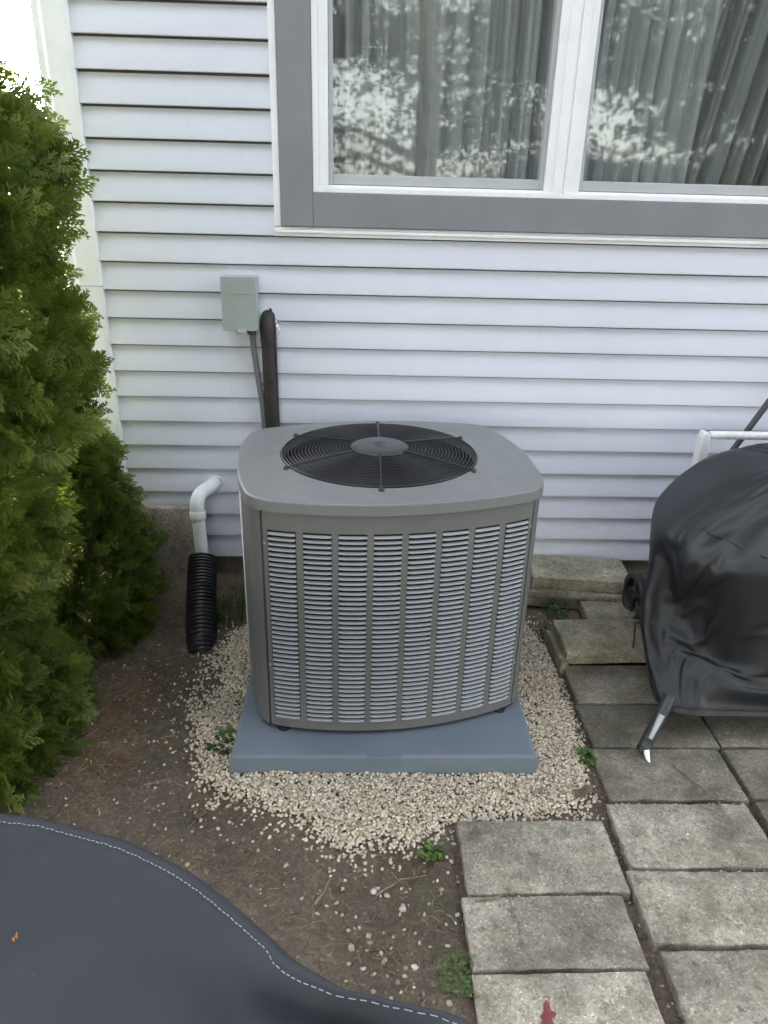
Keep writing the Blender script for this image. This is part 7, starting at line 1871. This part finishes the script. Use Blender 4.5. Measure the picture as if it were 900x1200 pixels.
def frond(seed, nside=11):
    """flat arborvitae spray of length 1 along +x in the xy plane, as narrow quads"""
    r = random.Random(seed)
    V, F = [], []

    def seg(p, a, L, w0, w1, zz=0.0):
        o = len(V)
        d = (math.cos(a), math.sin(a))
        n = (-d[1], d[0])
        q = (p[0] + d[0] * L, p[1] + d[1] * L)
        V.extend([(p[0] - n[0] * w0, p[1] - n[1] * w0, zz), (p[0] + n[0] * w0, p[1] + n[1] * w0, zz), (q[0] + n[0] * w1, q[1] + n[1] * w1, zz + r.uniform(-.02, .02)), (q[0] - n[0] * w1, q[1] - n[1] * w1, zz)])
        F.append((o, o + 1, o + 2, o + 3))
        return q
    p = (0, 0)
    a = 0
    for i in range(4):
        p = seg(p, a, .25, .018 - .003 * i, .015 - .003 * i)
        a += r.uniform(-.12, .12)
    for i in range(nside):
        for s in (-1, 1):
            t = .14 + .82 * (i + (.5 if s > 0 else 0)) / nside
            L = (.46 * (1 - t) ** .75 + .10) * r.uniform(.75, 1.15)
            a = s * r.uniform(.55, .85)
            zz = r.uniform(-.05, .05)
            b = (t, 0)
            e = seg(b, a, L, .016, .010, zz)
            ns = 3 if L > .25 else (2 if L > .15 else 1)
            for j in range(ns):
                u = (j + .8) / (ns + .6)
                c = (b[0] + math.cos(a) * L * u, b[1] + math.sin(a) * L * u)
                for s2 in (-1, 1):
                    seg(c, a + s2 * r.uniform(.4, .75), L * .42 * (1.15 - u * .6), .015, .008, zz)
    return np.array(V), np.array(F)


FR = [frond(s, 9) for s in range(5)]
FRS = [frond(s, 7) for s in range(20, 23)]


def arborvitae(label, cx, cy, H, prof, nfr, seed, size, trunk_r):
    r = np.random.RandomState(seed)
    root = thing('arborvitae', label, 'evergreen shrub', (cx, cy, 0), 0, 'evergreen shrubs at the left of the wall')
    tr = MB()
    n = 12
    tr.tube([(.01 * math.sin(i), .01 * math.cos(i * 1.3), -.03 + H * .95 * i / n) for i in range(n + 1)], [trunk_r * (1 - .85 * i / n) for i in range(n + 1)], 10)
    tr.build('trunk', M['bark'], root, smooth=180)
    br = MB()
    for i in range(60):
        z = H * (.04 + .86 * r.uniform())
        a = r.uniform(0, 2 * PI)
        R = np.interp(z, *prof) * r.uniform(.6, .85)
        P = [(0, 0, z - .05)] + [(R * t * math.cos(a), R * t * math.sin(a), z - .05 + .28 * R * t * t) for t in (.35, .7, 1)]
        br.tube(P, [.012, .009, .006, .003], 5)
    br.build('branches', M['bark'], root, smooth=180)
    Vs, Fs, Ts = [], [], []
    off = 0
    zz = np.linspace(.02, H, 200)
    wgt = np.interp(zz, *prof)
    wgt = wgt / wgt.sum()
    # clumps: foliage gathers in tufts that stand out from the shell
    NCL = int(nfr / 26)
    for c in range(NCL):
        z = r.choice(zz, p=wgt)
        a = r.uniform(0, 2 * PI)
        if r.uniform() < .55:        # the side that is seen gets more
            a = r.uniform(-2.2, .9)
        R = np.interp(z, *prof) * (1 + .05 * fbm(math.cos(a) * 1.3, math.sin(a) * 1.3, z + seed, 1.6, 2)) * r.uniform(.90, 1.03)
        ctone = r.uniform(.12, .9)
        cs = r.uniform(.7, 1.2)
        nf = r.randint(18, 34)
        for q in range(nf):
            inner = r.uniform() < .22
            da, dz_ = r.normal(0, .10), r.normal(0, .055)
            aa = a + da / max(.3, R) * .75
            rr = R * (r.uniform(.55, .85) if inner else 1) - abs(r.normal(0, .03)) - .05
            base = np.array([rr * math.cos(aa), rr * math.sin(aa), z + dz_ - .03])
            el = r.normal(.42, .30)
            az = aa + r.normal(0, .45)
            d = np.array([math.cos(az) * math.cos(el), math.sin(az) * math.cos(el), math.sin(el)])
            # sprays stand in roughly vertical radial planes, with a twist
            up = np.array([r.normal(0, .35), r.normal(0, .35), 1.0])
            side = np.cross(d, np.cross(up, d) if r.uniform() < .35 else np.cross(d, up))
            side = side + r.normal(0, .35, 3)
            side -= d * side.dot(d)
            side /= np.linalg.norm(side) + 1e-9
            nn = np.cross(d, side)
            L = size * cs * r.uniform(.65, 1.25)
            fv, ff = FR[r.randint(5)] if r.uniform() < .6 else FRS[r.randint(3)]
            droop = r.uniform(0, .25)
            P = base + L * (fv[:, :1] * d + fv[:, 1:2] * side + fv[:, 2:3] * nn)
            P[:, 2] -= droop * L * fv[:, 0] ** 2
            Vs.append(P)
            Fs.append(ff + off)
            off += len(fv)
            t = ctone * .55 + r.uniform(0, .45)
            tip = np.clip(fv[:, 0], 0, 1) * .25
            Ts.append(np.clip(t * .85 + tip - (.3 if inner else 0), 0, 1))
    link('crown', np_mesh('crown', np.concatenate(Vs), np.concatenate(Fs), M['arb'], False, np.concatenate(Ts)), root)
    return root


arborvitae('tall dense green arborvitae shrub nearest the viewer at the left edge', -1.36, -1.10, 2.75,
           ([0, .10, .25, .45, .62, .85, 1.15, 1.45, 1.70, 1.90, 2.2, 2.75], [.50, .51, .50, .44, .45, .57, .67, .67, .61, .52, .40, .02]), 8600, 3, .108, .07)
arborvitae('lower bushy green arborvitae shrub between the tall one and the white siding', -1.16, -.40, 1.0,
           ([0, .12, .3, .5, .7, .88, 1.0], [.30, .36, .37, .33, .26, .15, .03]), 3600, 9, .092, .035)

# ------------------------------------------------------------------ trees behind the viewer


def tree(label, x, y, H, R, zc, n, seed, leaf, zlo=.12):
    r = np.random.RandomState(seed)
    root = thing('tree', label, 'tree', (x, y, -.02), 0, 'trees mirrored in the window glass')
    mb = MB()
    mb.tube([(0, 0, 0), (.05, .02, H * .3), (-.05, .05, H * .6), (0, 0, H * .92)], [R * .07, R * .055, R * .035, .01], 10)
    limbs = []
    for i in range(22):
        z = H * r.uniform(zlo, .88)
        a = r.uniform(0, 6.28)
        L = R * r.uniform(.7, 1.05) * (1 - .45 * z / H)
        P = [(0, 0, z), (L * .4 * math.cos(a), L * .4 * math.sin(a), z + L * .12), (L * math.cos(a), L * math.sin(a), z + L * r.uniform(-.05, .3))]
        limbs.append((np.array(P[1]), np.array(P[2])))
        mb.tube(P, [R * .02, R * .014, .006], 6)
    mb.build('trunk', M['bark'], root, smooth=180)
    V, F, T = [], [], []
    k = 0
    for i in range(n):
        p1, p2 = limbs[r.randint(len(limbs))]
        c = p1 + (p2 - p1) * r.uniform(0, 1.05) + r.normal(0, .16 * R, 3) * np.array([1, 1, .55])
        if c[2] < .3:
            continue
        L = leaf * r.uniform(.6, 1.3)
        d = r.normal(0, 1, 3)
        d /= np.linalg.norm(d)
        e = np.cross(d, r.normal(0, 1, 3))
        e /= np.linalg.norm(e) + 1e-9
        V += [c, c + d * L * .4 + e * L * .25, c + d * L, c + d * L * .4 - e * L * .25]
        F.append((k, k + 1, k + 2, k + 3))
        T += [r.uniform(0, 1)] * 4
        k += 4
    link('crown', np_mesh('crown', np.array(V), np.array(F), M['tree'], False, np.array(T)), root)


tree('big leafy tree reflected in the left window pane', .9, -9.5, 8.5, 3.2, 3, 15000, 31, .10)
tree('broad tree reflected in the left half of the right window pane', 3.9, -12.0, 8.0, 2.6, 3, 26000, 32, .13)
tree('spreading tree reflected at the right end of the right window pane', 7.0, -10.5, 9.0, 3.3, 3, 32000, 33, .17)

tree('tall unseen tree with a high crown added behind the viewer to cut skylight', 2.75, -8.2, 12.5, 4.6, 3, 9000, 51, .36, .46)  # this and the next three: unseen, added to block low skylight
tree('dense unseen tree added far to the left behind the viewer to cut skylight', -7.5, -8.5, 10.5, 4.2, 3, 9000, 52, .36, .2)
tree('dense unseen tree added far to the right behind the viewer to cut skylight', 12.5, -8.0, 11.0, 4.4, 3, 9000, 53, .36, .2)
tree('dense unseen tree added behind the left shoulder of the viewer to cut skylight', -3.2, -11.0, 12.0, 4.2, 3, 9000, 54, .36, .3)


def hedge(label, x0, x1, y, h, n, seed):
    r = np.random.RandomState(seed)
    root = thing('hedge', label, 'hedge', (0, y, -.02))
    P = [(x0, -.4), (x1, -.4), (x1, .4), (x0, .4)]
    MB().prism(P, 0, h - .25).build('inner_growth', M['bark'], root)
    V, F, T = [], [], []
    for i in range(n):
        c = np.array([r.uniform(x0, x1), r.choice([-.45, .45]) + r.normal(0, .08), r.uniform(0, h)])
        if r.uniform() < .3:
            c[1], c[2] = r.uniform(-.5, .5), h - .25 + r.exponential(.12)
        d = r.normal(0, 1, 3)
        d /= np.linalg.norm(d)
        e = np.cross(d, r.normal(0, 1, 3))
        e /= np.linalg.norm(e) + 1e-9
        L = .16 * r.uniform(.6, 1.3)
        k = len(V)
        V += [c, c + d * L * .4 + e * L * .25, c + d * L, c + d * L * .4 - e * L * .25]
        F.append((k, k + 1, k + 2, k + 3))
        T += [r.uniform(0, 1)] * 4
    link('crown', np_mesh('crown', np.array(V), np.array(F), M['tree'], False, np.array(T)), root)


hedge('long dark hedge mirrored low in the right window pane', 3.2, 15.0, -14.5, 2.55, 9000, 41)
